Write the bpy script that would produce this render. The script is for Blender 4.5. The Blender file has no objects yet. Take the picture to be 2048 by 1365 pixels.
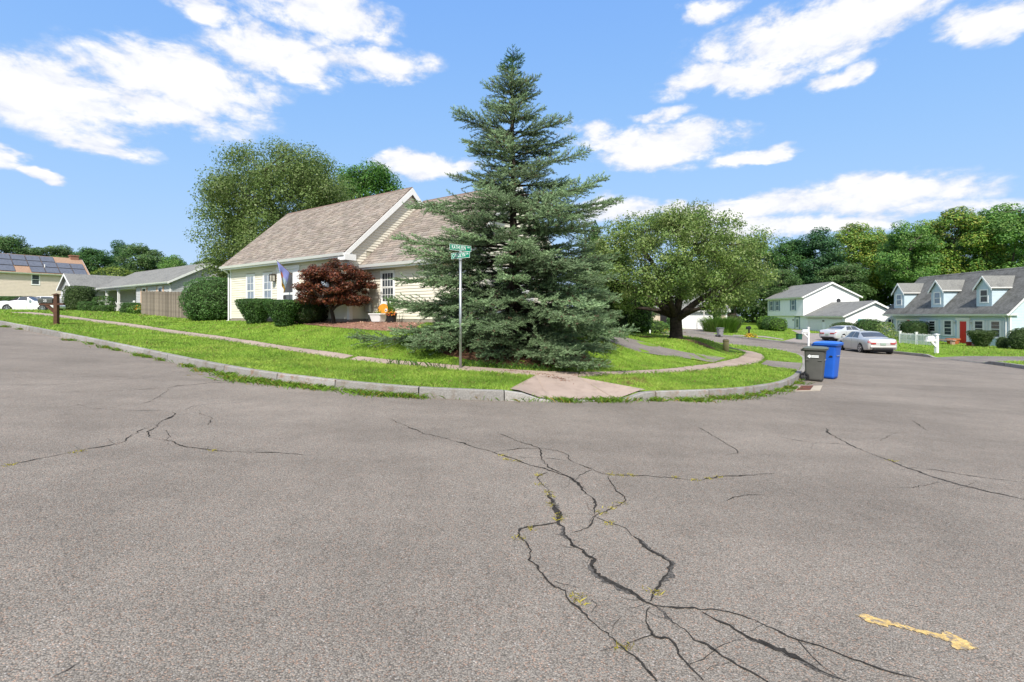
import bpy, math, random
import numpy as np
from mathutils import Vector, Matrix, geometry
random.seed(7); rng = np.random.default_rng(7)
scene = bpy.context.scene
C = scene.collection
# ------------------------------------------------------------------ camera
EYE, HOR, FPX = 1.55, 632.0, 1000.0          # eye height (m), horizon row and focal length in photograph pixels
cam = bpy.data.cameras.new('camera'); cam.sensor_width = 36.0
cam.lens = FPX/2048*36.0; cam.shift_y = (HOR-682.5)/2048; cam.clip_start = .05; cam.clip_end = 3000
camo = bpy.data.objects.new('camera', cam); C.objects.link(camo)
camo.location = (0, 0, EYE); camo.rotation_euler = (math.radians(90), 0, 0); scene.camera = camo
# ------------------------------------------------------------------ light
SUN_EL, SUN_AZ = 47.0, 186.0                 # azimuth clockwise from +Y (the way the camera looks)
sd = bpy.data.lights.new('sun', 'SUN'); sd.energy = 2.9; sd.angle = math.radians(3.0); sd.color = (1.0, .95, .87)
so = bpy.data.objects.new('sun', sd); C.objects.link(so)
_a, _e = math.radians(SUN_AZ), math.radians(SUN_EL)
sdir = Vector((math.sin(_a)*math.cos(_e), math.cos(_a)*math.cos(_e), math.sin(_e)))
so.rotation_euler = sdir.to_track_quat('Z', 'Y').to_euler(); so.location = sdir*60
scene.view_settings.view_transform = 'Standard'; scene.view_settings.look = 'None'
scene.view_settings.exposure = 1.12; scene.view_settings.gamma = 1.0; scene.view_settings.use_curve_mapping = False
scene.cycles.use_denoising = True
scene.cycles.max_bounces = 5; scene.cycles.diffuse_bounces = 3; scene.cycles.glossy_bounces = 2; scene.cycles.transmission_bounces = 2; scene.cycles.transparent_max_bounces = 8

# ------------------------------------------------------------------ sky: Nishita with a procedural layer of fair-weather cloud
def build_world():
    w = bpy.data.worlds.new('World'); scene.world = w; w.use_nodes = True
    nt = w.node_tree; N = nt.nodes; L = nt.links; N.clear()
    def nd(t, **k):
        n = N.new(t)
        for a, b in k.items(): setattr(n, a, b)
        return n
    def math_(op, a, b=None, c=None, clamp=False):
        n = nd('ShaderNodeMath', operation=op, use_clamp=clamp)
        for i, v in enumerate((a, b, c)):
            if v is None: continue
            if isinstance(v, (int, float)): n.inputs[i].default_value = v
            else: L.new(v, n.inputs[i])
        return n.outputs[0]
    sky = nd('ShaderNodeTexSky'); sky.sky_type = 'NISHITA'; sky.sun_disc = False
    sky.sun_elevation = math.radians(SUN_EL); sky.sun_rotation = math.radians(SUN_AZ)
    sky.air_density = .95; sky.dust_density = .3; sky.ozone_density = 3.0; sky.altitude = 60
    hs = nd('ShaderNodeHueSaturation'); hs.inputs['Saturation'].default_value = 1.0; hs.inputs['Value'].default_value = 1.0
    # soft shoulder on the sky's brightness, as a camera gives it
    def v3(op, a, b):
        n = nd('ShaderNodeVectorMath', operation=op)
        for i, v in enumerate((a, b)):
            if isinstance(v, tuple): n.inputs[i].default_value = v
            else: L.new(v, n.inputs[i])
        return n.outputs[0]
    L.new(v3('DIVIDE', v3('MULTIPLY', sky.outputs[0], (1.27, 2.17, 10.2)), v3('ADD', v3('MULTIPLY', sky.outputs[0], (.487, .714, 2.8)), (1, 1, 1))), hs.inputs['Color'])
    tc = nd('ShaderNodeTexCoord'); sp = nd('ShaderNodeSeparateXYZ'); L.new(tc.outputs['Generated'], sp.inputs[0])
    az = math_('ARCTAN2', sp.outputs[0], sp.outputs[1]); el = math_('ARCSINE', sp.outputs[2])
    zz = math_('ADD', math_('MAXIMUM', sp.outputs[2], 0.0), .16)
    cp = nd('ShaderNodeCombineXYZ'); L.new(math_('DIVIDE', sp.outputs[0], zz), cp.inputs[0]); L.new(math_('DIVIDE', sp.outputs[1], zz), cp.inputs[1])
    def noise(scale, detail, rough, vec, dist=0.0):
        n = nd('ShaderNodeTexNoise'); n.inputs['Scale'].default_value = scale; n.inputs['Detail'].default_value = detail
        n.inputs['Roughness'].default_value = rough; n.inputs['Distortion'].default_value = dist; L.new(vec, n.inputs['Vector']); return n
    ae = nd('ShaderNodeCombineXYZ'); L.new(az, ae.inputs[0]); L.new(math_('MULTIPLY', el, 1.9), ae.inputs[1])
    w1 = noise(5.0, 5, .6, ae.outputs[0])
    # warp the azimuth / elevation plane so that cloud edges come out ragged
    def vm(op, a, b=None):
        n = nd('ShaderNodeVectorMath', operation=op)
        for i, v in enumerate((a, b)):
            if v is None: continue
            if isinstance(v, tuple): n.inputs[i].default_value = v
            else: L.new(v, n.inputs[i])
        return n
    wv = vm('MULTIPLY', vm('SUBTRACT', w1.outputs['Color'], (.5, .5, .5)).outputs[0], (.22, .16, 0)).outputs[0]
    p = vm('ADD', ae.outputs[0], wv).outputs[0]
    blobs = [  # photograph column, row, half width, half height of each cloud bank, weight
        (90, 190, 270, 95, 1), (360, 160, 260, 95, 1), (300, 225, 230, 45, .9), (560, 110, 190, 70, .95), (740, 120, 150, 42, .9), (640, 20, 180, 70, 1.0),
        (400, 5, 110, 40, .8), (180, 280, 170, 32, .8), (0, 310, 60, 35, .7), (860, 328, 110, 36, 1.1), (1180, 268, 70, 36, .9),
        (1320, 290, 180, 52, 1.1), (1500, 318, 100, 20, .9), (1640, 60, 330, 80, 1.0), (1450, 150, 170, 42, .95), (1660, 148, 110, 28, .9),
        (1985, 50, 110, 55, .95), (1420, 15, 90, 40, .8), (1760, 395, 250, 46, 1.1), (1480, 420, 330, 38, 1.0), (1580, 455, 460, 30, .9), (1230, 420, 110, 40, .9),
        (1700, 440, 320, 26, .8), (60, 345, 60, 14, .7), (1330, 225, 80, 20, .6), (-260, 120, 260, 110, 1.0), (2330, 180, 220, 70, 1.0), (2350, 400, 220, 40, .9), (-250, 420, 220, 40, .9)]
    tot = None
    for (bx, by, rx, ry, wt) in blobs:
        a = (bx-1024)/FPX; b = (HOR-by)/FPX; r = math.sqrt(1+a*a)
        azc, elc = math.atan(a), math.atan(b/r)
        srx, sry = .9*rx/FPX/(1+a*a), .9*ry/FPX/r*math.cos(elc)**2
        d = vm('MULTIPLY', vm('SUBTRACT', p, (azc, elc*1.9, 0)).outputs[0], (1/srx, 1/(sry*1.9), 0)).outputs[0]
        ln = vm('LENGTH', d).outputs['Value']
        g = math_('MULTIPLY', math_('SUBTRACT', 1.25, ln, clamp=True), wt)
        tot = g if tot is None else math_('MAXIMUM', tot, g)
    # beyond the frame cloud goes on from noise, thickened for whiter ambient light
    deck = noise(.55, 4, .55, cp.outputs[0])
    away = nd('ShaderNodeMapRange'); away.inputs[1].default_value = 1.05; away.inputs[2].default_value = 1.35; L.new(math_('ABSOLUTE', az), away.inputs[0])
    high = nd('ShaderNodeMapRange'); high.inputs[1].default_value = .62; high.inputs[2].default_value = .8; L.new(el, high.inputs[0])
    dk = math_('MULTIPLY', math_('MULTIPLY', math_('SUBTRACT', deck.outputs[0], .42, clamp=True), 5.0), math_('MAXIMUM', away.outputs[0], high.outputs[0]))
    tot = math_('MAXIMUM', tot, dk)
    w2 = noise(11.0, 6, .62, ae.outputs[0], .3)
    w3 = noise(30.0, 4, .6, ae.outputs[0], .2)
    det = math_('ADD', math_('MULTIPLY', math_('SUBTRACT', w2.outputs[0], .5), 1.7), math_('MULTIPLY', math_('SUBTRACT', w3.outputs[0], .5), .75))
    dens = math_('ADD', tot, math_('MULTIPLY', det, math_('MINIMUM', math_('MULTIPLY', tot, 2.6), 1.0)))
    mk = nd('ShaderNodeMapRange', interpolation_type='SMOOTHSTEP'); mk.inputs[1].default_value = .12; mk.inputs[2].default_value = .72; L.new(dens, mk.inputs[0])
    # fuller cloud is whiter, thin cloud and undersides are a pale blue-grey
    sh = nd('ShaderNodeMapRange'); sh.inputs[1].default_value = .25; sh.inputs[2].default_value = 1.25
    offp = vm('ADD', ae.outputs[0], (0.0, .035, 0.0)).outputs[0]
    w4 = noise(11.0, 4, .6, offp, .3)
    L.new(math_('ADD', dens, math_('MULTIPLY', math_('SUBTRACT', w2.outputs[0], w4.outputs[0]), 1.5)), sh.inputs[0])
    cc = nd('ShaderNodeMix', data_type='RGBA'); L.new(sh.outputs[0], cc.inputs[0])
    cc.inputs[6].default_value = (2.75, 2.88, 3.25, 1); cc.inputs[7].default_value = (3.9, 3.88, 3.85, 1)
    mx = nd('ShaderNodeMix', data_type='RGBA'); L.new(mk.outputs[0], mx.inputs[0]); L.new(hs.outputs[0], mx.inputs[6]); L.new(cc.outputs[2], mx.inputs[7])
    bg = nd('ShaderNodeBackground'); bg.inputs[1].default_value = .135; L.new(mx.outputs[2], bg.inputs[0])
    out = nd('ShaderNodeOutputWorld'); L.new(bg.outputs[0], out.inputs[0])
build_world()

# ================================================================== helpers
def ss(a, b, x):
    t = np.clip((np.asarray(x, float)-a)/(b-a), 0, 1); return t*t*(3-2*t)
MATS = {}
def mat(name, col, rough=.8, var=.12, scale=6.0, bump=0.0, bscale=40.0, spec=.3, metal=0.0, attr=False, trans=0.0, coat=0.0, rand=0.0, col2=None, c2scale=3.0, c2lo=.5, c2hi=.65):
    """procedural surface: base colour varied by noise, optional second colour in patches, optional per-piece tint, bump"""
    if name in MATS: return MATS[name]
    m = bpy.data.materials.new(name); m.use_nodes = True; MATS[name] = m
    nt = m.node_tree; N = nt.nodes; L = nt.links; b = N['Principled BSDF']
    tc = N.new('ShaderNodeTexCoord')
    n1 = N.new('ShaderNodeTexNoise'); n1.inputs['Scale'].default_value = scale; n1.inputs['Detail'].default_value = 4; L.new(tc.outputs['Object'], n1.inputs['Vector'])
    mr = N.new('ShaderNodeMapRange'); mr.inputs[1].default_value = .3; mr.inputs[2].default_value = .7; mr.inputs[3].default_value = 1-var; mr.inputs[4].default_value = 1+var
    L.new(n1.outputs[0], mr.inputs[0])
    base = N.new('ShaderNodeRGB'); base.outputs[0].default_value = (*col, 1); src = base.outputs[0]
    if col2 is not None:
        n2 = N.new('ShaderNodeTexNoise'); n2.inputs['Scale'].default_value = c2scale; n2.inputs['Detail'].default_value = 6; n2.inputs['Roughness'].default_value = .65
        L.new(tc.outputs['Object'], n2.inputs['Vector'])
        m2 = N.new('ShaderNodeMapRange'); m2.inputs[1].default_value = c2lo; m2.inputs[2].default_value = c2hi; L.new(n2.outputs[0], m2.inputs[0])
        mx = N.new('ShaderNodeMix'); mx.data_type = 'RGBA'; L.new(m2.outputs[0], mx.inputs[0]); L.new(src, mx.inputs[6]); mx.inputs[7].default_value = (*col2, 1); src = mx.outputs[2]
    if attr:
        at = N.new('ShaderNodeAttribute'); at.attribute_name = 'Col'
        mx = N.new('ShaderNodeMix'); mx.data_type = 'RGBA'; mx.blend_type = 'MULTIPLY'; mx.inputs[0].default_value = 1; L.new(src, mx.inputs[6]); L.new(at.outputs['Color'], mx.inputs[7]); src = mx.outputs[2]
    vm = N.new('ShaderNodeVectorMath'); vm.operation = 'SCALE'; L.new(src, vm.inputs[0]); L.new(mr.outputs[0], vm.inputs['Scale']); src = vm.outputs[0]
    if rand:
        oi = N.new('ShaderNodeObjectInfo'); rr = N.new('ShaderNodeMapRange'); rr.inputs[3].default_value = 1-rand; rr.inputs[4].default_value = 1+rand; L.new(oi.outputs['Random'], rr.inputs[0])
        vr = N.new('ShaderNodeVectorMath'); vr.operation = 'SCALE'; L.new(src, vr.inputs[0]); L.new(rr.outputs[0], vr.inputs['Scale']); src = vr.outputs[0]
    L.new(src, b.inputs['Base Color']); b.inputs['Roughness'].default_value = rough; b.inputs['Specular IOR Level'].default_value = spec
    b.inputs['Metallic'].default_value = metal; b.inputs['Coat Weight'].default_value = coat
    if bump:
        n3 = N.new('ShaderNodeTexNoise'); n3.inputs['Scale'].default_value = bscale; n3.inputs['Detail'].default_value = 5; L.new(tc.outputs['Object'], n3.inputs['Vector'])
        bp = N.new('ShaderNodeBump'); bp.inputs['Strength'].default_value = bump; bp.inputs['Distance'].default_value = .02; L.new(n3.outputs[0], bp.inputs['Height']); L.new(bp.outputs[0], b.inputs['Normal'])
    if trans:
        tr = N.new('ShaderNodeBsdfTranslucent'); L.new(src, tr.inputs[0]); mxs = N.new('ShaderNodeMixShader'); mxs.inputs[0].default_value = trans
        L.new(b.outputs[0], mxs.inputs[1]); L.new(tr.outputs[0], mxs.inputs[2]); L.new(mxs.outputs[0], N['Material Output'].inputs[0])
    return m
def tag(o, label=None, cat=None, group=None, kind=None):
    if label: o['label'] = label
    if cat: o['category'] = cat
    if group: o['group'] = group
    if kind: o['kind'] = kind
    return o
def empty(name, loc=(0, 0, 0), rz=0.0, label=None, cat=None, group=None):
    o = bpy.data.objects.new(name, None); C.objects.link(o); o.location = loc; o.rotation_euler = (0, 0, rz); o.empty_display_size = .2
    return tag(o, label, cat, group)
def link(name, me, m, parent=None):
    o = bpy.data.objects.new(name, me); C.objects.link(o)
    if m is not None and not me.materials: me.materials.append(m)
    if parent is not None: o.parent = parent
    return o
def copy_tree(o, parent=None):
    c = o.copy(); C.objects.link(c); c.parent = parent
    for ch in list(o.children): copy_tree(ch, c)
    return c
def np_mesh(name, V, F, cols=None, smooth=False):
    """V (n,3); F (m,k) all faces with k corners; cols one colour per vertex"""
    V = np.asarray(V, np.float32); F = np.asarray(F, np.int32); k = F.shape[1]
    me = bpy.data.meshes.new(name); me.vertices.add(len(V)); me.vertices.foreach_set('co', V.ravel())
    me.loops.add(F.size); me.loops.foreach_set('vertex_index', F.ravel())
    me.polygons.add(len(F)); me.polygons.foreach_set('loop_start', np.arange(0, F.size, k, dtype=np.int32)); me.polygons.foreach_set('loop_total', np.full(len(F), k, np.int32))
    if smooth: me.polygons.foreach_set('use_smooth', np.ones(len(F), bool))
    me.update(calc_edges=True)
    if cols is not None:
        a = me.color_attributes.new('Col', 'FLOAT_COLOR', 'POINT'); cc = np.ones((len(V), 4), np.float32); cc[:, :3] = cols; a.data.foreach_set('color', cc.ravel())
    return me
class MB:
    """collects shapes that become one mesh"""
    def __init__(s): s.v = []; s.f = []
    def add(s, vs, fs):
        n = len(s.v); s.v += [tuple(float(q) for q in p) for p in vs]; s.f += [tuple(n+i for i in f) for f in fs]; return s
    def box(s, x0, x1, y0, y1, z0, z1):
        return s.add([(x0, y0, z0), (x1, y0, z0), (x1, y1, z0), (x0, y1, z0), (x0, y0, z1), (x1, y0, z1), (x1, y1, z1), (x0, y1, z1)],
                     [(0, 3, 2, 1), (4, 5, 6, 7), (0, 1, 5, 4), (1, 2, 6, 5), (2, 3, 7, 6), (3, 0, 4, 7)])
    def hexa(s, lo, hi):
        return s.add(list(lo)+list(hi), [(0, 3, 2, 1), (4, 5, 6, 7), (0, 1, 5, 4), (1, 2, 6, 5), (2, 3, 7, 6), (3, 0, 4, 7)])
    def bar(s, p0, p1, w, h, up=(0, 0, 1)):
        p0, p1 = Vector(p0), Vector(p1); d = (p1-p0).normalized(); a = d.cross(Vector(up))
        if a.length < 1e-4: a = d.cross(Vector((1, 0, 0)))
        a.normalize(); b = a.cross(d); q = [(-1, -1), (1, -1), (1, 1), (-1, 1)]
        return s.hexa([p0+a*(i*w/2)+b*(j*h/2) for i, j in q], [p1+a*(i*w/2)+b*(j*h/2) for i, j in q])
    def tube(s, pts, rad, n=8, caps=True):
        pts = [Vector(p) for p in pts]; rad = rad if isinstance(rad, (list, tuple)) else [rad]*len(pts)
        base = len(s.v); ref = None
        for i, p in enumerate(pts):
            d = (pts[min(i+1, len(pts)-1)]-pts[max(i-1, 0)]).normalized()
            if ref is None: ref = Vector((0, 0, 1)) if abs(d.z) < .9 else Vector((1, 0, 0))
            a = (ref-d*ref.dot(d))
            if a.length < 1e-5: a = d.orthogonal()
            a.normalize(); b = d.cross(a); ref = a
            for k in range(n):
                t = 2*math.pi*k/n; q = p+(a*math.cos(t)+b*math.sin(t))*rad[i]; s.v.append(tuple(q))
        for i in range(len(pts)-1):
            for k in range(n):
                s.f.append((base+i*n+k, base+i*n+(k+1) % n, base+(i+1)*n+(k+1) % n, base+(i+1)*n+k))
        if caps:
            s.f.append(tuple(base+k for k in reversed(range(n)))); s.f.append(tuple(base+(len(pts)-1)*n+k for k in range(n)))
        return s
    def loft(s, rings, caps=True):
        n = len(rings[0]); base = len(s.v)
        for r in rings: s.v += [tuple(p) for p in r]
        for i in range(len(rings)-1):
            for k in range(n):
                s.f.append((base+i*n+k, base+i*n+(k+1) % n, base+(i+1)*n+(k+1) % n, base+(i+1)*n+k))
        if caps:
            s.f.append(tuple(base+k for k in reversed(range(n)))); s.f.append(tuple(base+(len(rings)-1)*n+k for k in range(n)))
        return s
    def lathe(s, prof, n=16, c=(0, 0, 0)):
        return s.loft([[(c[0]+r*math.cos(2*math.pi*k/n), c[1]+r*math.sin(2*math.pi*k/n), c[2]+z) for k in range(n)] for r, z in prof])
    def prism(s, poly, y0, y1, plane='xz'):
        """outline poly extruded; plane 'xz' extrudes along y, 'xy' along z, 'yz' along x"""
        f = {'xz': lambda a, b, e: (a, e, b), 'xy': lambda a, b, e: (a, b, e), 'yz': lambda a, b, e: (e, a, b)}[plane]
        n = len(poly)
        vs = [f(a, b, y0) for a, b in poly]+[f(a, b, y1) for a, b in poly]
        return s.add(vs, [tuple(range(n)), tuple(reversed(range(n, 2*n)))]+[(i, i+n, (i+1) % n+n, (i+1) % n) for i in range(n)])
    def build(s, name, m, parent=None, smooth=False, bevel=0, seg=2):
        me = bpy.data.meshes.new(name); me.from_pydata(s.v, [], s.f); me.validate()
        import bmesh
        bm = bmesh.new(); bm.from_mesh(me); bmesh.ops.recalc_face_normals(bm, faces=bm.faces); bm.to_mesh(me); bm.free()
        if smooth:
            for p in me.polygons: p.use_smooth = True
        o = link(name, me, m, parent)
        if bevel:
            md = o.modifiers.new('bevel', 'BEVEL'); md.width = bevel; md.segments = seg; md.limit_method = 'ANGLE'
        return o
def BX(name, m, parent, *a, bevel=0): return MB().box(*a).build(name, m, parent, bevel=bevel)

# ================================================================== terrain
def R(x, y):
    """height of the road surface"""
    x = np.asarray(x, float); y = np.asarray(y, float); xr = np.clip(x, 0, 60)
    return np.where(x < 0, -.047*np.maximum(x, -28)-.034*np.minimum(0, x+28), -.05*xr+.0004*xr*xr)+.03*np.maximum(0, y-45)*ss(0, 14, x)
def chaikin(p, n=2):
    p = np.asarray(p, float)
    for _ in range(n):
        q = np.empty((2*len(p)-2, 2)); q[0::2] = .75*p[:-1]+.25*p[1:]; q[1::2] = .25*p[:-1]+.75*p[1:]; p = np.vstack([p[:1], q, p[-1:]])
    return p
CURB1 = chaikin([(-120, 91.8), (-60, 49), (-23.65, 23.1), (-19.4, 20.2), (-15.3, 17.35), (-11.9, 14.9), (-9.5, 13.15), (-7.6, 11.75), (-5.75, 10.5), (-4.3, 9.75), (-3.0, 9.3), (-2.2, 9.08), (-1.4, 9.0), (-.6, 9.02),
    (.1, 9.1), (.8, 9.24), (1.4, 9.42), (2.0, 9.64), (2.7, 9.9), (3.4, 10.2), (4.2, 10.6), (5.1, 11.15), (5.9, 11.8), (6.9, 12.75), (7.85, 13.95), (8.75, 15.2), (10.5, 18.0), (12.6, 21.4), (14.6, 24.9), (16.1, 28.5), (16.6, 32.6), (15.9, 36.7),
    (14.6, 41), (12, 47), (7, 54), (0, 61), (-10, 68), (-24, 74)], 2)
CURB2 = chaikin([(-24, 88), (-6, 79), (6, 70), (13, 64), (18, 59.6), (21, 56.6), (22.8, 53), (23.8, 49.5), (25.1, 46), (25.9, 41.5), (26.05, 36), (25.95, 32.5), (25.7, 30.3), (25.3, 27), (24.3, 23.6), (22.4, 20), (18, 14), (11, 5), (4, -6)], 2)
def proj(poly, x, y):
    """arc length and distance of points to a polyline"""
    x = np.atleast_1d(np.asarray(x, float)); y = np.atleast_1d(np.asarray(y, float))
    a = poly[:-1]; b = poly[1:]; ab = b-a; L2 = (ab**2).sum(1); cum = np.concatenate([[0], np.cumsum(np.sqrt(L2))])
    bs = np.zeros(x.shape); bd = np.full(x.shape, 1e9)
    for i in range(len(a)):
        t = np.clip(((x-a[i, 0])*ab[i, 0]+(y-a[i, 1])*ab[i, 1])/L2[i], 0, 1)
        d = np.hypot(x-a[i, 0]-t*ab[i, 0], y-a[i, 1]-t*ab[i, 1]); k = d < bd
        bd = np.where(k, d, bd); bs = np.where(k, cum[i]+t*math.sqrt(L2[i]), bs)
    return bs, bd
def arc(poly, p): return float(proj(poly, p[0], p[1])[0][0])
RAMP_S = (arc(CURB1, (.72, 9.2)), arc(CURB1, (2.05, 9.66)))
DRV_S = (arc(CURB1, (10.1, 17.3)), arc(CURB1, (12.9, 21.9)))
DRV2_S = (arc(CURB2, (25.75, 30.4)), arc(CURB2, (25.3, 26.9)))
DRV3_S = (arc(CURB2, (22.0, 54.8)), arc(CURB2, (19.2, 58.4)))
DRV4_S = (arc(CURB2, (26.0, 42.3)), arc(CURB2, (25.0, 46.2)))
def dip(s, rng_, tr): return ss(rng_[0]-tr, rng_[0], s)*(1-ss(rng_[1], rng_[1]+tr, s))
def curb_h(which, s):
    """how far the kerb stands above the road along its length"""
    if which == 1: k = np.maximum(dip(s, RAMP_S, .75), dip(s, DRV_S, .8)*.85)
    else: k = np.maximum(np.maximum(dip(s, DRV2_S, .8), dip(s, DRV3_S, .8)), dip(s, DRV4_S, .8))*.85
    return .18*(1-k)+.012*k
def PAD(x):
    x = np.asarray(x, float)
    return np.where(x < 0, 1.3, np.where(x < 4, 1.3-.14*x, np.maximum(.74-.075*(x-4), -1.5)))
def H1(x, y):
    sh = np.shape(x); s, d = proj(CURB1, x, y); r = R(np.atleast_1d(x), np.atleast_1d(y)); h = curb_h(1, s)
    base = r+h+(.18-h)*ss(.1, 1.7, d)+.02*np.minimum(d, 6)
    w = ss(2.9, 7.2, d)*np.where(np.atleast_1d(x) > 2, 1, 1); w = np.maximum(w, ss(3.0, 5.0, d)*ss(3, 7, np.atleast_1d(x)))
    z = base+np.maximum(0, PAD(np.atleast_1d(x))-base)*w*(1-ss(32, 46, np.atleast_1d(y)))
    return z.reshape(sh)
def H2(x, y):
    sh = np.shape(x); s, d = proj(CURB2, x, y); r = R(np.atleast_1d(x), np.atleast_1d(y)); h = curb_h(2, s)
    return (r+h+(.18-h)*ss(.1, 1.7, d)+.012*np.minimum(d, 8)).reshape(sh)
def h1(x, y): return float(H1(np.array([x]), np.array([y]))[0])
def h2(x, y): return float(H2(np.array([x]), np.array([y]))[0])
_T = np.concatenate([np.arange(1.5, 40, .02), np.arange(40, 130, .1)])
def G(px, py, f=R, dz=0.0):
    """ground point that a photograph pixel looks at"""
    a = (px-1024)/FPX; b = -(py-HOR)/FPX; g = EYE+b*_T-(f(a*_T, _T)+dz); i = int(np.argmax(g < 0)) if (g < 0).any() else len(_T)-1
    return (a*_T[i], _T[i])
def poly_sample(poly, s0, s1, step):
    seg = np.hypot(*(poly[1:]-poly[:-1]).T); cum = np.concatenate([[0], np.cumsum(seg)]); n = max(2, int(round((s1-s0)/step))+1)
    s = np.linspace(s0, s1, n); P = np.stack([np.interp(s, cum, poly[:, 0]), np.interp(s, cum, poly[:, 1])], 1)
    e = .05; T = np.stack([np.interp(s+e, cum, poly[:, 0])-np.interp(s-e, cum, poly[:, 0]), np.interp(s+e, cum, poly[:, 1])-np.interp(s-e, cum, poly[:, 1])], 1)
    T /= np.hypot(*T.T)[:, None]; return s, P, np.stack([-T[:, 1], T[:, 0]], 1)
def in_poly(poly, x, y):
    poly = np.asarray(poly); r = np.zeros(np.shape(x), bool); j = len(poly)-1
    for i in range(len(poly)):
        xi, yi = poly[i]; xj, yj = poly[j]
        if yi != yj: r ^= ((yi > y) != (yj > y)) & (x < (xj-xi)*(y-yi)/(yj-yi)+xi)
        j = i
    return r
def sheet(name, m, outline, hf, dz, step, parent=None, kind='structure', far=None):
    """triangulated surface inside an outline, draped on a height function"""
    o = np.asarray(outline, float); x0, y0 = o.min(0); x1, y1 = o.max(0)
    gx, gy = np.meshgrid(np.arange(x0, x1, step), np.arange(y0, y1, step)); gx = gx.ravel(); gy = gy.ravel()
    if far:
        D = np.hypot(gx, gy-10); k = (D < far) | ((np.round(gx/step) % 4 == 0) & (np.round(gy/step) % 4 == 0)); gx, gy = gx[k], gy[k]
    k = in_poly(o, gx, gy); gx, gy = gx[k], gy[k]
    pts = [Vector(p) for p in o]+[Vector((a, b)) for a, b in zip(gx, gy)]
    r = geometry.delaunay_2d_cdt(pts, [], [list(range(len(o)))], 1, 1e-4)
    V = np.array([(p.x, p.y) for p in r[0]]); F = np.array([f for f in r[2] if len(f) == 3])
    Z = hf(V[:, 0], V[:, 1])+dz
    ob = link(name, np_mesh(name, np.column_stack([V, Z]), F, smooth=True), m, parent)
    return tag(ob, kind=kind)

# ------------------------------------------------------------------ ground materials
def m_asphalt(name, tint=(.24, .213, .181), fine=1.0):
    m = bpy.data.materials.new(name); m.use_nodes = True; nt = m.node_tree; N = nt.nodes; L = nt.links; b = N['Principled BSDF']
    tc = N.new('ShaderNodeTexCoord'); P = tc.outputs['Object']
    def noise(sc, d=4, r=.6):
        n = N.new('ShaderNodeTexNoise'); n.inputs['Scale'].default_value = sc; n.inputs['Detail'].default_value = d; n.inputs['Roughness'].default_value = r; L.new(P, n.inputs['Vector']); return n.outputs[0]
    def rmp(src, a, b_, lo, hi):
        r = N.new('ShaderNodeMapRange'); r.inputs[1].default_value = a; r.inputs[2].default_value = b_; r.inputs[3].default_value = lo; r.inputs[4].default_value = hi; L.new(src, r.inputs[0]); return r.outputs[0]
    def mul(a, b_):
        n = N.new('ShaderNodeMath'); n.operation = 'MULTIPLY'; L.new(a, n.inputs[0]); L.new(b_, n.inputs[1]); return n.outputs[0]
    vo = N.new('ShaderNodeTexVoronoi'); vo.inputs['Scale'].default_value = 125*fine; L.new(P, vo.inputs['Vector'])
    vc = N.new('ShaderNodeSeparateColor'); L.new(vo.outputs['Color'], vc.inputs[0])
    stone = rmp(vc.outputs[0], 0, 1, .72, 1.28)                       # single stones of the aggregate, lighter and darker
    hole = rmp(vo.outputs['Distance'], .42, .8, 1.0, .5)
    tot = mul(mul(stone, hole), mul(rmp(noise(240*fine, 2), .3, .7, .8, 1.2), mul(rmp(noise(.35, 5, .62), .3, .7, .82, 1.15), rmp(noise(3.0, 5, .65), .3, .7, .92, 1.08))))
    mp = N.new('ShaderNodeMapping'); mp.inputs['Rotation'].default_value = (0, 0, .62); mp.inputs['Scale'].default_value = (.12, 1.1, 1); L.new(P, mp.inputs['Vector'])
    ns = N.new('ShaderNodeTexNoise'); ns.inputs['Scale'].default_value = 1.0; ns.inputs['Detail'].default_value = 5; L.new(mp.outputs[0], ns.inputs['Vector'])
    tot = mul(tot, rmp(ns.outputs[0], .32, .68, .9, 1.08))            # faint wear along the way cars go
    tot = mul(tot, rmp(noise(1.1, 3, .5), .66, .78, 1.0, .8))          # a few old stains
    base = N.new('ShaderNodeMix'); base.data_type = 'RGBA'; base.inputs[6].default_value = (*tint, 1); base.inputs[7].default_value = (tint[0]*1.25, tint[1]*1.0, tint[2]*.9, 1)
    L.new(rmp(vc.outputs[1], .80, .95, 0, 1), base.inputs[0])         # a few pink stones
    b2 = N.new('ShaderNodeMix'); b2.data_type = 'RGBA'; b2.inputs[7].default_value = (.42, .39, .36, 1); L.new(base.outputs[2], b2.inputs[6]); L.new(rmp(vc.outputs[2], .95, .985, 0, .55), b2.inputs[0])
    v = N.new('ShaderNodeVectorMath'); v.operation = 'SCALE'; L.new(b2.outputs[2], v.inputs[0]); L.new(tot, v.inputs['Scale'])
    L.new(v.outputs[0], b.inputs['Base Color']); b.inputs['Roughness'].default_value = .93; b.inputs['Specular IOR Level'].default_value = .2
    bp = N.new('ShaderNodeBump'); bp.inputs['Strength'].default_value = .7; bp.inputs['Distance'].default_value = .006; L.new(vo.outputs['Distance'], bp.inputs['Height']); bp.invert = True; L.new(bp.outputs[0], b.inputs['Normal'])
    return m
M_ROAD = m_asphalt('road_asphalt'); M_DRIVE = m_asphalt('driveway_asphalt', (.23, .21, .19), .8)
M_SOIL = mat('lawn_soil', (.14, .235, .025), .95, .3, 1.3, .4, 30, .1, col2=(.17, .15, .05), c2scale=.9, c2lo=.58, c2hi=.72)
M_CONC = mat('sidewalk_concrete', (.35, .275, .23), .9, .10, 1.2, .25, 90, .2, rand=.09, col2=(.25, .195, .16), c2scale=3.4, c2lo=.48, c2hi=.78)
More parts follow.
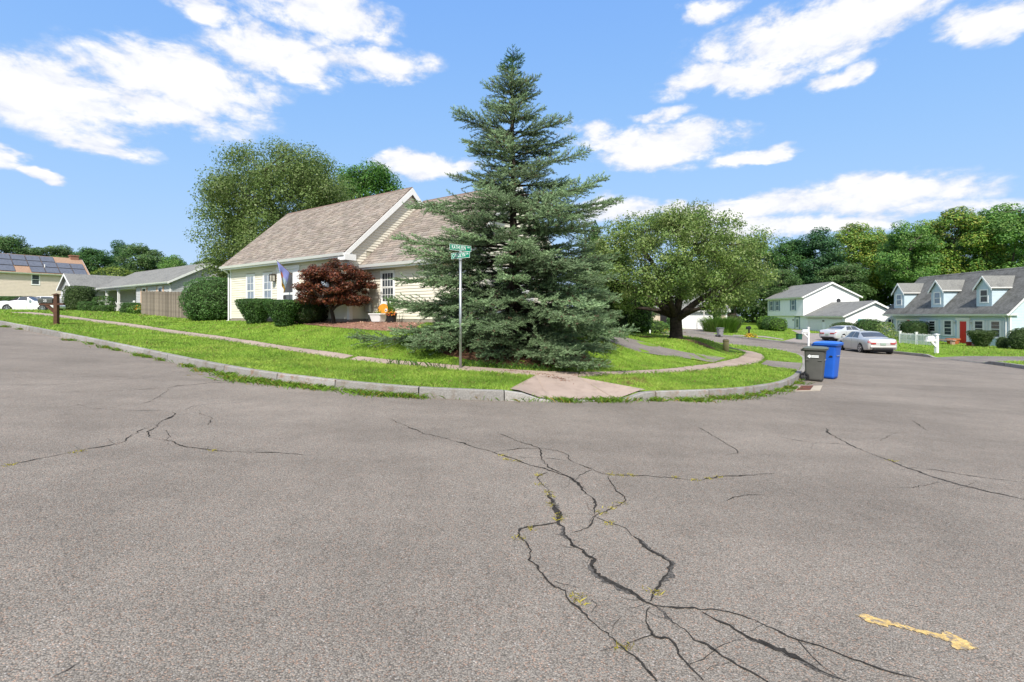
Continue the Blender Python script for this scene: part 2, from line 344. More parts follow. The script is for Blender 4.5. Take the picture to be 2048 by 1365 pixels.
def m_granite():
    m = mat('granite', (.26, .25, .235), .85, .2, 45, .45, 25, .25, rand=.16, col2=(.19, .155, .12), c2scale=4.0, c2lo=.5, c2hi=.7)
    nt = m.node_tree; N = nt.nodes; L = nt.links; b = N['Principled BSDF']; src = b.inputs['Base Color'].links[0].from_socket
    oi = N.new('ShaderNodeObjectInfo'); sc = N.new('ShaderNodeSeparateColor'); L.new(oi.outputs['Color'], sc.inputs[0])
    tc = N.new('ShaderNodeTexCoord'); n = N.new('ShaderNodeTexNoise'); n.inputs['Scale'].default_value = 5.5; n.inputs['Detail'].default_value = 6; n.inputs['Roughness'].default_value = .7; L.new(tc.outputs['Object'], n.inputs['Vector'])
    r = N.new('ShaderNodeMapRange'); r.inputs[1].default_value = .53; r.inputs[2].default_value = .66; L.new(n.outputs[0], r.inputs[0])
    mu = N.new('ShaderNodeMath'); mu.operation = 'MULTIPLY'; L.new(r.outputs[0], mu.inputs[0]); L.new(sc.outputs[0], mu.inputs[1])
    mx = N.new('ShaderNodeMix'); mx.data_type = 'RGBA'; L.new(mu.outputs[0], mx.inputs[0]); L.new(src, mx.inputs[6]); mx.inputs[7].default_value = (.24, .095, .035, 1); L.new(mx.outputs[2], b.inputs['Base Color'])
    return m
M_GRAN = m_granite()

# ------------------------------------------------------------------ ground, road, lawns
def build_ground():
    gx, gy = np.meshgrid(np.linspace(-900, 900, 91), np.linspace(-300, 1500, 91)); n = 91
    Z = R(np.clip(gx, -110, 110), np.clip(gy, -20, 130))-.5
    F = [(j*n+i, j*n+i+1, (j+1)*n+i+1, (j+1)*n+i) for j in range(n-1) for i in range(n-1)]
    tag(link('ground', np_mesh('ground', np.column_stack([gx.ravel(), gy.ravel(), Z.ravel()]), F, smooth=True), M_SOIL), kind='structure')
    xs = np.arange(-125, 66, 1.0); ys = np.arange(-12, 110, 1.0); gx, gy = np.meshgrid(xs, ys); nx = len(xs)
    F = [(j*nx+i, j*nx+i+1, (j+1)*nx+i+1, (j+1)*nx+i) for j in range(len(ys)-1) for i in range(nx-1)]
    tag(link('road', np_mesh('road', np.column_stack([gx.ravel(), gy.ravel(), R(gx, gy).ravel()]), F, smooth=True), M_ROAD), kind='structure')
build_ground()
ROAD = bpy.data.objects['road']
_s, _P, _Nn = poly_sample(CURB1, 0, arc(CURB1, CURB1[-1]), .45); LOT1 = np.vstack([_P+_Nn*.14, [(-24, 140), (-140, 140), (-140, 100)]])
_s, _P, _Nn = poly_sample(CURB2, 0, arc(CURB2, CURB2[-1]), .6); LOT2 = np.vstack([_P+_Nn*.14, [(60, -6), (60, 125), (-24, 125)]])
sheet('lawn', M_SOIL, LOT1, H1, -.012, .7, far=45)
sheet('lawn', M_SOIL, LOT2, H2, -.012, 1.0, far=60)

# granite kerb: every stone its own block following the curve
def kerb(which, poly, s0, s1, lens):
    root = tag(empty('kerb'), kind='structure'); s = s0; i = 0
    while s < s1:
        l = lens(i, s); i += 1; g = .011
        ss_, P, Nn = poly_sample(poly, s+g, s+l-g, .3); hh = curb_h(which, ss_); mb = MB(); rings = []
        for k in range(len(ss_)):
            h = max(hh[k], .02)+random.uniform(-.002, .002); z = float(R(P[k, 0], P[k, 1])); j = random.uniform(-.004, .004)
            sec = [(-.005+j, -.12), (0+j, h*.45), (.006+j*1.5, h-.014), (.02, h+.001), (.135, h), (.145, h-.02), (.145, -.12)]
            rings.append([(P[k, 0]+Nn[k, 0]*a, P[k, 1]+Nn[k, 1]*a, z+b) for a, b in sec])
        mb.loft(rings); o = mb.build('kerb_stone', M_GRAN, root)
        x, y = P[len(P)//2]; rust = max(0, 1-abs(x+4.6)/2.4)*1.0 if which == 1 and x < 1 else (.45 if 3 < x < 9 else .12)
        o.color = (min(1, rust), 0, 0, 1); s += l
K0 = arc(CURB1, (-52, 43.3))
def _l1(i, s):
    return [1.9, 2.3, 1.6, 2.1][i % 4] if s < RAMP_S[0]-11 else [1.45, 1.7, 1.55, 1.35, 1.8][i % 5]
kerb(1, CURB1, K0, arc(CURB1, (10, 58)), _l1)
kerb(2, CURB2, arc(CURB2, (12, 65)), arc(CURB2, (21, 18)), lambda i, s: [1.9, 2.2, 1.7][i % 3])
# ------------------------------------------------------------------ sidewalk slabs
def edge_pts(l): return np.array([G(a, b, H1) for a, b in l])
def resample(P, n):
    seg = np.hypot(*(P[1:]-P[:-1]).T); c = np.concatenate([[0], np.cumsum(seg)]); s = np.linspace(0, c[-1], n)
    return np.stack([np.interp(s, c, P[:, 0]), np.interp(s, c, P[:, 1])], 1)
PAVED = []                                   # outlines where no grass grows
def slab_mesh(outline, hf, dz, th=.07, rot=0.0):
    o = np.asarray(outline); n = len(o); c = o.mean(0); z = hf(o[:, 0], o[:, 1])+dz; mb = MB()
    z = z+rot*(o[:, 0]-c[0])
    zc = float(z.mean())
    ins = c+(o-c)*(1-.012/np.maximum(.2, np.hypot(*(o-c).T)))[:, None]
    mb.add([(a, b, q-th) for (a, b), q in zip(o, z)]+[(a, b, q-.008) for (a, b), q in zip(o, z)]+[(a, b, q) for (a, b), q in zip(ins, z)],
           [(i, (i+1) % n, n+(i+1) % n, n+i) for i in range(n)]+[(n+i, n+(i+1) % n, 2*n+(i+1) % n, 2*n+i) for i in range(n)]+[tuple(range(2*n, 3*n))])
    return mb
def walk(up, lo, step, root, hf=H1, dz=.02):
    A = chaikin(up, 1); B = chaikin(lo, 1)
    L = max(np.hypot(*(A[1:]-A[:-1]).T).sum(), np.hypot(*(B[1:]-B[:-1]).T).sum()); n = max(1, int(round(L/step)))
    A = resample(A, n*4+1); B = resample(B, n*4+1); PAVED.append(np.vstack([A, B[::-1]]))
    for i in range(n):
        a = A[i*4:i*4+5].copy(); b = B[i*4:i*4+5].copy()
        da = (a[-1]-a[0])/max(1e-6, np.hypot(*(a[-1]-a[0]))); db = (b[-1]-b[0])/max(1e-6, np.hypot(*(b[-1]-b[0])))
        a[0] += da*.006; a[-1] -= da*.006; b[0] += db*.006; b[-1] -= db*.006
        slab_mesh(np.vstack([b, a[::-1]]), hf, dz+random.uniform(-.006, .008)).build('paving_slab', M_CONC, root)
SW = tag(empty('sidewalk'), kind='structure')
UP1 = edge_pts([(144, 635), (176, 640), (215, 643), (273, 650), (332, 659.6), (390, 667), (458, 676), (517, 684.7), (565, 693.5), (624, 701), (673, 707), (708, 713)])
LO1 = edge_pts([(144, 638), (176, 643), (215, 648), (273, 656), (332, 665.4), (390, 673), (438, 680), (497, 689.6), (565, 700.5), (624, 709), (660, 714.5), (690, 718)])
# beyond the last readable point the walk runs on beside the kerb
_d = (UP1[0]-UP1[4]); _d /= np.hypot(*_d)
UP1 = np.vstack([UP1[2]+_d*16, UP1[2:]]); LO1 = np.vstack([UP1[0]+np.array([-.58, -.814])*1.15, LO1[2:]])
walk(UP1, LO1, 1.5, SW)
UP2 = edge_pts([(716, 714), (780, 721), (818, 724.5), (897, 731), (936, 735), (994, 738.6), (1053, 742.5), (1078, 743.5)])
LO2 = edge_pts([(698, 720), (780, 729), (818, 733), (896, 739), (955, 743), (1014, 748), (1050, 750.5), (1070, 752)])
walk(UP2, LO2, 1.5, SW)
UP3 = edge_pts([(1160, 746), (1218, 745.5), (1277, 742.5), (1335, 739.6), (1384, 733.8), (1423, 728), (1452, 723), (1472, 718), (1486, 712), (1490, 707), (1484, 703.5), (1470, 699)])
LO3 = edge_pts([(1156, 755), (1208, 750), (1296, 746.8), (1335, 745.5), (1394, 741.6), (1433, 737.6), (1482, 731.8), (1511, 728), (1527, 722), (1530, 714), (1521, 708), (1507, 704.5)])
walk(UP3, LO3, 1.45, SW)
_e = np.array([UP3[-1], LO3[-1]]); _dd = np.array([-.25, .97])
walk(np.array([UP3[-1], UP3[-1]+_dd*4, UP3[-1]+np.array([-2.8, 8.5]), UP3[-1]+np.array([-6, 14])]), np.array([LO3[-1], LO3[-1]+_dd*4, LO3[-1]+np.array([-2.8, 8.5]), LO3[-1]+np.array([-6, 14])]), 1.5, SW)
# corner ramp: landing, centre panel and two flares
def pix(l, f=H1): return [G(a, b, f) for a, b in l]
la, lb, lc, ld = pix([(1072, 743.5), (1158, 746), (1156, 756), (1070, 753)])
s_, RP, RN = poly_sample(CURB1, RAMP_S[0], RAMP_S[1], .2); RP = RP+RN*.15; k1, k2 = len(RP)//5, len(RP)*4//5
s_, FL, FN = poly_sample(CURB1, RAMP_S[0]-.75, RAMP_S[0], .19); FL = FL+FN*.15
s_, FR, FN2 = poly_sample(CURB1, RAMP_S[1], RAMP_S[1]+.75, .19); FR = FR+FN2*.15
for nm, o in (('l', [la, lb, lc, ld]), ('c', list(RP)+[lc, ld]), ('fl', list(FL)+[ld]), ('fr', list(FR)+[lc][::-1])):
    o = np.asarray(o, float)
    if nm == 'fr': o = np.vstack([FR, [lc]])
    PAVED.append(o); c = o.mean(0); o = c+(o-c)*.994
    sheet('paving_slab', M_CONC, o, H1, .018, .12, SW, None)
# ------------------------------------------------------------------ driveways
DR_UP = edge_pts([(1225, 671), (1277, 682), (1327, 696), (1374, 706), (1413, 711), (1452, 717)])
DR_LO = edge_pts([(1240, 696), (1281, 705), (1316, 711), (1374, 717.5), (1427, 726)])
GAR = np.array([[2.6, 22.9], [.2, 19.4]])   # where the drive meets the garage end of the house
drv = np.vstack([GAR[:1], DR_UP[1:], DR_LO[1:][::-1], GAR[1:]])
PAVED.append(drv); sheet('driveway', M_DRIVE, drv, H1, .012, .5)
apr = edge_pts([(1524, 729), (1533, 721), (1570, 724.5), (1607, 729)]); sA, PA, NA = poly_sample(CURB1, DRV_S[0], DRV_S[1], .5)
ap = np.vstack([PA+NA*.146, edge_pts([(1606, 729), (1570, 724.8), (1533, 721.5), (1522, 729)])[1:]])
PAVED.append(ap); sheet('driveway', M_DRIVE, ap, H1, .012, .5)
sA, PA, NA = poly_sample(CURB2, DRV2_S[0], DRV2_S[1], .5)
ap2 = np.vstack([PA+NA*.146, [(31, 25.2), (40, 25.6), (40, 30.2), (31, 30.2)]]); PAVED.append(ap2); sheet('driveway', M_DRIVE, ap2, H2, .012, .8)
sA, PA, NA = poly_sample(CURB2, DRV4_S[1], DRV4_S[0], .5) if DRV4_S[1] < DRV4_S[0] else poly_sample(CURB2, DRV4_S[0], DRV4_S[1], .5)
ap3 = np.vstack([(PA+NA*.146), [(31, 45.5), (36.5, 52.5), (39.7, 59.8), (39.7, 67.8), (37.6, 67.5), (35.5, 60), (31.5, 54)]])
_c = ap3.mean(0); ap3 = ap3[np.argsort(np.arctan2(ap3[:, 1]-_c[1], ap3[:, 0]-_c[0]))]
M_DRIVE2 = mat('pale_drive', (.27, .235, .21), .9, .12, 2, .2, 60, .2)
PAVED.append(ap3); sheet('driveway', M_DRIVE2, ap3, H2, .012, .8)
sA, PA, NA = poly_sample(CURB2, min(DRV3_S), max(DRV3_S), .5)
ap4 = np.vstack([PA+NA*.146, [(22.2, 63.8), (26.4, 63.8), (26.4, 61.2)]]); _c = ap4.mean(0); ap4 = ap4[np.argsort(np.arctan2(ap4[:, 1]-_c[1], ap4[:, 0]-_c[0]))]
PAVED.append(ap4); sheet('driveway', M_DRIVE, ap4, H2, .012, .8)
ap5 = np.array([(-52, 44.5), (-47.5, 41.3), (-44.6, 45.6), (-41.7, 49.0), (-46.2, 52.3), (-49.5, 48)]); PAVED.append(ap5); sheet('driveway', M_DRIVE, ap5, H1, .012, .8)
# pale front walk of the white house, seen as a strip across its lawn
fw = np.array([G(a, b, H2) for a, b in [(1466, 670.2), (1530, 673), (1568, 679), (1566, 680.5), (1528, 675.5), (1466, 672)]]); PAVED.append(fw)
sheet('footpath', M_DRIVE2, fw, H2, .014, .8)

# ------------------------------------------------------------------ cracks, weeds and paint on the road
M_CRACK = mat('crack_groove', (.034, .031, .028), .95, .35, 25, .5, 60, .1)  # flat dark ribbons laid on the road in place of open grooves
M_WORN = mat('worn_asphalt', (.1, .092, .084), .95, .6, 70, .7, 120, .1)
Z6 = lambda l: [(950+a/2.048, 820+b/2.048) for a, b in l]
Z5 = lambda l: [(a/2.926, 720+b/2.926) for a, b in l]
CR = [
 (.011, [(783, 840), (820, 855), (870, 874), (910, 886), (950, 898)]+Z6([(70, 178), (180, 212), (300, 240), (350, 262), (410, 285)])),
 (.013, Z6([(100, 100), (180, 130), (270, 158), (280, 190), (300, 215), (320, 248), (380, 275), (412, 293), (430, 325), (460, 360), (485, 385), (490, 430)])),
 (.009, Z6([(70, 178), (160, 165), (280, 160), (370, 180), (395, 215), (470, 243), (490, 255), (530, 268), (640, 272), (740, 275), (820, 280), (900, 290), (1000, 278), (1100, 270), (1230, 262)])),
 (.010, Z6([(410, 293), (440, 265), (480, 248)])),
 (.008, Z6([(180, 195), (260, 200), (330, 207), (395, 213)])),
 (.012, Z6([(545, 275), (560, 305), (590, 330), (610, 360), (600, 385), (560, 405), (515, 425), (490, 440)])),
 (.022, Z6([(300, 258), (260, 275), (255, 295), (280, 320), (305, 345), (300, 380), (315, 405), (340, 430), (345, 460), (380, 490), (395, 520), (430, 560), (440, 600), (465, 640), (520, 685), (560, 715), (630, 748), (690, 785), (730, 805)])),
 (.006, Z6([(345, 432), (400, 428), (490, 432)])),
 (.009, Z6([(490, 440), (465, 465), (440, 495), (395, 508)])),
 (.014, Z6([(490, 440), (540, 465), (600, 485), (640, 520), (690, 560), (710, 590), (770, 625), (780, 660), (770, 710), (745, 760), (720, 790)])),
 (.013, Z6([(335, 465), (270, 475), (230, 488), (180, 495), (178, 535), (205, 590), (215, 630), (270, 665), (330, 715), (400, 750), (430, 790), (475, 830), (480, 860), (530, 905), (580, 945), (620, 985), (660, 1040), (700, 1080), (745, 1125)])),
 (.010, Z6([(730, 805), (790, 822), (860, 825), (930, 830), (1000, 838), (1080, 850), (1160, 880), (1240, 905), (1310, 935), (1400, 955), (1500, 985), (1600, 1030), (1700, 1075), (1850, 1125)])),
 (.017, Z6([(730, 805), (790, 840), (850, 885), (920, 945), (990, 985), (1050, 1030), (1120, 1075), (1210, 1125)])),
 (.014, Z6([(930, 835), (1000, 870), (1060, 890), (1120, 930), (1200, 960), (1270, 1000), (1340, 1030), (1420, 1070), (1520, 1125)])),
 (.009, Z6([(1310, 935), (1350, 985), (1390, 1040), (1510, 1115)])),
 (.010, Z6([(715, 812), (700, 840), (715, 900), (760, 945), (830, 960), (845, 1010), (880, 1055), (935, 1118)])),
 (.005, Z6([(620, 962), (670, 942), (730, 928)])), (.005, Z6([(990, 985), (1060, 955), (1130, 935)])), (.005, Z6([(880, 1045), (940, 1015), (990, 990)])),
 (.028, Z6([(1440, 75), (1480, 105), (1540, 145), (1600, 170), (1700, 210), (1770, 240), (1850, 270), (1920, 292), (2000, 315), (2060, 330), (2200, 358), (2300, 380)])),
 (.012, Z6([(1250, 113), (1370, 135), (1480, 140), (1545, 150)])), (.016, Z6([(1780, 238), (1900, 252), (2048, 275), (2250, 300)])), (.008, Z6([(1700, 320), (1850, 313), (1900, 300)])),
 (.012, Z6([(1780, 40), (1830, 80), (1880, 95)])), (.008, Z6([(1660, 130), (1700, 105), (1760, 92), (1775, 100)])), (.007, Z6([(1030, 375), (1080, 352), (1180, 350)])),
 (.014, Z5([(20, 628), (120, 605), (250, 580), (400, 548), (570, 520), (750, 492), (765, 460), (840, 405), (890, 390)])),
 (.020, Z5([(870, 455), (870, 430), (925, 400), (935, 370), (1010, 335), (1030, 320), (1005, 305)])),
 (.015, Z5([(870, 455), (900, 465), (1000, 482), (1030, 500), (1130, 520), (1250, 535), (1400, 545), (1550, 555), (1800, 560)])),
 (.009, Z5([(960, 478), (1010, 440), (970, 415)])), (.022, Z5([(980, 165), (1100, 150), (1250, 135), (1400, 128)])), (.012, Z5([(300, 195), (560, 190), (750, 180), (980, 165)])),
 (.011, Z5([(1030, 325), (1160, 310), (1200, 325), (1255, 340), (1215, 385)])), (.010, Z5([(1080, 295), (1150, 275), (1230, 262), (1420, 250)])),
 (.010, Z5([(450, 262), (540, 288), (700, 298), (960, 300)])), (.010, Z5([(1140, 290), (1180, 300), (1165, 320)])), (.013, Z5([(300, 105), (600, 100), (1000, 97), (1200, 88)])),
 (.010, Z5([(980, 170), (930, 210), (880, 240), (820, 262)])), (.011, [(20, 770), (90, 772), (180, 763), (300, 757)]), (.008, [(105, 1362), (130, 1345), (155, 1330)]),
 (.010, [(1395, 725+130), (1440, 880), (1480, 905), (1452, 912)]),
]
def crack(width, pl):
    P = np.array([G(a, b) for a, b in pl]); n = int(max(8, np.hypot(*(P[1:]-P[:-1]).T).sum()/.022)); P = resample(chaikin(P, 1), n)
    j = np.zeros((n, 2))
    for k, amp in ((1, .0045), (3, .011), (9, .02), (30, .03)):
        c = rng.normal(0, amp, (n//k+3, 2)); xs = np.arange(len(c))*k; j += np.stack([np.interp(np.arange(n), xs, c[:, 0]), np.interp(np.arange(n), xs, c[:, 1])], 1)
    fade = np.minimum(1, np.minimum(np.arange(n), np.arange(n)[::-1])/10.0); sc = min(1.0, .5+width*25)
    P = P+j*fade[:, None]*sc
    T = np.gradient(P, axis=0); T /= np.maximum(1e-6, np.hypot(*T.T))[:, None]; Nn = np.stack([-T[:, 1], T[:, 0]], 1)
    wv = np.interp(np.arange(n), np.arange(n//6+2)*6, rng.gamma(2.2, .42, n//6+2)); w = width*wv*(.35+.65*fade)+.0015
    A = P+Nn*(w*rng.uniform(.2, .8, n))[:, None]; B = P-Nn*(w*rng.uniform(.2, .8, n))[:, None]
    V = np.vstack([np.column_stack([A, R(A[:, 0], A[:, 1])+.004]), np.column_stack([B, R(B[:, 0], B[:, 1])+.004])]); i = np.arange(n-1)
    link('crack', np_mesh('crack', V, np.stack([i, i+1, n+i+1, n+i], 1)), M_CRACK, ROAD)
    if width > .012:                          # broken asphalt beside the wide cracks
        for q in range(int(n*.035)):
            c = rng.integers(4, n-4); l = rng.integers(5, 16); a0, a1 = max(0, c-l), min(n-1, c+l); seg = P[a0:a1]; t = np.linspace(-1, 1, len(seg)); side = rng.choice([-1, 1])
            ww = np.sqrt(np.maximum(0, 1-t*t))*rng.uniform(.012, .045)*(1+rng.normal(0, .3, len(seg)))*(width/.03+.35)
            A = seg+Nn[a0:a1]*side*.002; B = seg+Nn[a0:a1]*(side*np.abs(ww))[:, None]; m_ = len(seg)
            V = np.vstack([np.column_stack([A, R(A[:, 0], A[:, 1])+.002]), np.column_stack([B, R(B[:, 0], B[:, 1])+.002])]); i = np.arange(m_-1)
            link('worn_patch', np_mesh('worn_patch', V, np.stack([i, i+1, m_+i+1, m_+i], 1)), M_WORN, ROAD)
def offshoots():
    for w_, l_ in list(CR):
        if w_ < .012: continue
        P = np.array(l_, float)
        for q in range(max(1, len(P)//4)):
            i = rng.integers(0, len(P)-1); t = rng.random(); a = P[i]*(1-t)+P[i+1]*t; ang = rng.uniform(0, 6.28); sc = max(3.0, (a[1]-640)*.042)
            pts = [tuple(a)]
            for k in range(3): ang += rng.normal(0, .6); a = a+np.array([math.cos(ang), math.sin(ang)*.55])*sc*rng.uniform(.5, 1.2); pts.append(tuple(a))
            if pts[-1][1] < 1400 and min(p[1] for p in pts) > 735: CR.append((.0025, pts))
offshoots()
for i_, (w_, l_) in enumerate(CR):
    far_side = np.mean([p[0] for p in l_]) < 700 or (np.mean([p[0] for p in l_]) > 1600 and np.mean([p[1] for p in l_]) < 1050)
    crack(w_*(.6 if far_side else .9), l_)
def m_paint():
    m = mat('yellow_paint', (.56, .39, .15), .85, .25, 40, .5, 90, .2, col2=(.24, .2, .16), c2scale=34, c2lo=.47, c2hi=.6); return m
def paint():
    pl = [(1712, 1232), (1730, 1231), (1752, 1238), (1781, 1245), (1830, 1259), (1883, 1272), (1890, 1265), (1908, 1273), (1930, 1285), (1959, 1301), (1938, 1304), (1914, 1305), (1902, 1298), (1902, 1290), (1880, 1282), (1826, 1266), (1780, 1254), (1774, 1259), (1756, 1254), (1735, 1246)]
    P = np.array([G(a, b) for a, b in pl]); P = resample(np.vstack([P, P[:1]]), 120)[:-1]+rng.normal(0, .005, (119, 2))
    o = sheet('painted_arrow', m_paint(), P, R, .004, .5, ROAD, None)
paint()

# ------------------------------------------------------------------ grass
M_GRASS = mat('grass_blade', (1, 1, 1), .55, .12, .8, spec=.25, attr=True, trans=.35)
def blades(name, P, Z, hgt, wid, cols, label, lean=.5, cat='grass'):
    n = len(P); a = rng.uniform(0, 2*math.pi, n); ca, sa = np.cos(a), np.sin(a); w = wid*rng.uniform(.6, 1.3, n); h = hgt*rng.uniform(.45, 1.25, n)
    lx = rng.normal(0, lean, n)*h; ly = rng.normal(0, lean, n)*h
    V = np.empty((n, 4, 3)); V[:, 0] = np.column_stack([P[:, 0]-ca*w, P[:, 1]-sa*w, Z]); V[:, 1] = np.column_stack([P[:, 0]+ca*w, P[:, 1]+sa*w, Z])
    V[:, 2] = np.column_stack([P[:, 0]+ca*w*.55+lx*.45, P[:, 1]+sa*w*.55+ly*.45, Z+h*.65]); V[:, 3] = np.column_stack([P[:, 0]+lx, P[:, 1]+ly, Z+h])
    F = np.array([[0, 1, 2], [0, 2, 3]])[None]+4*np.arange(n)[:, None, None]
    o = link(name, np_mesh(name, V.reshape(-1, 3), F.reshape(-1, 3), np.repeat(cols, 4, 0)), M_GRASS); return tag(o, label, cat, kind='stuff')
def vnoise(x, y, sc, seed):
    r = np.random.default_rng(seed); g = r.random((64, 64)); u = x/sc; v = y/sc; i = np.floor(u).astype(int); j = np.floor(v).astype(int); fu = ss(0, 1, u-i); fv = ss(0, 1, v-j)
    f = lambda a, b: g[a % 64, b % 64]
    return (f(i, j)*(1-fu)+f(i+1, j)*fu)*(1-fv)+(f(i, j+1)*(1-fu)+f(i+1, j+1)*fu)*fv
HOUSE_FP = [np.array([(-14.6, 25.3), (-6.4, 19.3), (-1.8, 16.9), (2.4, 22.7), (-5, 30), (-11, 32)])]
BED = np.array([G(a, b, H1) for a, b in [(440, 634.5), (500, 638), (555, 644), (620, 650.5), (700, 658), (790, 664), (838, 667)]]+[(-3.0, 17.5), (-6.2, 20.0), (-14.4, 26)])
MULCHC = mat('tree_mulch', (.16, .085, .05), .95, .4, 12, .5, 40, .1)
def lawn_grass():
    bx = [G(a, b, H1) for a, b in [(1180, 757), (1290, 757), (1300, 775), (1262, 783), (1215, 772)]]
    def gen(lot, hf, lo, hi, dens, hgt, wid, nm, label, xr=1.3):
        A = .5*2*xr*(hi*hi-lo*lo)
        n = int(A*dens); y = np.sqrt(rng.uniform(lo*lo, hi*hi, n)); x = rng.uniform(-xr, xr, n)*y
        k = in_poly(lot, x, y); x, y = x[k], y[k]
        for p in PAVED+HOUSE_FP+[BED]:
            o = np.asarray(p); b0 = o.min(0)-.1; b1 = o.max(0)+.1; m_ = (x > b0[0]) & (x < b1[0]) & (y > b0[1]) & (y < b1[1])
            k = np.ones(len(x), bool); idx = np.where(m_)[0]; k[idx[in_poly(o, x[idx], y[idx])]] = False; x, y = x[k], y[k]
        # bare soil: under the spruce, round the maple, worn patch beside the ramp
        q = ((np.hypot((x-.1)/2.5, (y-14.4)/1.9) < 1) & (rng.random(len(x)) < .9)) | ((np.hypot((x-7.9)/1.9, (y-24.2)/1.0) < 1) & (rng.random(len(x)) < .85))
        bare = in_poly(np.array(bx), x, y) & (vnoise(x, y, .25, 5) > .42)
        q |= bare & (rng.random(len(x)) < .75); x, y = x[~q], y[~q]; bare = bare[~q]
        Z = hf(x, y)-.012
        t = vnoise(x, y, .9, 1)*.5+vnoise(x, y, .28, 2)*.3+vnoise(x, y, 2.6, 3)*.2
        c1 = np.array([.2, .335, .042]); c2 = np.array([.315, .43, .07]); c3 = np.array([.13, .245, .032])
        tt = np.clip((t-.3)/.4, 0, 1)[:, None]; col = c1*(1-tt)+c2*tt; k3 = (vnoise(x, y, .5, 4) > .68)[:, None]; col = np.where(k3, c3*.5+col*.5, col)
        col *= rng.uniform(.75, 1.25, (len(x), 1)); dead = (rng.random(len(x)) < .035+.1*(t < .34)+.25*(vnoise(x, y, 1.7, 8) > .8)*(vnoise(x, y, .3, 12) > .45)) | bare; col[dead] = np.array([.27, .2, .08])*rng.uniform(.7, 1.2, (dead.sum(), 1))
        hh = hgt*(.55+.9*vnoise(x, y, .45, 6)); 
        blades(nm, np.column_stack([x, y]), Z, hh, wid, col, label)
        return len(x)
    n = gen(LOT1, H1, 8.7, 12.5, 2300, .052, .0045, 'grass', 'bright green lawn grass on the corner verge beside the kerb', 1.1)
    n += gen(LOT1, H1, 12.5, 18, 800, .055, .0075, 'grass', 'lawn grass around the spruce and along the sidewalk', 1.15)
    n += gen(LOT1, H1, 18, 29, 240, .055, .014, 'grass', 'lawn grass in front of the cream house', 1.15)
    n += gen(LOT1, H1, 29, 56, 34, .09, .034, 'grass', 'far lawn grass beyond the fence and the driveway', 1.15)
    n += gen(LOT2, H2, 22, 40, 110, .07, .018, 'grass', 'lawn grass in front of the blue house', 1.15)
    n += gen(LOT2, H2, 40, 72, 28, .08, .04, 'grass', 'lawn grass around the white house', 1.1)
    # longer grass at the slab edges and, coloured dark for shade, by the spruce
    P = []
    for e in (UP1, LO1, UP2, LO2, UP3, LO3):
        q = resample(chaikin(e, 1), int(np.hypot(*(e[1:]-e[:-1]).T).sum()*38)); P.append(q+rng.normal(0, .035, q.shape))
    P = np.vstack(P); P = P[P[:, 1] < 32]; col = np.array([.13, .26, .02])*rng.uniform(.6, 1.3, (len(P), 1)); blades('grass', P, H1(P[:, 0], P[:, 1]), .06, .008, col, 'ragged grass overhanging the edges of the sidewalk slabs', .9)
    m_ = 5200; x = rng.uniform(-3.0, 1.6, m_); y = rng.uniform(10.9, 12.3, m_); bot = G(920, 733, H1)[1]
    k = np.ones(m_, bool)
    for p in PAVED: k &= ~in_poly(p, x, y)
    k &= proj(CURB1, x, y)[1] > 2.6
    x, y = x[k], y[k]; col = np.array([.055, .12, .02])*rng.uniform(.6, 1.4, (len(x), 1)); blades('grass', np.column_stack([x, y]), H1(x, y), .17, .007, col, 'long grass with shade in its colour along the foot of the spruce')
    return n
NG = lawn_grass()
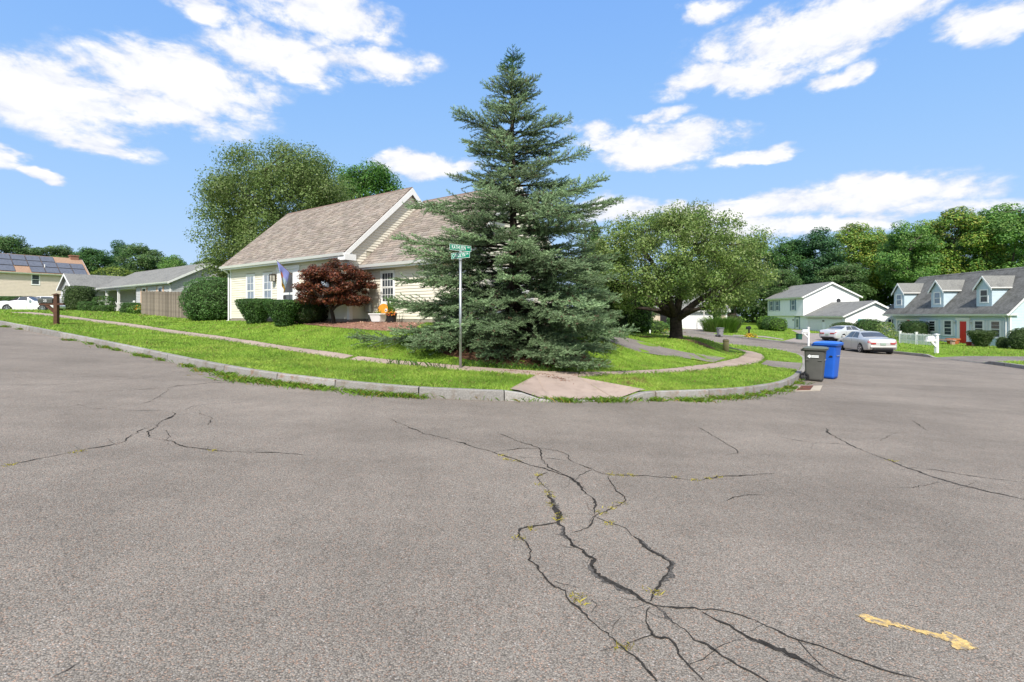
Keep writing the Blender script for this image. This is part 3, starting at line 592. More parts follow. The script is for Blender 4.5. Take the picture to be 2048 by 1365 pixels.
def kerb_weeds():
    spots = [(10, 655, .25), (45, 660, .2), (140, 682, .2), (190, 690, .25), (185, 684, .2), (215, 697, .25), (240, 702, .22), (285, 713, .25), (300, 716, .2), (330, 722, .2), (380, 735, .22), (415, 744, .3), (455, 752, .3), (470, 758, .25), (495, 764, .4), (520, 764, .35), (545, 770, .3), (590, 773, .4), (625, 777, .4), (650, 780, .35), (715, 786, .3), (745, 791, .4),
             (790, 793, .35), (825, 796, .3), (932, 796, .12), (1050, 801, .3), (1065, 799, .3), (1125, 804, .25), (1140, 805, .2), (1200, 804, .3), (1225, 803, .35), (1270, 800, .3), (1310, 802, .25), (1375, 803, .3), (1400, 803, .3), (1440, 799, .3), (1475, 797, .35), (1505, 792, .3), (1535, 788, .25), (1560, 783, .25), (1578, 778, .3), (1590, 768, .3)]
    P = []
    for a, b, r in spots:
        c = np.array(G(a, b)); n = int(150*r/.25); P.append(c+rng.normal(0, 1, (n, 2))*np.array([r*.55, r*.28]))
    s_, KP, KN = poly_sample(CURB1, RAMP_S[0]-18, RAMP_S[1]+9, .02); k = rng.random(len(KP)) < .5*vnoise(s_, s_*0, .8, 9); P.append(KP[k]+rng.normal(0, .02, (k.sum(), 2))-KN[k]*.02)
    P = np.vstack(P); d = proj(CURB1, P[:, 0], P[:, 1])[1]; outside = ~in_poly(LOT1, P[:, 0], P[:, 1]); P = P[outside]
    col = np.array([.13, .24, .02])*rng.uniform(.6, 1.3, (len(P), 1)); y_ = rng.random(len(P)) < .12; col[y_] = np.array([.3, .22, .05])
    blades('kerb_weeds', P, R(P[:, 0], P[:, 1]), .085, .008, col, 'green weeds growing in the gutter along the kerb', .9, 'weeds')
    P = []
    for a, b in Z6([(110, 188), (130, 205), (160, 212), (265, 270), (268, 310), (300, 340), (305, 355), (305, 390), (345, 435), (345, 455), (230, 488), (180, 525), (515, 425), (560, 405), (600, 385), (545, 467), (560, 268), (600, 270), (640, 270), (820, 280), (900, 290), (960, 283), (1000, 278), (745, 760), (415, 765), (430, 790), (605, 975), (1710, 212)])+Z5([(60, 620), (430, 545), (480, 535), (1250, 535), (1100, 92), (1180, 88), (1450, 145)]):
        c = np.array(G(a, b)); P.append(c+rng.normal(0, .02, (22, 2))*np.array([1.3, 1]))
    P = np.vstack(P); col = np.array([.42, .36, .05])*rng.uniform(.5, 1.2, (len(P), 1)); blades('crack_weeds', P, R(P[:, 0], P[:, 1]), .016, .0035, col, 'tiny yellow weeds sprouting from cracks in the road', 1.2, 'weeds')
kerb_weeds()
# ================================================================== vegetation
M_BARK = mat('bark', (.09, .075, .062), .95, .35, 9, .9, 18, .1)
M_BARKD = mat('dark_bark', (.045, .036, .03), .95, .4, 9, .9, 18, .1)
M_LEAF = mat('leaf', (1, 1, 1), .5, .1, 1.0, spec=.35, attr=True, trans=.42)
M_NEEDLE = mat('needle', (1, 1, 1), .6, .1, 2.0, spec=.3, attr=True, trans=.2)
def unit(v): return v/np.maximum(1e-9, np.linalg.norm(v, axis=1))[:, None]
def leaf_geo(P, Nr, size, cols, asp=.55, fold=.25):
    n = len(P); r = rng.normal(size=(n, 3)); Nr = unit(Nr); t = unit(np.cross(Nr, r)); b = np.cross(Nr, t); L = (size*rng.uniform(.65, 1.3, n))[:, None]; W = L*asp
    V = np.empty((n, 4, 3)); V[:, 0] = P-t*L*.5; V[:, 1] = P+b*W*.5-Nr*L*fold*.3+t*L*.05; V[:, 2] = P+t*L*.5-Nr*L*fold; V[:, 3] = P-b*W*.5-Nr*L*fold*.3+t*L*.05
    return V.reshape(-1, 3), np.arange(4*n).reshape(n, 4), np.repeat(cols, 4, 0)
def leaf_mesh(name, P, Nr, size, cols, **k):
    V, F, c = leaf_geo(P, Nr, size, cols, **k); return np_mesh(name, V, F, c)
def sphere_pts(n): return unit(rng.normal(size=(n, 3)))
def cluster_leaves(cen, rad, n, flat=.8, up=.5, shell=.55):
    """leaves spread through clumps: positions, facing and clump index"""
    w = rad**2; ci = rng.choice(len(cen), n, p=w/w.sum()); d = sphere_pts(n); rr = rad[ci]*(shell+(1-shell)*rng.random(n)**.6)*rng.uniform(.85, 1.15, n)
    P = cen[ci]+d*rr[:, None]*np.array([1, 1, flat]); Nr = d+np.array([0, 0, up])+rng.normal(0, .38, (n, 3)); return P, Nr, ci
def curve3(a, b, bend, n=6):
    a = np.asarray(a, float); b = np.asarray(b, float); m_ = (a+b)/2+np.asarray(bend, float); t = np.linspace(0, 1, n)[:, None]
    return (1-t)**2*a+2*t*(1-t)*m_+t*t*b
def tree_skel(mb, base_h, fork, cen, nprim, r0, flare=1.35, lean=(0, 0), thin=.012, twig=True):
    """tapered trunk, curved limbs to the main clumps, thin branches to the others"""
    top = np.array([lean[0], lean[1], fork]); tp = curve3((0, 0, -base_h), top, (rng.normal(0, .1), rng.normal(0, .1), 0), 7)
    mb.tube(tp, [r0*flare*1.15, r0*flare, r0*1.05, r0, r0*.97, r0*.95, r0*.9], 12)
    idx = [int(rng.integers(len(cen)))]
    for _ in range(nprim-1):
        d = np.min(np.linalg.norm(cen[:, None]-cen[idx][None], axis=2), 1); idx.append(int(np.argmax(d)))
    prim = []
    for i in idx:
        st = tp[-1]*(1-.0)+(tp[-2]-tp[-1])*rng.uniform(0, .8); tgt = cen[i]; h = np.linalg.norm(tgt-st)
        c = curve3(st, tgt, (-(tgt[0]-st[0])*.12+rng.normal(0, .05*h), -(tgt[1]-st[1])*.12+rng.normal(0, .05*h), .12*h), 8); q = np.linspace(r0*.62, .02+.05*r0, 8); mb.tube(c, list(q), 7); prim.append(c)
    allp = np.vstack([c[2:] for c in prim])
    if twig:
        for i, c in enumerate(cen):
            j = int(np.argmin(np.linalg.norm(allp-c, axis=1)+np.maximum(0, allp[:, 2]-c[2])*.6)); a = allp[j]
            mb.tube(curve3(a, c, rng.normal(0, .08, 3)*np.linalg.norm(c-a), 4), [thin*2.2, thin*1.7, thin*1.2, thin*.6], 4, False)
    return prim
def crown_clumps(n, rx, ry, zc, rz, seed, inner=.45, lobes=0, low=-1.0, pw=2.0):
    r = np.random.default_rng(seed); out = []
    if lobes: lb = unit(r.normal(size=(lobes, 3))); lb[:, 2] = np.abs(lb[:, 2])*.9
    while len(out) < n:
        d = r.normal(size=3); d /= np.linalg.norm(d)
        if d[2] < low: continue
        q = inner+(1-inner)*r.random()**.45; s = 1.0
        if lobes: s = .74+.26*np.max(np.clip(lb@d, 0, 1)**4)*1.15
        out.append(d*q*s*np.array([rx, ry, rz])+np.array([0, 0, zc]))
    return np.array(out)
def tint(n, base, v=.25, hue=.08):
    c = np.asarray(base)[None]*rng.uniform(1-v, 1+v, (n, 1)); c = c*(1+rng.normal(0, hue, (n, 3))); return np.clip(c, .003, 1)
def tree(name, loc, cen, rad, nleaf, size, cols, fork, nprim, r0, label, cat='tree', group=None, bark=None, base=.3, flat=.8, up=.5, cvar=.18, shell=.55, lean=(0, 0), thin=.014, asp=.55, twig=True):
    cols = np.asarray(cols)*(1.6 if name == 'wood_tree' else 1.0); t = empty(name, loc, 0, label, cat, group); mb = MB(); tree_skel(mb, base, fork, cen, nprim, r0, lean=lean, thin=thin, twig=twig); mb.build('trunk', bark or M_BARK, t, smooth=True)
    P, Nr, ci = cluster_leaves(cen, rad, nleaf, flat, up, shell); cc = tint(len(cen), (1, 1, 1), cvar, .04); cols = np.asarray(cols); pick = cols[rng.integers(len(cols), size=nleaf)]
    col = np.clip(pick*cc[ci]*rng.uniform(.88, 1.13, (nleaf, 1)), .002, 1)
    link('crown', leaf_mesh(name+'_crown', P, Nr, size, col, asp=asp), M_LEAF, t); return t

# ---- the blue-green spruce on the corner
def spruce(name, loc, hgt, rfun, label, seed, dens=1.0, cols=((.14, .21, .1), (.19, .268, .14), (.105, .168, .074)), start=.12, green_top=False, tscale=1.0):
    r = np.random.default_rng(seed); t = empty(name, loc, 0, label, 'tree'); trunk = MB(); br = MB()
    zz = np.linspace(-.3, hgt*.97, 14); wob = r.normal(0, .025, (14, 2)); wob[:5] *= .4
    tr = [(wob[i, 0], wob[i, 1], z) for i, z in enumerate(zz)]; trunk.tube(tr, [max(.012, .135*tscale*(1-z/hgt)**.8+.012) if z < hgt else .01 for z in zz], 10)
    SP = []; SD = []; SU = []; SL = []; SC = []
    z = start; whorl = 0
    while z < hgt*.985:
        f = z/hgt; nb = int(r.integers(7, 10)) if f < .55 else (int(r.integers(4, 8)) if f < .88 else int(r.integers(4, 6))); a0 = r.uniform(0, 6.28)
        for b in range(nb):
            az = a0+2*math.pi*b/nb+r.normal(0, .22); zb = z+r.normal(0, .07); ln = rfun(f, az)*(r.uniform(.72, 1.1) if f < .38 else r.uniform(.5, 1.22))*(r.uniform(.5, .8) if r.random() < .2 else 1)
            if ln < .12: ln = .12
            el0 = -.16+.55*f+r.normal(0, .07) if f < .75 else .32+1.6*(f-.75)+r.normal(0, .12)
            if f < .12: el0 = -.1+r.normal(0, .06)
            npt = max(4, int(ln/.16)); pts = [np.array([0, 0, zb])]; d = np.array([math.cos(az)*math.cos(el0), math.sin(az)*math.cos(el0), math.sin(el0)])
            curl = r.uniform(.15, .45); yaw = r.normal(0, .12)
            for k in range(npt):
                q = k/npt; e = el0-.12*math.sin(q*3.0)*(1-f)+curl*max(0, q-.55)*1.6; aa = az+yaw*q
                d = np.array([math.cos(aa)*math.cos(e), math.sin(aa)*math.cos(e), math.sin(e)]); pts.append(pts[-1]+d*ln/npt)
            pts = np.array(pts); br.tube(pts, [max(.004, (.006+.013*ln*tscale)*(1-i/(npt+.6))) for i in range(npt+1)], 5, False)
            bare = .2 if f < .55 else .1
            if f < .3: bare = .24
            nsec = max(7, int(ln/(.048 if f < .4 else .054)*dens)); twig_c = r.uniform(.72, 1.25)
            for s in range(nsec):
                q = bare+(1-bare)*(s+r.random())/nsec; x = q*npt; i = min(npt-1, int(x)); p = pts[i]+(pts[i+1]-pts[i])*(x-i); dd = pts[i+1]-pts[i]; dd = dd/np.linalg.norm(dd)
                sl = min(.62, (1.08-q)*ln*.62*r.uniform(.6, 1.15)+.07); lat = np.cross(dd, (0, 0, 1)); lat /= np.linalg.norm(lat)+1e-9; sgn = -1 if s % 2 else 1
                sd_ = dd*.72+lat*sgn*r.uniform(.45, .8)+np.array([0, 0, r.normal(.02, .2)]); sd_ /= np.linalg.norm(sd_); m_ = max(1, int(sl/.05))
                if sl > .2: br.tube([p, p+sd_*sl*.9], [.004, .002], 3, False)
                for k in range(m_):
                    pp = p+sd_*sl*(k+r.random()*.7)/m_; lt = np.cross(sd_, (0, 0, 1)); s2 = 1 if (k+s) % 2 else -1
                    v = sd_*.85+lt*s2*r.uniform(.1, .75)+np.array([0, 0, r.normal(.16, .22)]); SP.append(pp); SD.append(v); SL.append(r.uniform(.06, .105)); SC.append(twig_c*(.8+.45*q))
            SP.append(pts[-1]); SD.append(pts[-1]-pts[-2]); SL.append(.11); SC.append(twig_c)
        z += (.16+.09*r.random()) if f < .3 else (.2+.15*r.random() if f < .8 else .18); whorl += 1
    for k in range(14): SP.append(np.array([0, 0, hgt*(.93+.07*k/14)])); SD.append(np.array([r.normal(0, .6), r.normal(0, .6), 1])); SL.append(.1); SC.append(1.0)
    trunk.build('trunk', M_BARKD, t, smooth=True); br.build('branches', M_BARKD, t, smooth=True)
    SP = np.array(SP); SD = unit(np.array(SD)); SL = np.array(SL); SC = np.array(SC); n = len(SP); K = 8
    a = unit(np.cross(SD, rng.normal(size=(n, 3)))); b = np.cross(SD, a); V = np.empty((n, K, 3, 3))
    for k in range(K):
        th = k*2.4+rng.uniform(0, .8, n); o = a*np.cos(th)[:, None]+b*np.sin(th)[:, None]; q = SP+SD*(SL*(k/K))[:, None]; nl = (rng.uniform(.032, .052, n))[:, None]; side = np.cross(SD, o)*.0095
        V[:, k, 0] = q-side; V[:, k, 1] = q+side; V[:, k, 2] = q+o*nl*.82+SD*nl*.75
    cols = np.asarray(cols); c = cols[rng.integers(len(cols), size=n)]*SC[:, None]*rng.uniform(.78, 1.28, (n, 1))
    old = rng.random(n) < .035; c[old] = np.array([.12, .085, .05])
    if green_top: k = SP[:, 2] > hgt*.93; c[k] = np.array([.045, .115, .03])*rng.uniform(.7, 1.3, (k.sum(), 1))
    link('crown', np_mesh(name+'_crown', V.reshape(-1, 3), np.arange(n*K*3).reshape(-1, 3), np.repeat(c, K*3, 0)), M_NEEDLE, t)
    return t, n
_hf = [0, .08, .2, .3, .40, .5, .58, .66, .75, .85, .94, 1.0]; _rf = [3.55, 3.6, 3.3, 2.9, 2.4, 2.25, 1.8, 1.75, 1.2, .8, .5, .14]
def rf_main(f, az):
    w = 1.08-.13*math.cos(az)*(f < .4)-.08*math.cos(az)*(f > .5)-.36*max(0, math.cos(az+1.95))**2*(f < .72); return float(np.interp(f, _hf, _rf))*w
SPX, SPY = .02, 14.1
_t, _n = spruce('spruce_tree', (SPX, SPY, h1(SPX, SPY)), 8.4, rf_main, 'tall blue-green spruce on the corner, its skirt sweeping over the lawn behind the street sign', 11, 1.12, green_top=True); _t.scale = (1, 1, .968)
spruce('spruce_tree', (2.55, 17.4, h1(2.55, 17.4)), 3.5, lambda f, az: 1.25*(1-f)**.6+.12, 'shorter spruce behind the right flank of the tall one, above the driveway', 12, .8)
# ---- broad airy tree by the driveway
MX, MY = 7.85, 24.0
cen = crown_clumps(270, 4.3, 3.7, 3.55, 2.65, 21, .4, 0, -.95)
def low_edge(c): return c[:, 2] > np.where(np.hypot(c[:, 0], c[:, 1]) > 2.0, 1.45, 2.05)
cen = cen[low_edge(cen)]; rad = np.random.default_rng(3).uniform(.42, .82, len(cen))
tree('shade_tree', (MX, MY, h1(MX, MY)), cen, rad, 76000, .108, [(.16, .25, .055), (.22, .31, .08), (.125, .205, .05), (.27, .34, .12)], 1.05, 9, .3, 'broad round-crowned tree with a thick low-forking dark trunk beside the driveway', bark=M_BARKD, flat=.75, up=.25, cvar=.22, shell=.25)
BX_ = MB()
# ---- big dense tree behind the cream house
cen = crown_clumps(380, 5.25, 5.0, 6.5, 5.95, 31, .35, 0, -.97); rad = np.random.default_rng(4).uniform(.8, 1.35, len(cen))
tree('linden_tree', (-16.5, 36.2, h1(-16.5, 36.2)), cen, rad, 140000, .15, [(.14, .215, .055), (.18, .26, .075), (.115, .18, .045), (.21, .275, .095)], 2.2, 9, .4, 'big dense domed tree towering behind the cream house', bark=M_BARKD, flat=.85, up=.2, cvar=.22, shell=.3)
# ---- bright tree whose top shows above the cream roof
cen = crown_clumps(130, 4.2, 4.0, 11.6, 4.6, 33, .5, 7, -.6); rad = np.random.default_rng(5).uniform(.7, 1.3, len(cen))
tree('maple_tree', (-14.4, 50, h1(-14.4, 50)), cen, rad, 20000, .24, [(.08, .2, .03), (.12, .26, .045), (.06, .15, .028)], 4, 6, .3, 'bright green tree peeping over the ridge of the cream house roof', flat=.7, up=.8, shell=.6)
# ---- red Japanese maple in the bed
JX, JY = G(668, 647, H1)
cen = np.array([(a, b, c) for a, b, c in crown_clumps(170, 1.45, 1.2, 1.38, 1.0, 41, .3, 0, -.85)]); cen = cen[(cen[:, 2] > .62+.28*np.hypot(cen[:, 0]-.1, cen[:, 1])*.6)]
rad = np.random.default_rng(6).uniform(.2, .36, len(cen))
tree('japanese_maple', (JX, JY, h1(JX, JY)), cen, rad, 26000, .085, [(.21, .06, .03), (.14, .04, .024), (.085, .03, .02), (.28, .1, .045), (.085, .05, .02)], .55, 6, .075, 'small dark red Japanese maple in the mulch bed before the cream house', flat=.5, up=.9, cvar=.3, shell=.2, bark=M_BARKD, thin=.008, lean=(-.12, 0), asp=.6)
# ---- woods: a few kinds of tree, each copied with its own place, size and label
def wood_kinds():
    ks = []
    specs = [(120, 5.2, 5.0, 12.0, 7.6, [(.07, .155, .03), (.1, .2, .04), (.05, .115, .026), (.15, .25, .06)], 9, .8), (115, 4.6, 4.6, 12.5, 7.8, [(.048, .11, .03), (.062, .14, .034), (.036, .085, .024)], 7, .7),
             (120, 5.6, 5.2, 11.2, 7.0, [(.1, .19, .032), (.15, .23, .04), (.07, .14, .026), (.22, .24, .045)], 10, .85), (110, 3.3, 3.3, 11.5, 8.5, [(.036, .09, .035), (.048, .11, .044)], 6, .75), (120, 5.4, 5.2, 9.6, 6.0, [(.05, .095, .03), (.07, .13, .036), (.09, .14, .05)], 8, .6)]
    for i, (n, rx, ry, zc, rz, cols, lob, up) in enumerate(specs):
        cen = crown_clumps(n, rx, ry, zc, rz, 50+i, .42, lob, -.97); rad = np.random.default_rng(60+i).uniform(1.0, 1.8, len(cen))
        ks.append(tree('wood_tree', (0, 0, 0), cen, rad, 26000, .35, cols, 5.0, 6, .3, 'x', 'tree', flat=.6, up=up, cvar=.3, shell=.72, thin=.03, base=1.0))
    return ks
KINDS_ = wood_kinds(); used = set()
def wood(kind, px, D, topy, label, wscale=1.0, grp='trees of the wood behind the houses', name=None):
    x = (px-1024)/FPX*D; z0 = float(R(min(x, 60), min(D, 80)))-.3; src = KINDS_[kind]; ztop = EYE+(HOR-topy)/FPX*D; nat = {0: 20.6, 1: 21.2, 2: 19.2, 3: 20.8, 4: 16.4}[kind]
    o = src if kind not in used else copy_tree(src); used.add(kind); s = (ztop-z0)/nat; o.location = (x, D, z0); o.scale = (s*wscale, s*wscale, s); o.rotation_euler = (0, 0, random.uniform(0, 6.28))
    return tag(o, label, 'tree', grp)
wood(0, 2010, 78, 385, 'tall bright tree rising over the right end of the blue house roof')
wood(2, 1905, 82, 402, 'broad bright green tree above the middle dormer of the blue house')
wood(0, 1815, 80, 428, 'layered green tree above the leftmost dormer of the blue house', .9)
wood(2, 1725, 92, 432, 'yellowing tree standing just right of the white house roof')
wood(3, 1640, 88, 446, 'dark narrow tree directly over the white house ridge', 1.15)
wood(1, 1580, 92, 452, 'dark tree behind the front windows of the white house')
wood(0, 1505, 95, 458, 'green tree just right of the broad round-crowned tree', .9)
wood(1, 1760, 98, 440, 'dark tree filling the gap between white house and blue house')
wood(1, 1960, 98, 398, 'dark tall tree in the back row over the blue house')
wood(4, 1560, 80, 530, 'low dark tree beside the left wall of the white house', 1.0)
wood(4, 1470, 82, 520, 'low shaded tree beside the grey house with the wide garage door', 1.1)
wood(2, 2120, 80, 400, 'tree cut by the right border of the view over the blue house')
wood(4, 1850, 88, 470, 'low dark tree low behind the blue house dormers', 1.2)
wood(1, 1400, 98, 500, 'dark tree behind the grey house roof')
wood(4, 1680, 84, 520, 'low dark tree between the white house gable and the wood', 1.2)
lw = 'trees behind the houses on the left'
wood(4, 15, 88, 463, 'dark tree over the roof with solar panels, cut by the left border', 1.1, lw)
wood(4, 105, 92, 482, 'dark tree over the chimney of the beige house', 1.1, lw)
wood(1, 185, 84, 478, 'tallest dark tree over the grey ranch garage', 1.15, lw)
wood(4, 285, 86, 482, 'rounded dark tree over the ridge of the grey ranch house', 1.1, lw)
wood(3, 237, 96, 474, 'narrow tree between two rounded ones behind the ranch house', 1.0, lw)
wood(0, 350, 82, 500, 'lighter green tree just left of the big domed tree', .9, lw)
wood(1, -60, 90, 478, 'dark tree beyond the left border of the view', 1.2, lw)
wood(4, 420, 96, 510, 'dark tree behind the trunk of the big domed tree', 1.2, lw)
wood(2, 140, 100, 495, 'far tree low between the chimney and the ranch roof', 1.2, lw)
# low growth closing the foot of the wood behind the houses
def undergrowth(x0, x1, y0, y1, n, hmax, label):
    m_ = 240; cx = rng.uniform(x0, x1, m_); cy = y0+(cx-x0)/(x1-x0)*(y1-y0)+rng.normal(0, 2.5, m_); cz = R(np.clip(cx, -100, 60), np.clip(cy, 0, 85))+rng.uniform(.3, hmax, m_); cen = np.column_stack([cx, cy, cz]); rad = rng.uniform(1.6, 2.8, m_)
    P, Nr, ci = cluster_leaves(cen, rad, n, .8, .6, .7); cc = tint(m_, (.07, .14, .036), .35, .08); col = np.clip(cc[ci]*rng.uniform(.75, 1.25, (n, 1)), .002, 1)
    tag(link('undergrowth', leaf_mesh('undergrowth', P, Nr, .62, col), M_LEAF), label, 'undergrowth', kind='stuff')
undergrowth(24, 105, 96, 92, 50000, 7.5, 'dark undergrowth at the foot of the wood behind white and blue houses')
undergrowth(-115, -22, 96, 92, 30000, 6.0, 'dark undergrowth behind the ranch and beige houses')
# ---- shrubs: leaves over a rounded outline
M_CORE = mat('dark_core', (.03, .05, .018), .95, .3, 10, spec=.05)
def shrub(name, loc, prof, sx, sy, n, size, cols, label, cat='shrub', group=None, rz=0.0, bump=.1, up=.4, stems=0, core=True, asp=.5):
    t = empty(name, loc, rz, label, cat, group); pr = np.array(prof, float); seg = np.hypot(*(pr[1:]-pr[:-1]).T); w = seg*(pr[1:, 0]+pr[:-1, 0]+.02); k = rng.choice(len(seg), n, p=w/w.sum()); u = rng.random(n)
    q = pr[k]+(pr[k+1]-pr[k])*u[:, None]; th = rng.uniform(0, 2*math.pi, n); nb = np.stack([(pr[k+1]-pr[k])[:, 1], -(pr[k+1]-pr[k])[:, 0]], 1); nb /= np.maximum(1e-6, np.hypot(*nb.T))[:, None]
    nz = vnoise(th*3.0+20, q[:, 1]*4+7, .5, 17)-.5; r = q[:, 0]*(1+nz*bump*2); dep = rng.random(n)**2*.16; P = np.stack([(r-nb[:, 0]*dep*q[:, 0])*np.cos(th)*sx, (r-nb[:, 0]*dep*q[:, 0])*np.sin(th)*sy, q[:, 1]-nb[:, 1]*dep*.4+nz*bump*.3], 1)
    Nr = np.stack([nb[:, 0]*np.cos(th), nb[:, 0]*np.sin(th), nb[:, 1]+up], 1)+rng.normal(0, .5, (n, 3)); cols = np.asarray(cols)
    col = cols[rng.integers(len(cols), size=n)]*rng.uniform(.7, 1.3, (n, 1))*(1+.5*(vnoise(th*2+3, q[:, 1]*3, .4, 23)-.5))[:, None]
    link('foliage', leaf_mesh(name+'_foliage', P, Nr, size, np.clip(col, .002, 1), asp=asp), M_LEAF, t)
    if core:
        mb = MB(); c = [(max(.01, a*.86), b*.93+.01) for a, b in prof]; mb.loft([[(a*sx*math.cos(2*math.pi*i/14), a*sy*math.sin(2*math.pi*i/14), b) for i in range(14)] for a, b in c]); mb.build('inner_core', M_CORE, t, smooth=True)  # solid dark core added inside so the leaves are not see-through
    return t
BALL = lambda r, h: [(r*.55, 0), (r*.85, h*.12), (r, h*.35), (r*.98, h*.6), (r*.8, h*.84), (r*.45, h*.97), (0, h)]
VASE = lambda r, h: [(r*.42, 0), (r*.55, h*.2), (r*.78, h*.5), (r*.97, h*.78), (r, h*.9), (r*.9, h*.98), (r*.5, h*1.0), (0, h*1.01)]
DRUM = lambda r, h: [(r*.8, 0), (r*.95, h*.1), (r, h*.4), (r*.98, h*.8), (r*.85, h*.95), (r*.4, h), (0, h)]
YEW = [(.045, .11, .026), (.065, .145, .032), (.1, .2, .04)]; PRIV = [(.065, .155, .036), (.1, .21, .052), (.14, .26, .075), (.055, .13, .033)]; BRT = [(.12, .24, .025), (.17, .3, .04), (.085, .18, .026)]; OLV = [(.075, .12, .034), (.1, .15, .045), (.06, .095, .03)]
def at(px, D, hf=h1, dz=-.03): x = (px-1024)/FPX*D; return (x, D, hf(x, D)+dz)
def mw(px, D): return px*D/FPX
shrub('round_shrub', at(426, 26.5), BALL(1.5, 2.35), 1, 1, 10000, .085, PRIV, 'huge rounded green shrub at the end of the weathered board fence', 'shrub')
# ================================================================== houses
M_WHITE = mat('white_trim', (.74, .74, .73), .5, .04, 3, spec=.4)
M_CREAM = mat('cream_siding', (.67, .63, .53), .6, .05, 2.5, spec=.35, rand=.03)
M_CREAMW = mat('cream_wall', (.5, .46, .35), .8, .05, 3)
M_SHING = mat('brown_shingle', (.285, .245, .215), .95, .16, 14, .5, 90, .1, attr=True)
M_ROOFB = mat('brown_roof_deck', (.17, .12, .1), .95, .2, 10, .4, 60, .1)
M_GREYR = mat('grey_roof', (.19, .19, .18), .95, .18, 9, .5, 70, .1, col2=(.15, .15, .145), c2scale=1.2)
M_DGREYR = mat('dark_grey_roof', (.135, .135, .13), .95, .22, 6, .5, 70, .1, col2=(.085, .085, .08), c2scale=.9, c2lo=.45, c2hi=.65)
M_FOUND = mat('foundation', (.26, .22, .19), .9, .15, 4, .3, 40)
M_GLASS = mat('window_glass', (.055, .065, .075), .06, .25, 1.5, spec=.6)
M_GLASSL = mat('window_glass_curtain', (.2, .24, .29), .12, .3, 2.5, spec=.6)
M_GLASSD = mat('window_glass_dark', (.02, .022, .026), .06, .3, 1.5, spec=.6)
M_BRICK = mat('brick', (.26, .13, .09), .9, .25, 9, .3, 60)
M_BLACK = mat('black_paint', (.015, .015, .016), .5, .1, 5)
M_GALV = mat('galvanised_steel', (.42, .44, .45), .38, .12, 12, spec=.5, metal=.75)
def WALL(P0, d):
    n = (d[1], -d[0]); return lambda a, z, o: (P0[0]+d[0]*a+n[0]*o, P0[1]+d[1]*a+n[1]*o, z)
def wbox(mb, W, a0, a1, z0, z1, o0, o1):
    return mb.hexa([W(a0, z0, o0), W(a1, z0, o0), W(a1, z0, o1), W(a0, z0, o1)], [W(a0, z1, o0), W(a1, z1, o0), W(a1, z1, o1), W(a0, z1, o1)])
_BM = {}
def siding(parent, P0, d, L, z0, z1, holes, m, course=.11, gable=None, separate=False, th=.022, below=None):
    """lapped boards on one wall; holes are (a0, a1, z0, z1); gable (peak a, peak z) narrows the boards above z1"""
    W = WALL(P0, d); mb = MB(); z = z0; ztop = gable[1] if gable else z1; ang = math.atan2(d[1], d[0])
    while z < ztop-.02:
        zt = min(z+course, ztop); iv = [(0.0, L)]
        if gable and zt > z1:
            f = max(0.0, (gable[1]-zt)/(gable[1]-z1)); iv = [(gable[0]*(1-f), gable[0]+(L-gable[0])*f)]
            if iv[0][1]-iv[0][0] < .08: break
        if below:                              # hide boards under an abutting roof
            lo = below(zt); iv = [(max(a, lo[0]), min(b, lo[1])) for a, b in iv if min(b, lo[1])-max(a, lo[0]) > .05]
        for h in holes:
            if h[2] < zt-.015 and h[3] > z+.015:
                iv = [q for a, b in iv for q in ((a, min(b, h[0])), (max(a, h[1]), b)) if q[1]-q[0] > .02]
        for a, b in iv:
            if separate:
                key = round(zt-z, 3)
                if key not in _BM:
                    q = MB(); q.hexa([(0, 0, 0), (1, 0, 0), (1, -th, 0), (0, -th, 0)], [(0, 0, key), (1, 0, key), (1, -.003, key), (0, -.003, key)]); me = bpy.data.meshes.new('siding_board'); me.from_pydata(q.v, [], q.f); me.materials.append(m); _BM[key] = me
                o = link('siding_board', _BM[key], None, parent); o.location = W(a, z, 0.004); o.rotation_euler = (0, 0, ang); o.scale = (b-a, 1, 1)
            else:
                mb.hexa([W(a, z, 0), W(b, z, 0), W(b, z, th), W(a, z, th)], [W(a, zt, 0), W(b, zt, 0), W(b, zt, .003), W(a, zt, .003)])
        z = zt
    if not separate: tag(mb.build('siding', m, parent), kind='stuff')
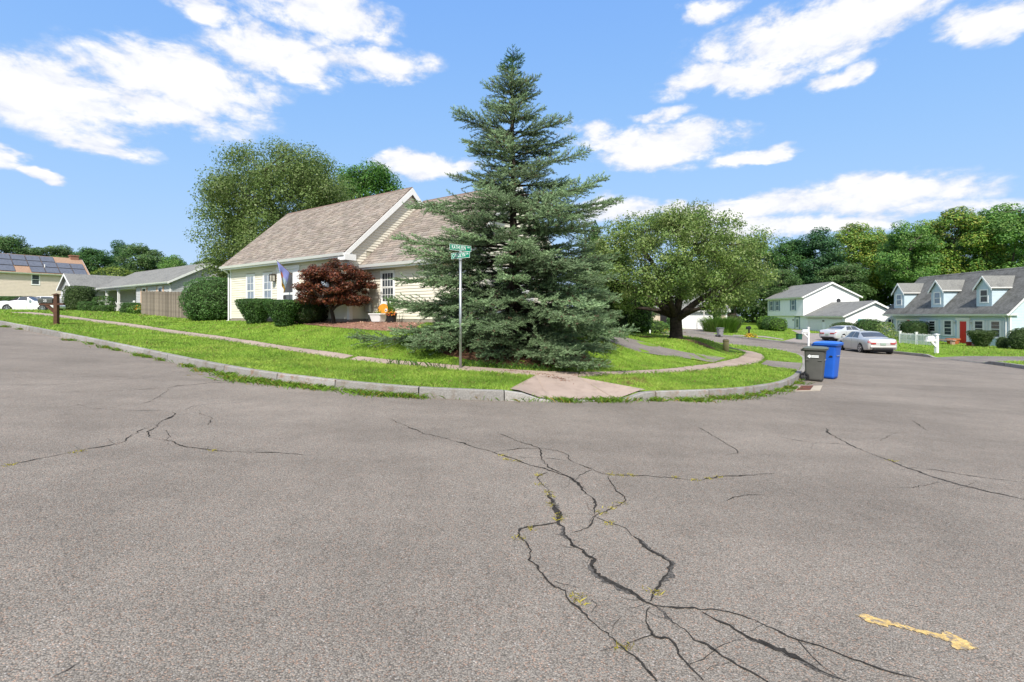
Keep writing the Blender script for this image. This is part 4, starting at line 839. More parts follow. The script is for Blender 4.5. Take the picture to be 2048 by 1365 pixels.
def window(parent, P0, d, a0, a1, z0, z1, cols=1, rows=1, glass=None, frame=None, shutter=None, sw=.3, cas=.08, sill=True, each=False, sashes=2):
    W = WALL(P0, d); frame = frame or M_WHITE; glass = glass or M_GLASS; mb = MB()
    wbox(mb, W, a0-cas, a0, z0-cas, z1+cas, 0, .035); wbox(mb, W, a1, a1+cas, z0-cas, z1+cas, 0, .035); wbox(mb, W, a0, a1, z1, z1+cas, 0, .034); wbox(mb, W, a0, a1, z0-cas, z0, 0, .034)
    w = mb.build('window', frame, parent)
    if sill: q = MB(); wbox(q, W, a0-cas-.02, a1+cas+.02, z0-cas-.035, z0-cas+.004, 0, .06); q.build('sill', frame, w)
    zs = np.linspace(z0, z1, sashes+1); f = .035
    for i in range(sashes):
        lo, hi = zs[i], zs[i+1]; ou = .008+.012*i; q = MB()
        wbox(q, W, a0, a0+f, lo, hi, ou, ou+.012); wbox(q, W, a1-f, a1, lo, hi, ou, ou+.012); wbox(q, W, a0+f, a1-f, lo, lo+f, ou, ou+.012); wbox(q, W, a0+f, a1-f, hi-f, hi, ou, ou+.012)
        for c in range(1, cols): x = a0+f+(a1-a0-2*f)*c/cols; wbox(q, W, x-.009, x+.009, lo+f, hi-f, ou+.001, ou+.011)
        for r in range(1, rows): x = lo+f+(hi-lo-2*f)*r/rows; wbox(q, W, a0+f, a1-f, x-.009, x+.009, ou+.002, ou+.0105)
        q.build('sash', frame, w); nc, nr = (cols, rows) if each else (1, 1)
        for c in range(nc):
            for r in range(nr):
                g = MB(); aw = (a1-a0-2*f)/nc; zh = (hi-lo-2*f)/nr; wbox(g, W, a0+f+c*aw+.004, a0+f+(c+1)*aw-.004, lo+f+r*zh+.004, lo+f+(r+1)*zh-.004, ou-.006, ou+.004); g.build('pane', glass, w)
    if shutter:
        for s in (-1, 1):
            q = MB(); b0 = a0-cas-sw-.01 if s < 0 else a1+cas+.01; wbox(q, W, b0, b0+.05, z0-cas, z1+cas, 0, .04); wbox(q, W, b0+sw-.05, b0+sw, z0-cas, z1+cas, 0, .04); n = max(6, int((z1-z0)/.07))
            for k in range(n): zz = z0-cas+(z1-z0+2*cas)*k/n; wbox(q, W, b0+.05, b0+sw-.05, zz, zz+(z1-z0)/n*.75, 0, .03)
            q.build('shutter', shutter, w)
    return w
def gable_roof(parent, m, x0, x1, ye, ze, yr, zr, ye2, trim, th=.13, rake=.18, name='roof', rakes=(True, True), gutter=True, back_ze=None):
    """pitched roof along x: front eave (ye, ze), ridge (yr, zr), back eave ye2"""
    z2 = ze if back_ze is None else back_ze
    r = MB().prism([(ye, ze), (yr, zr), (ye2, z2), (ye2, z2-th), (yr, zr-th*1.4), (ye, ze-th)], x0, x1, 'yz').build(name, m, parent)
    for k, xe in enumerate((x0, x1)):
        if not rakes[k]: continue
        s = -1 if k == 0 else 1; xo = sorted((xe+s*.003, xe+s*.033))
        MB().prism([(ye, ze-.02), (yr, zr-.02), (ye2, z2-.02), (ye2, z2-.02-rake), (yr, zr-.02-rake*1.35), (ye, ze-.02-rake)], xo[0], xo[1], 'yz').build('rake_trim', trim, r)
    MB().prism([(yr-.14, zr-.115), (yr, zr+.03), (yr+.14, zr-.115), (yr, zr-.0)], x0, x1, 'yz').build('ridge_cap', m, r)
    BX('fascia', trim, r, x0, x1, ye-.02, ye+.02, ze-th-.08, ze-.03)
    if gutter:
        g = MB().prism([(ye-.125, ze-.03), (ye-.022, ze-.03), (ye-.022, ze-.135), (ye-.085, ze-.135)], x0, x1, 'yz').build('gutter', trim, r)
    return r
def shingles(parent, m, x0, x1, ye, ze, yr, zr, exp=.165, tab=.34):
    S = math.hypot(yr-ye, zr-ze); n = int(S/exp); uy, uz = (yr-ye)/S, (zr-ze)/S; ny, nz = -uz, uy; V = []; F = []; Cc = []
    for i in range(n):
        s0 = i*exp; s1 = s0+exp+.01; x = x0-random.uniform(0, tab)
        while x < x1:
            w = tab*random.uniform(.75, 1.25); a, b = max(x, x0)+.004, min(x+w, x1)-.004; x += w
            if b-a < .03: continue
            t = random.uniform(.016, .036); dr = random.uniform(0, .012); b0 = len(V)
            for (xx, s, h) in ((a, s0-dr, .002), (b, s0-dr, .002), (b, s0-dr, t), (a, s0-dr, t), (b, s1, .006), (a, s1, .006)): V.append((xx, ye+uy*s+ny*h, ze+uz*s+nz*h))
            F += [(b0, b0+1, b0+2, b0+3), (b0+3, b0+2, b0+4, b0+5)]; c = random.uniform(.76, 1.18); Cc += [(c*random.uniform(.97, 1.03), c, c*random.uniform(.97, 1.03))]*6
    o = link('shingles', np_mesh('shingles', V, F, np.array(Cc)), m, parent); return tag(o, kind='stuff')
def downspout(parent, m, x, y, z0, z1, ey):
    MB().tube([(x, ey, z1+.05), (x, ey, z1-.04), (x, ey*.4+y*.6, z1-.16), (x, y, z1-.26), (x, y, z0+.12), (x, y-.18, z0+.05)], .04, 6).build('downspout', m, parent)
def lantern(parent, W, a, z, s, body, glass):
    l = MB(); wbox(l, W, a-s*.3, a+s*.3, z-s*.25, z+s*.25, 0, .03); wbox(l, W, a-s*.05, a+s*.05, z+s*.2, z+s*.3, .02, s*.6); wbox(l, W, a-s*.42, a+s*.42, z+s*.5, z+s*.62, s*.2, s*1.0); wbox(l, W, a-s*.38, a+s*.38, z-s*.66, z-s*.58, s*.24, s*.96)
    for i in (-1, 1):
        for j in (0, 1): wbox(l, W, a+i*s*.36-.012, a+i*s*.36+.012, z-s*.6, z+s*.52, s*.26+j*s*.64, s*.26+j*s*.64+.024)
    o = l.build('lantern', body, parent); g = MB(); wbox(g, W, a-s*.33, a+s*.33, z-s*.56, z+s*.48, s*.3, s*.88); g.build('lantern_glass', glass, o); return o
M_AMBER = mat('lantern_glass', (.5, .48, .4), .15, .2, 8, spec=.5); M_BRONZE = mat('bronze', (.08, .06, .045), .4, .2, 8, metal=.5)
UANG = math.atan2(-.58, .814)

def cream_house():
    h = empty('cream_house', (-6.4, 19.7, 1.3), UANG, 'cream lapboard house with a steep brown shingle roof behind the red maple', 'house')
    L = 9.6; F = (0, -1)
    MB().prism([(0, -.7), (6.4, -.7), (6.4, 2.9), (3.2, 5.72), (0, 2.9)], -L, -.003, 'yz').build('wall', M_CREAMW, h)
    MB().prism([(.8, -.7), (7.2, -.7), (7.2, 2.5), (4.0, 5.3), (.8, 2.5)], .0, 5.2, 'yz').build('wall', M_CREAMW, h)
    BX('foundation', M_FOUND, h, -L-.012, .0, -.012, 6.4, -.75, .13); BX('foundation', M_FOUND, h, .01, 5.212, .788, 7.2, -.75, .13)
    Wf = WALL((-L, 0), (1, 0)); Ww = WALL((0, .8), (1, 0)); Wr = WALL((0, 0), (0, 1)); We = WALL((5.2, .8), (0, 1))
    wins = [(2.0-.33, 2.0+.33, .72, 2.17), (3.55-.33, 3.55+.33, .72, 2.17)]; door = (5.3-.46, 5.3+.46, .16, 2.2)
    holes = [(a-.08, b+.08, c-.1, d+.08) for a, b, c, d in wins]+[(door[0]-.42, door[1]+.42, 0, 2.42), (8.0-.4-.08, 8.4+.08, .64, 2.25)]
    siding(h, (-L, 0), (1, 0), L, .13, 2.62, holes, M_CREAM, .115, separate=True)
    for q in wins: window(h, (-L, 0), (1, 0), *q, cols=2, rows=2, glass=M_GLASSL, each=True)
    window(h, (-L, 0), (1, 0), 7.65, 8.35, .72, 2.17, cols=2, rows=2, glass=M_GLASSL, each=True)
    # front door with storm door, pilasters and head
    d = MB(); wbox(d, Wf, door[0]-.42, door[0], .13, 2.3, 0, .05); wbox(d, Wf, door[1], door[1]+.42, .13, 2.3, 0, .05); wbox(d, Wf, door[0]-.46, door[1]+.46, 2.3, 2.46, 0, .08); dr = d.build('door_surround', M_WHITE, h)
    d = MB(); wbox(d, Wf, door[0], door[0]+.1, .16, 2.3, .005, .04); wbox(d, Wf, door[1]-.1, door[1], .16, 2.3, .005, .04); wbox(d, Wf, door[0]+.1, door[1]-.1, 2.15, 2.3, .005, .04); wbox(d, Wf, door[0]+.1, door[1]-.1, 1.18, 1.28, .005, .04); wbox(d, Wf, door[0]+.1, door[1]-.1, .16, .36, .005, .04)
    dd = d.build('door', M_WHITE, h)
    g = MB(); wbox(g, Wf, door[0]+.1, door[1]-.1, 1.28, 2.15, .004, .02); g.build('pane', M_GLASSD, dd); g = MB(); wbox(g, Wf, door[0]+.1, door[1]-.1, .36, 1.18, .004, .02); g.build('pane', M_GLASS, dd)
    g = MB(); wbox(g, Wf, door[0]+.13, door[0]+.16, 1.0, 1.16, .04, .08); g.build('handle', M_BRONZE, dd)
    lantern(h, Wf, 4.23, 1.98, .26, M_BRONZE, M_AMBER)
    # recessed wing
    ww = (1.33-.34, 1.33+.34, .78, 1.95); holes = [(ww[0]-.08, ww[1]+.08, ww[2]-.1, ww[3]+.08)]
    siding(h, (0, .8), (1, 0), 5.2, .13, 2.3, holes, M_CREAM, .115, separate=True)
    window(h, (0, .8), (1, 0), *ww, cols=4, rows=2, glass=M_GLASS, each=True)
    BX('frieze', M_WHITE, h, .02, 5.2, .765, .8, 2.3, 2.42)
    # gable of the main block rising beside the wing roof, and the far end of the wing
    siding(h, (0, 0), (0, 1), 6.4, .13, 2.8, [], M_CREAM, .115, gable=(3.2, 5.72), separate=True, below=lambda z: (0, 6.4) if z > 2.9 else (0, .8))
    siding(h, (5.2, .8), (0, 1), 6.4, .13, 2.5, [(1.75, 4.55, -.1, 2.3)], M_CREAM, .115, gable=(3.2, 5.3))
    g = MB(); wbox(g, We, 1.8, 4.5, .02, 2.2, .004, .03); gd = g.build('garage_door', M_WHITE, h)
    for k in range(4): q = MB(); wbox(q, We, 1.86, 4.44, .08+k*.53, .55+k*.53, .031, .045); q.build('panel', M_WHITE, gd)
    for x, y, z1 in ((-L-.02, -.02, 2.68), (-.12, -.02, 2.6)): BX('corner_board', M_WHITE, h, x, x+.14, y-.012, y+.1, .1, z1)
    BX('corner_board', M_WHITE, h, .0, .03, -.031, .12, .1, 2.72); BX('corner_board', M_WHITE, h, 5.1, 5.23, .77, .9, .1, 2.4)
    BX('soffit', M_WHITE, h, -L-.2, .1, -.3, 0, 2.6, 2.63); BX('soffit', M_WHITE, h, .035, 5.35, .5, .8, 2.17, 2.2)
    r = gable_roof(h, M_ROOFB, -L-.28, .14, -.32, 2.73, 3.2, 5.95, 6.72, M_WHITE, rake=.22)
    shingles(h, M_SHING, -L-.3, .15, -.36, 2.70, 3.2, 5.953); 
    r2 = gable_roof(h, M_ROOFB, .012, 5.4, .48, 2.3, 4.0, 5.5, 7.52, M_WHITE, rakes=(False, True)); shingles(h, M_SHING, .02, 5.42, .44, 2.27, 4.0, 5.503)
    BX('eave_return', M_WHITE, h, -.25, .2, -.36, .16, 2.42, 2.66)
    downspout(h, M_WHITE, -L-.12, -.04, -.1, 2.62, -.36)
    # gas meter and pipe on the wing wall
    q = MB(); q.tube([(.28, .72, -.3), (.28, .72, .55), (.28, .66, .75)], .025, 6); q.build('pipe', M_GALV, h); BX('meter', M_GALV, h, .16, .44, .6, .74, .38, .72, bevel=.03)
    return h
cream_house()

def ranch_house():
    MS = mat('grey_siding', (.44, .44, .45), .6, .06, 3); MSW = mat('grey_wall', (.36, .36, .37), .8, .06, 3); MPE = mat('peach_shutter', (.62, .42, .30), .6, .05, 3); MD = mat('grey_door', (.22, .24, .26), .5, .06, 3)
    h = empty('ranch_house', (-28.6, 42.0, 1.72), UANG, 'grey ranch house with porch and front-facing garage gable behind the board fence', 'house')
    MB().prism([(0, -.6), (6.0, -.6), (6.0, 2.9), (3.0, 4.4), (0, 2.9)], -7.8, 0, 'yz').build('wall', MSW, h)
    MB().prism([(1.7, -.6), (6.0, -.6), (6.0, 2.9), (3.0, 4.4), (1.7, 3.6)], -17.8, -7.803, 'yz').build('wall', MSW, h)
    BX('wall', MSW, h, -22.4, -17.803, -2.1, 5.0, -.6, 2.72); MB().prism([(-22.4, 2.7), (-17.803, 2.7), (-20.1, 4.05)], -2.1, 4.0, 'xz').build('wall', MSW, h)
    wins = [(1.5, 2.3, 1.05, 2.3), (5.1, 5.9, 1.05, 2.3)]
    siding(h, (-7.8, 0), (1, 0), 7.8, 0, 2.75, [(a-.4, b+.4, c-.1, d+.08) for a, b, c, d in wins], MS, .15)
    for q in wins: window(h, (-7.8, 0), (1, 0), *q, glass=M_GLASSD, shutter=MPE, sw=.3)
    siding(h, (0, 0), (0, 1), 6.0, 0, 2.85, [], MS, .15, gable=(3.0, 4.4)); siding(h, (-17.8, 1.7), (1, 0), 10, 0, 3.0, [(5.2, 8.2, -.1, 2.4)], MS, .15)
    siding(h, (-22.4, -2.1), (1, 0), 4.6, 0, 2.7, [(1.0, 3.7, -.1, 2.2)], MS, .15, gable=(2.3, 4.05)); siding(h, (-17.8, -2.1), (0, 1), 3.8, 0, 2.65, [], MS, .15)
    W = WALL((-22.4, -2.1), (1, 0)); g = MB(); wbox(g, W, 1.05, 3.65, 0, 2.15, 0, .02); gd = g.build('garage_door', MD, h)
    for k in range(4): q = MB(); wbox(q, W, 1.1, 3.6, .03+k*.53, .53+k*.53, .021, .035); q.build('panel', MD, gd)
    q = MB(); wbox(q, W, .85, 1.05, 0, 2.35, 0, .05); wbox(q, W, 3.65, 3.85, 0, 2.35, 0, .05); wbox(q, W, 1.05, 3.65, 2.15, 2.35, 0, .05); q.build('garage_trim', M_WHITE, h); lantern(h, W, 2.35, 2.85, .2, M_BLACK, M_AMBER)
    gable_roof(h, M_GREYR, -17.79, .25, -.35, 2.72, 3.0, 4.55, 6.35, M_WHITE)
    # garage roof, ridge running front to back
    r = MB().prism([(-22.75, 2.62), (-20.1, 4.22), (-17.45, 2.62), (-17.45, 2.5), (-20.1, 4.06), (-22.75, 2.5)], -2.4, 3.2, 'xz').build('garage_roof', M_GREYR, h)
    MB().prism([(-22.75, 2.6), (-20.1, 4.2), (-17.45, 2.6), (-17.45, 2.42), (-20.1, 3.98), (-22.75, 2.42)], -2.433, -2.403, 'xz').build('rake_trim', M_WHITE, r); BX('gutter', M_WHITE, r, -17.45, -17.33, -2.4, -.4, 2.47, 2.6)
    Wp = WALL((-17.8, 1.7), (1, 0)); q = MB(); wbox(q, Wp, 6.9, 7.9, .2, 2.3, 0, .05); dr = q.build('door', M_WHITE, h); g = MB(); wbox(g, Wp, 7.15, 7.65, 1.0, 2.05, .051, .06); g.build('pane', M_GLASSD, dr)
    window(h, (-17.8, 1.7), (1, 0), 5.4, 6.5, .5, 2.2, glass=M_GLASSD, cas=.06)
    BX('porch_floor', M_BRICK, h, -17.7, -7.81, -.15, 1.69, -.5, .16); BX('porch_beam', M_WHITE, h, -17.79, -7.81, -.1, .1, 2.38, 2.62); BX('porch_ceiling', M_WHITE, h, -17.79, -7.81, .1, 1.69, 2.5, 2.54)
    for x in (-15.75, -12.4): MB().box(x-.09, x+.09, -.09, .09, .16, 2.38).box(x-.12, x+.12, -.12, .12, .16, .3).box(x-.12, x+.12, -.12, .12, 2.24, 2.38).build('porch_column', M_WHITE, h)
    for x in (-14.3, -13.1, -7.95): BX('newel_post', M_WHITE, h, x-.07, x+.07, -.2, -.06, .1, 1.25)
    BX('rail', M_WHITE, h, -13.1, -7.95, -.16, -.1, 1.02, 1.1); BX('rail', M_WHITE, h, -13.1, -7.95, -.16, -.1, .28, .34)
    for k in range(38): x = -13.0+k*.132; BX('baluster', M_WHITE, h, x-.018, x+.018, -.148, -.112, .34, 1.02)
    BX('step', M_BRICK, h, -14.3, -13.1, -.6, -.16, -.5, .02); downspout(h, M_WHITE, -.12, -.05, -.2, 2.65, -.36)
ranch_house()

def beige_house():
    MBG = mat('beige_siding', (.64, .54, .46), .7, .05, 3); MBW = mat('beige_wall', (.52, .41, .32), .8, .05, 3); MOR = mat('orange_brown_roof', (.31, .2, .135), .95, .2, 8); MSOL = mat('solar_cell', (.11, .115, .13), .35, .2, 4, spec=.6); MSF = mat('panel_frame', (.12, .125, .13), .4, .1, 4, metal=.5)
    h = empty('beige_house', (-72, 70.3, 2.95), math.atan2(.814, .58), 'beige two-storey house with a roof full of solar panels', 'house')
    MB().prism([(0, -1), (8, -1), (8, 5.1), (4, 7.7), (0, 5.1)], -5, 9.7, 'yz').build('wall', MBW, h)
    wins = [(8.3, 9.1, 3.2, 4.6), (14.0-.1, 14.6, 2.9, 4.6)]
    siding(h, (-5, 0), (1, 0), 14.7, 0, 4.8, [(a-.08, b+.08, c-.1, d+.08) for a, b, c, d in wins], MBG, .2)
    for q in wins: window(h, (-5, 0), (1, 0), *q, glass=M_GLASS)
    r = gable_roof(h, MOR, -5.2, 9.95, -.4, 4.85, 4, 7.75, 8.4, M_WHITE)
    S = math.hypot(4.4, 2.9); uy, uz = 4.4/S, 2.9/S; ny, nz = -uz, uy
    for row in range(3):
        for c in range(9):
            if (row == 0 and c == 4) or (row == 2 and c > 6): continue
            x0 = -4.9+c*1.62; s0 = .12+row*1.7; s1 = s0+1.56; pt = lambda x, s, hh: (x, -.4+uy*s+ny*hh, 4.85+uz*s+nz*hh)
            q = MB(); q.hexa([pt(x0, s0, .06), pt(x0+1.56, s0, .06), pt(x0+1.56, s1, .06), pt(x0, s1, .06)], [pt(x0, s0, .1), pt(x0+1.56, s0, .1), pt(x0+1.56, s1, .1), pt(x0, s1, .1)]); pn = q.build('solar_panel', MSF, r)
            q = MB(); q.hexa([pt(x0+.04, s0+.04, .1), pt(x0+1.52, s0+.04, .1), pt(x0+1.52, s1-.04, .1), pt(x0+.04, s1-.04, .1)], [pt(x0+.04, s0+.04, .104), pt(x0+1.52, s0+.04, .104), pt(x0+1.52, s1-.04, .104), pt(x0+.04, s1-.04, .104)]); q.build('solar_cells', MSOL, pn)
    c = MB(); c.box(8.5, 9.5, 3.6, 4.6, 6.8, 8.1).box(8.42, 9.58, 3.52, 4.68, 8.1, 8.25); c.build('chimney', M_BRICK, r); MB().tube([(4.9, 1.0, 5.7), (4.9, 1.0, 6.3)], .06, 8).build('vent_pipe', M_WHITE, r)
beige_house()

def blue_house():
    MBL = mat('pale_blue_siding', (.47, .565, .63), .6, .05, 3); MBLW = mat('pale_blue_wall', (.33, .47, .5), .8, .05, 3); MRED = mat('red_door', (.6, .02, .012), .4, .05, 3, spec=.5)
    ang = math.atan2(-1, -.049); h = empty('blue_house', (43.2, 57.4, -1.28), ang, 'pale blue Cape house with three dormers and a bright red door', 'house'); L = 14.8
    MB().prism([(.0, -.6), (7.4, -.6), (7.4, 3.0), (3.7, 7.0), (.0, 3.0)], 4.7, L, 'yz').build('wall', MBLW, h); MB().prism([(.55, -.6), (7.4, -.6), (7.4, 3.0), (3.7, 7.0), (.55, 3.5)], 0, 4.697, 'yz').build('wall', MBLW, h)
    wins = [(6.0, 6.75, 1.25, 2.3), (7.9, 8.75, .95, 2.35), (11.35, 12.2, .95, 2.35), (13.0, 13.85, .95, 2.35)]; door = (9.75, 10.5, .25, 2.3)
    siding(h, (0, 0), (1, 0), L, .1, 2.9, [(a-.42, b+.42, c-.12, d+.1) for a, b, c, d in wins]+[(door[0]-.3, door[1]+.3, 0, 2.6), (-1, 4.7, -1, 3)], MBL, .13)
    siding(h, (0, .55), (1, 0), 4.7, .1, 3.0, [(.55, 4.7, -.1, 2.45)], MBL, .13); siding(h, (L, 0), (0, 1), 7.4, .1, 3.0, [], MBL, .13, gable=(3.7, 7.0))
    for i, q in enumerate(wins): window(h, (0, 0), (1, 0), *q, cols=1, rows=2, shutter=M_WHITE, sw=.33, glass=M_GLASS if i else M_GLASSD)
    W = WALL((0, 0), (1, 0)); d = MB(); wbox(d, W, door[0]-.3, door[0], .1, 2.55, 0, .06); wbox(d, W, door[1], door[1]+.3, .1, 2.55, 0, .06); wbox(d, W, door[0]-.4, door[1]+.4, 2.4, 2.66, 0, .12); wbox(d, W, door[0], door[1], 2.3, 2.4, 0, .05); d.build('door_surround', M_WHITE, h)
    d = MB(); wbox(d, W, *door, 0, .03); dd = d.build('door', MRED, h)
    for (a, b, c, e) in ((.1, .34, .2, .85), (.41, .65, .2, .85), (.1, .34, 1.0, 1.85), (.41, .65, 1.0, 1.85)): q = MB(); wbox(q, W, door[0]+a, door[0]+b, door[2]+c, door[2]+e, .031, .042); q.build('panel', MRED, dd)
    BX('door_step', M_WHITE, h, 9.3, 10.9, -.5, -.02, -.3, .2); lantern(h, W, 9.2, 2.2, .15, M_WHITE, M_AMBER); lantern(h, W, 11.0, 2.2, .15, M_WHITE, M_AMBER)
    q = MB(); wbox(q, W, 10.95, 11.2, 1.55, 1.85, 0, .03); q.build('notice', M_WHITE, h)
    Wg = WALL((0, .55), (1, 0)); q = MB(); q.add([Wg(a, z, .012) for a, z in ((.75, .05), (4.6, .05), (4.6, 1.95), (4.3, 2.25), (1.05, 2.25), (.75, 1.95))], [(0, 1, 2, 3, 4, 5)]); g = q.build('garage_door', M_WHITE, h)
    for k in range(4): q = MB(); wbox(q, Wg, .8+.25*(k == 3), 4.55-.25*(k == 3), .08+k*.55, .58+k*.53, .013, .03); q.build('panel', M_WHITE, g)
    q = MB(); wbox(q, Wg, .5, .72, .05, 2.5, 0, .05); wbox(q, Wg, .72, 4.69, 2.28, 2.5, 0, .05); q.build('garage_trim', M_WHITE, h)
    q = MB(); wbox(q, W, 5.55, 6.0, .55, 1.05, 0, .28); ac = q.build('air_conditioner', mat('ac_grey', (.3, .31, .32), .5, .1, 6), h)
    gable_roof(h, M_DGREYR, -.3, L+.25, -.4, 3.02, 3.7, 7.25, 7.8, M_WHITE); BX('soffit', M_WHITE, h, -.28, L+.2, -.38, .53, 2.86, 2.9)
    BX('corner_board', M_WHITE, h, L-.16, L+.02, -.03, .1, .05, 2.9); downspout(h, M_WHITE, L-.35, -.05, -.1, 2.9, -.4); downspout(h, M_GALV, -.1, .45, -.1, 2.9, -.3)
    sl = (7.25-3.02)/4.1
    for k, xc in enumerate((1.35, 6.7, 12.0)):
        y0 = .25; w = .78; zb = 3.02+sl*(y0+.4)-.05; zt = 5.45; zp = 6.4
        yb = lambda z: (z-3.02)/sl-.4
        dm = MB(); dm.loft([[(xc-w, y0, zb), (xc+w, y0, zb), (xc+w, y0, zt), (xc, y0, zp-.12), (xc-w, y0, zt)], [(xc-w, y0+.1, zb), (xc+w, y0+.1, zb), (xc+w, yb(zt)+.25, zt), (xc, yb(zp)+.2, zp-.12), (xc-w, yb(zt)+.25, zt)]]); d = dm.build('dormer', MBL, h)
        window(d, (xc-w, y0), (1, 0), w-.36, w+.36, zb+.42, zt-.28, glass=M_GLASSL if k < 2 else M_GLASS, sill=False)
        s = MB()
        for n in range(15):
            z = zb+.1+n*.13
            if z > zt-.1: break
            ye = min(yb(z)-.02, yb(zt)); 
            if ye > y0+.05: s.hexa([(xc+w, y0, z), (xc+w+.015, y0, z), (xc+w+.015, ye, z), (xc+w, ye, z)], [(xc+w, y0, z+.12), (xc+w+.003, y0, z+.12), (xc+w+.003, ye, z+.12), (xc+w, ye, z+.12)])
        tag(s.build('siding', MBL, d), kind='stuff')
        ov = .18; e = (zp-zt)/w; ry = yb(zp)+.25; ey = yb(zt-.1)+.25
        r = MB()
        for sg in (-1, 1): r.hexa([(xc, y0-.18, zp), (xc+sg*(w+ov), y0-.18, zp-e*(w+ov)), (xc+sg*(w+ov), yb(zp-e*(w+ov))+.15, zp-e*(w+ov)), (xc, ry, zp)], [(xc, y0-.18, zp+.08), (xc+sg*(w+ov), y0-.18, zp-e*(w+ov)+.08), (xc+sg*(w+ov), yb(zp-e*(w+ov))+.15, zp-e*(w+ov)+.08), (xc, ry, zp+.08)])
        rr = r.build('dormer_roof', M_GREYR, d)
        t = MB()
        for sg in (-1, 1): t.hexa([(xc, y0-.215, zp-.14), (xc+sg*(w+ov), y0-.215, zp-e*(w+ov)-.14), (xc+sg*(w+ov), y0-.185, zp-e*(w+ov)-.14), (xc, y0-.185, zp-.14)], [(xc, y0-.215, zp+.07), (xc+sg*(w+ov), y0-.215, zp-e*(w+ov)+.07), (xc+sg*(w+ov), y0-.185, zp-e*(w+ov)+.07), (xc, y0-.185, zp+.07)])
        t.box(xc+w+.03, xc+w+ov-.01, y0-.18, yb(zt)-.1, zt-.16, zt-.06); t.build('dormer_trim', M_WHITE, d)
blue_house()

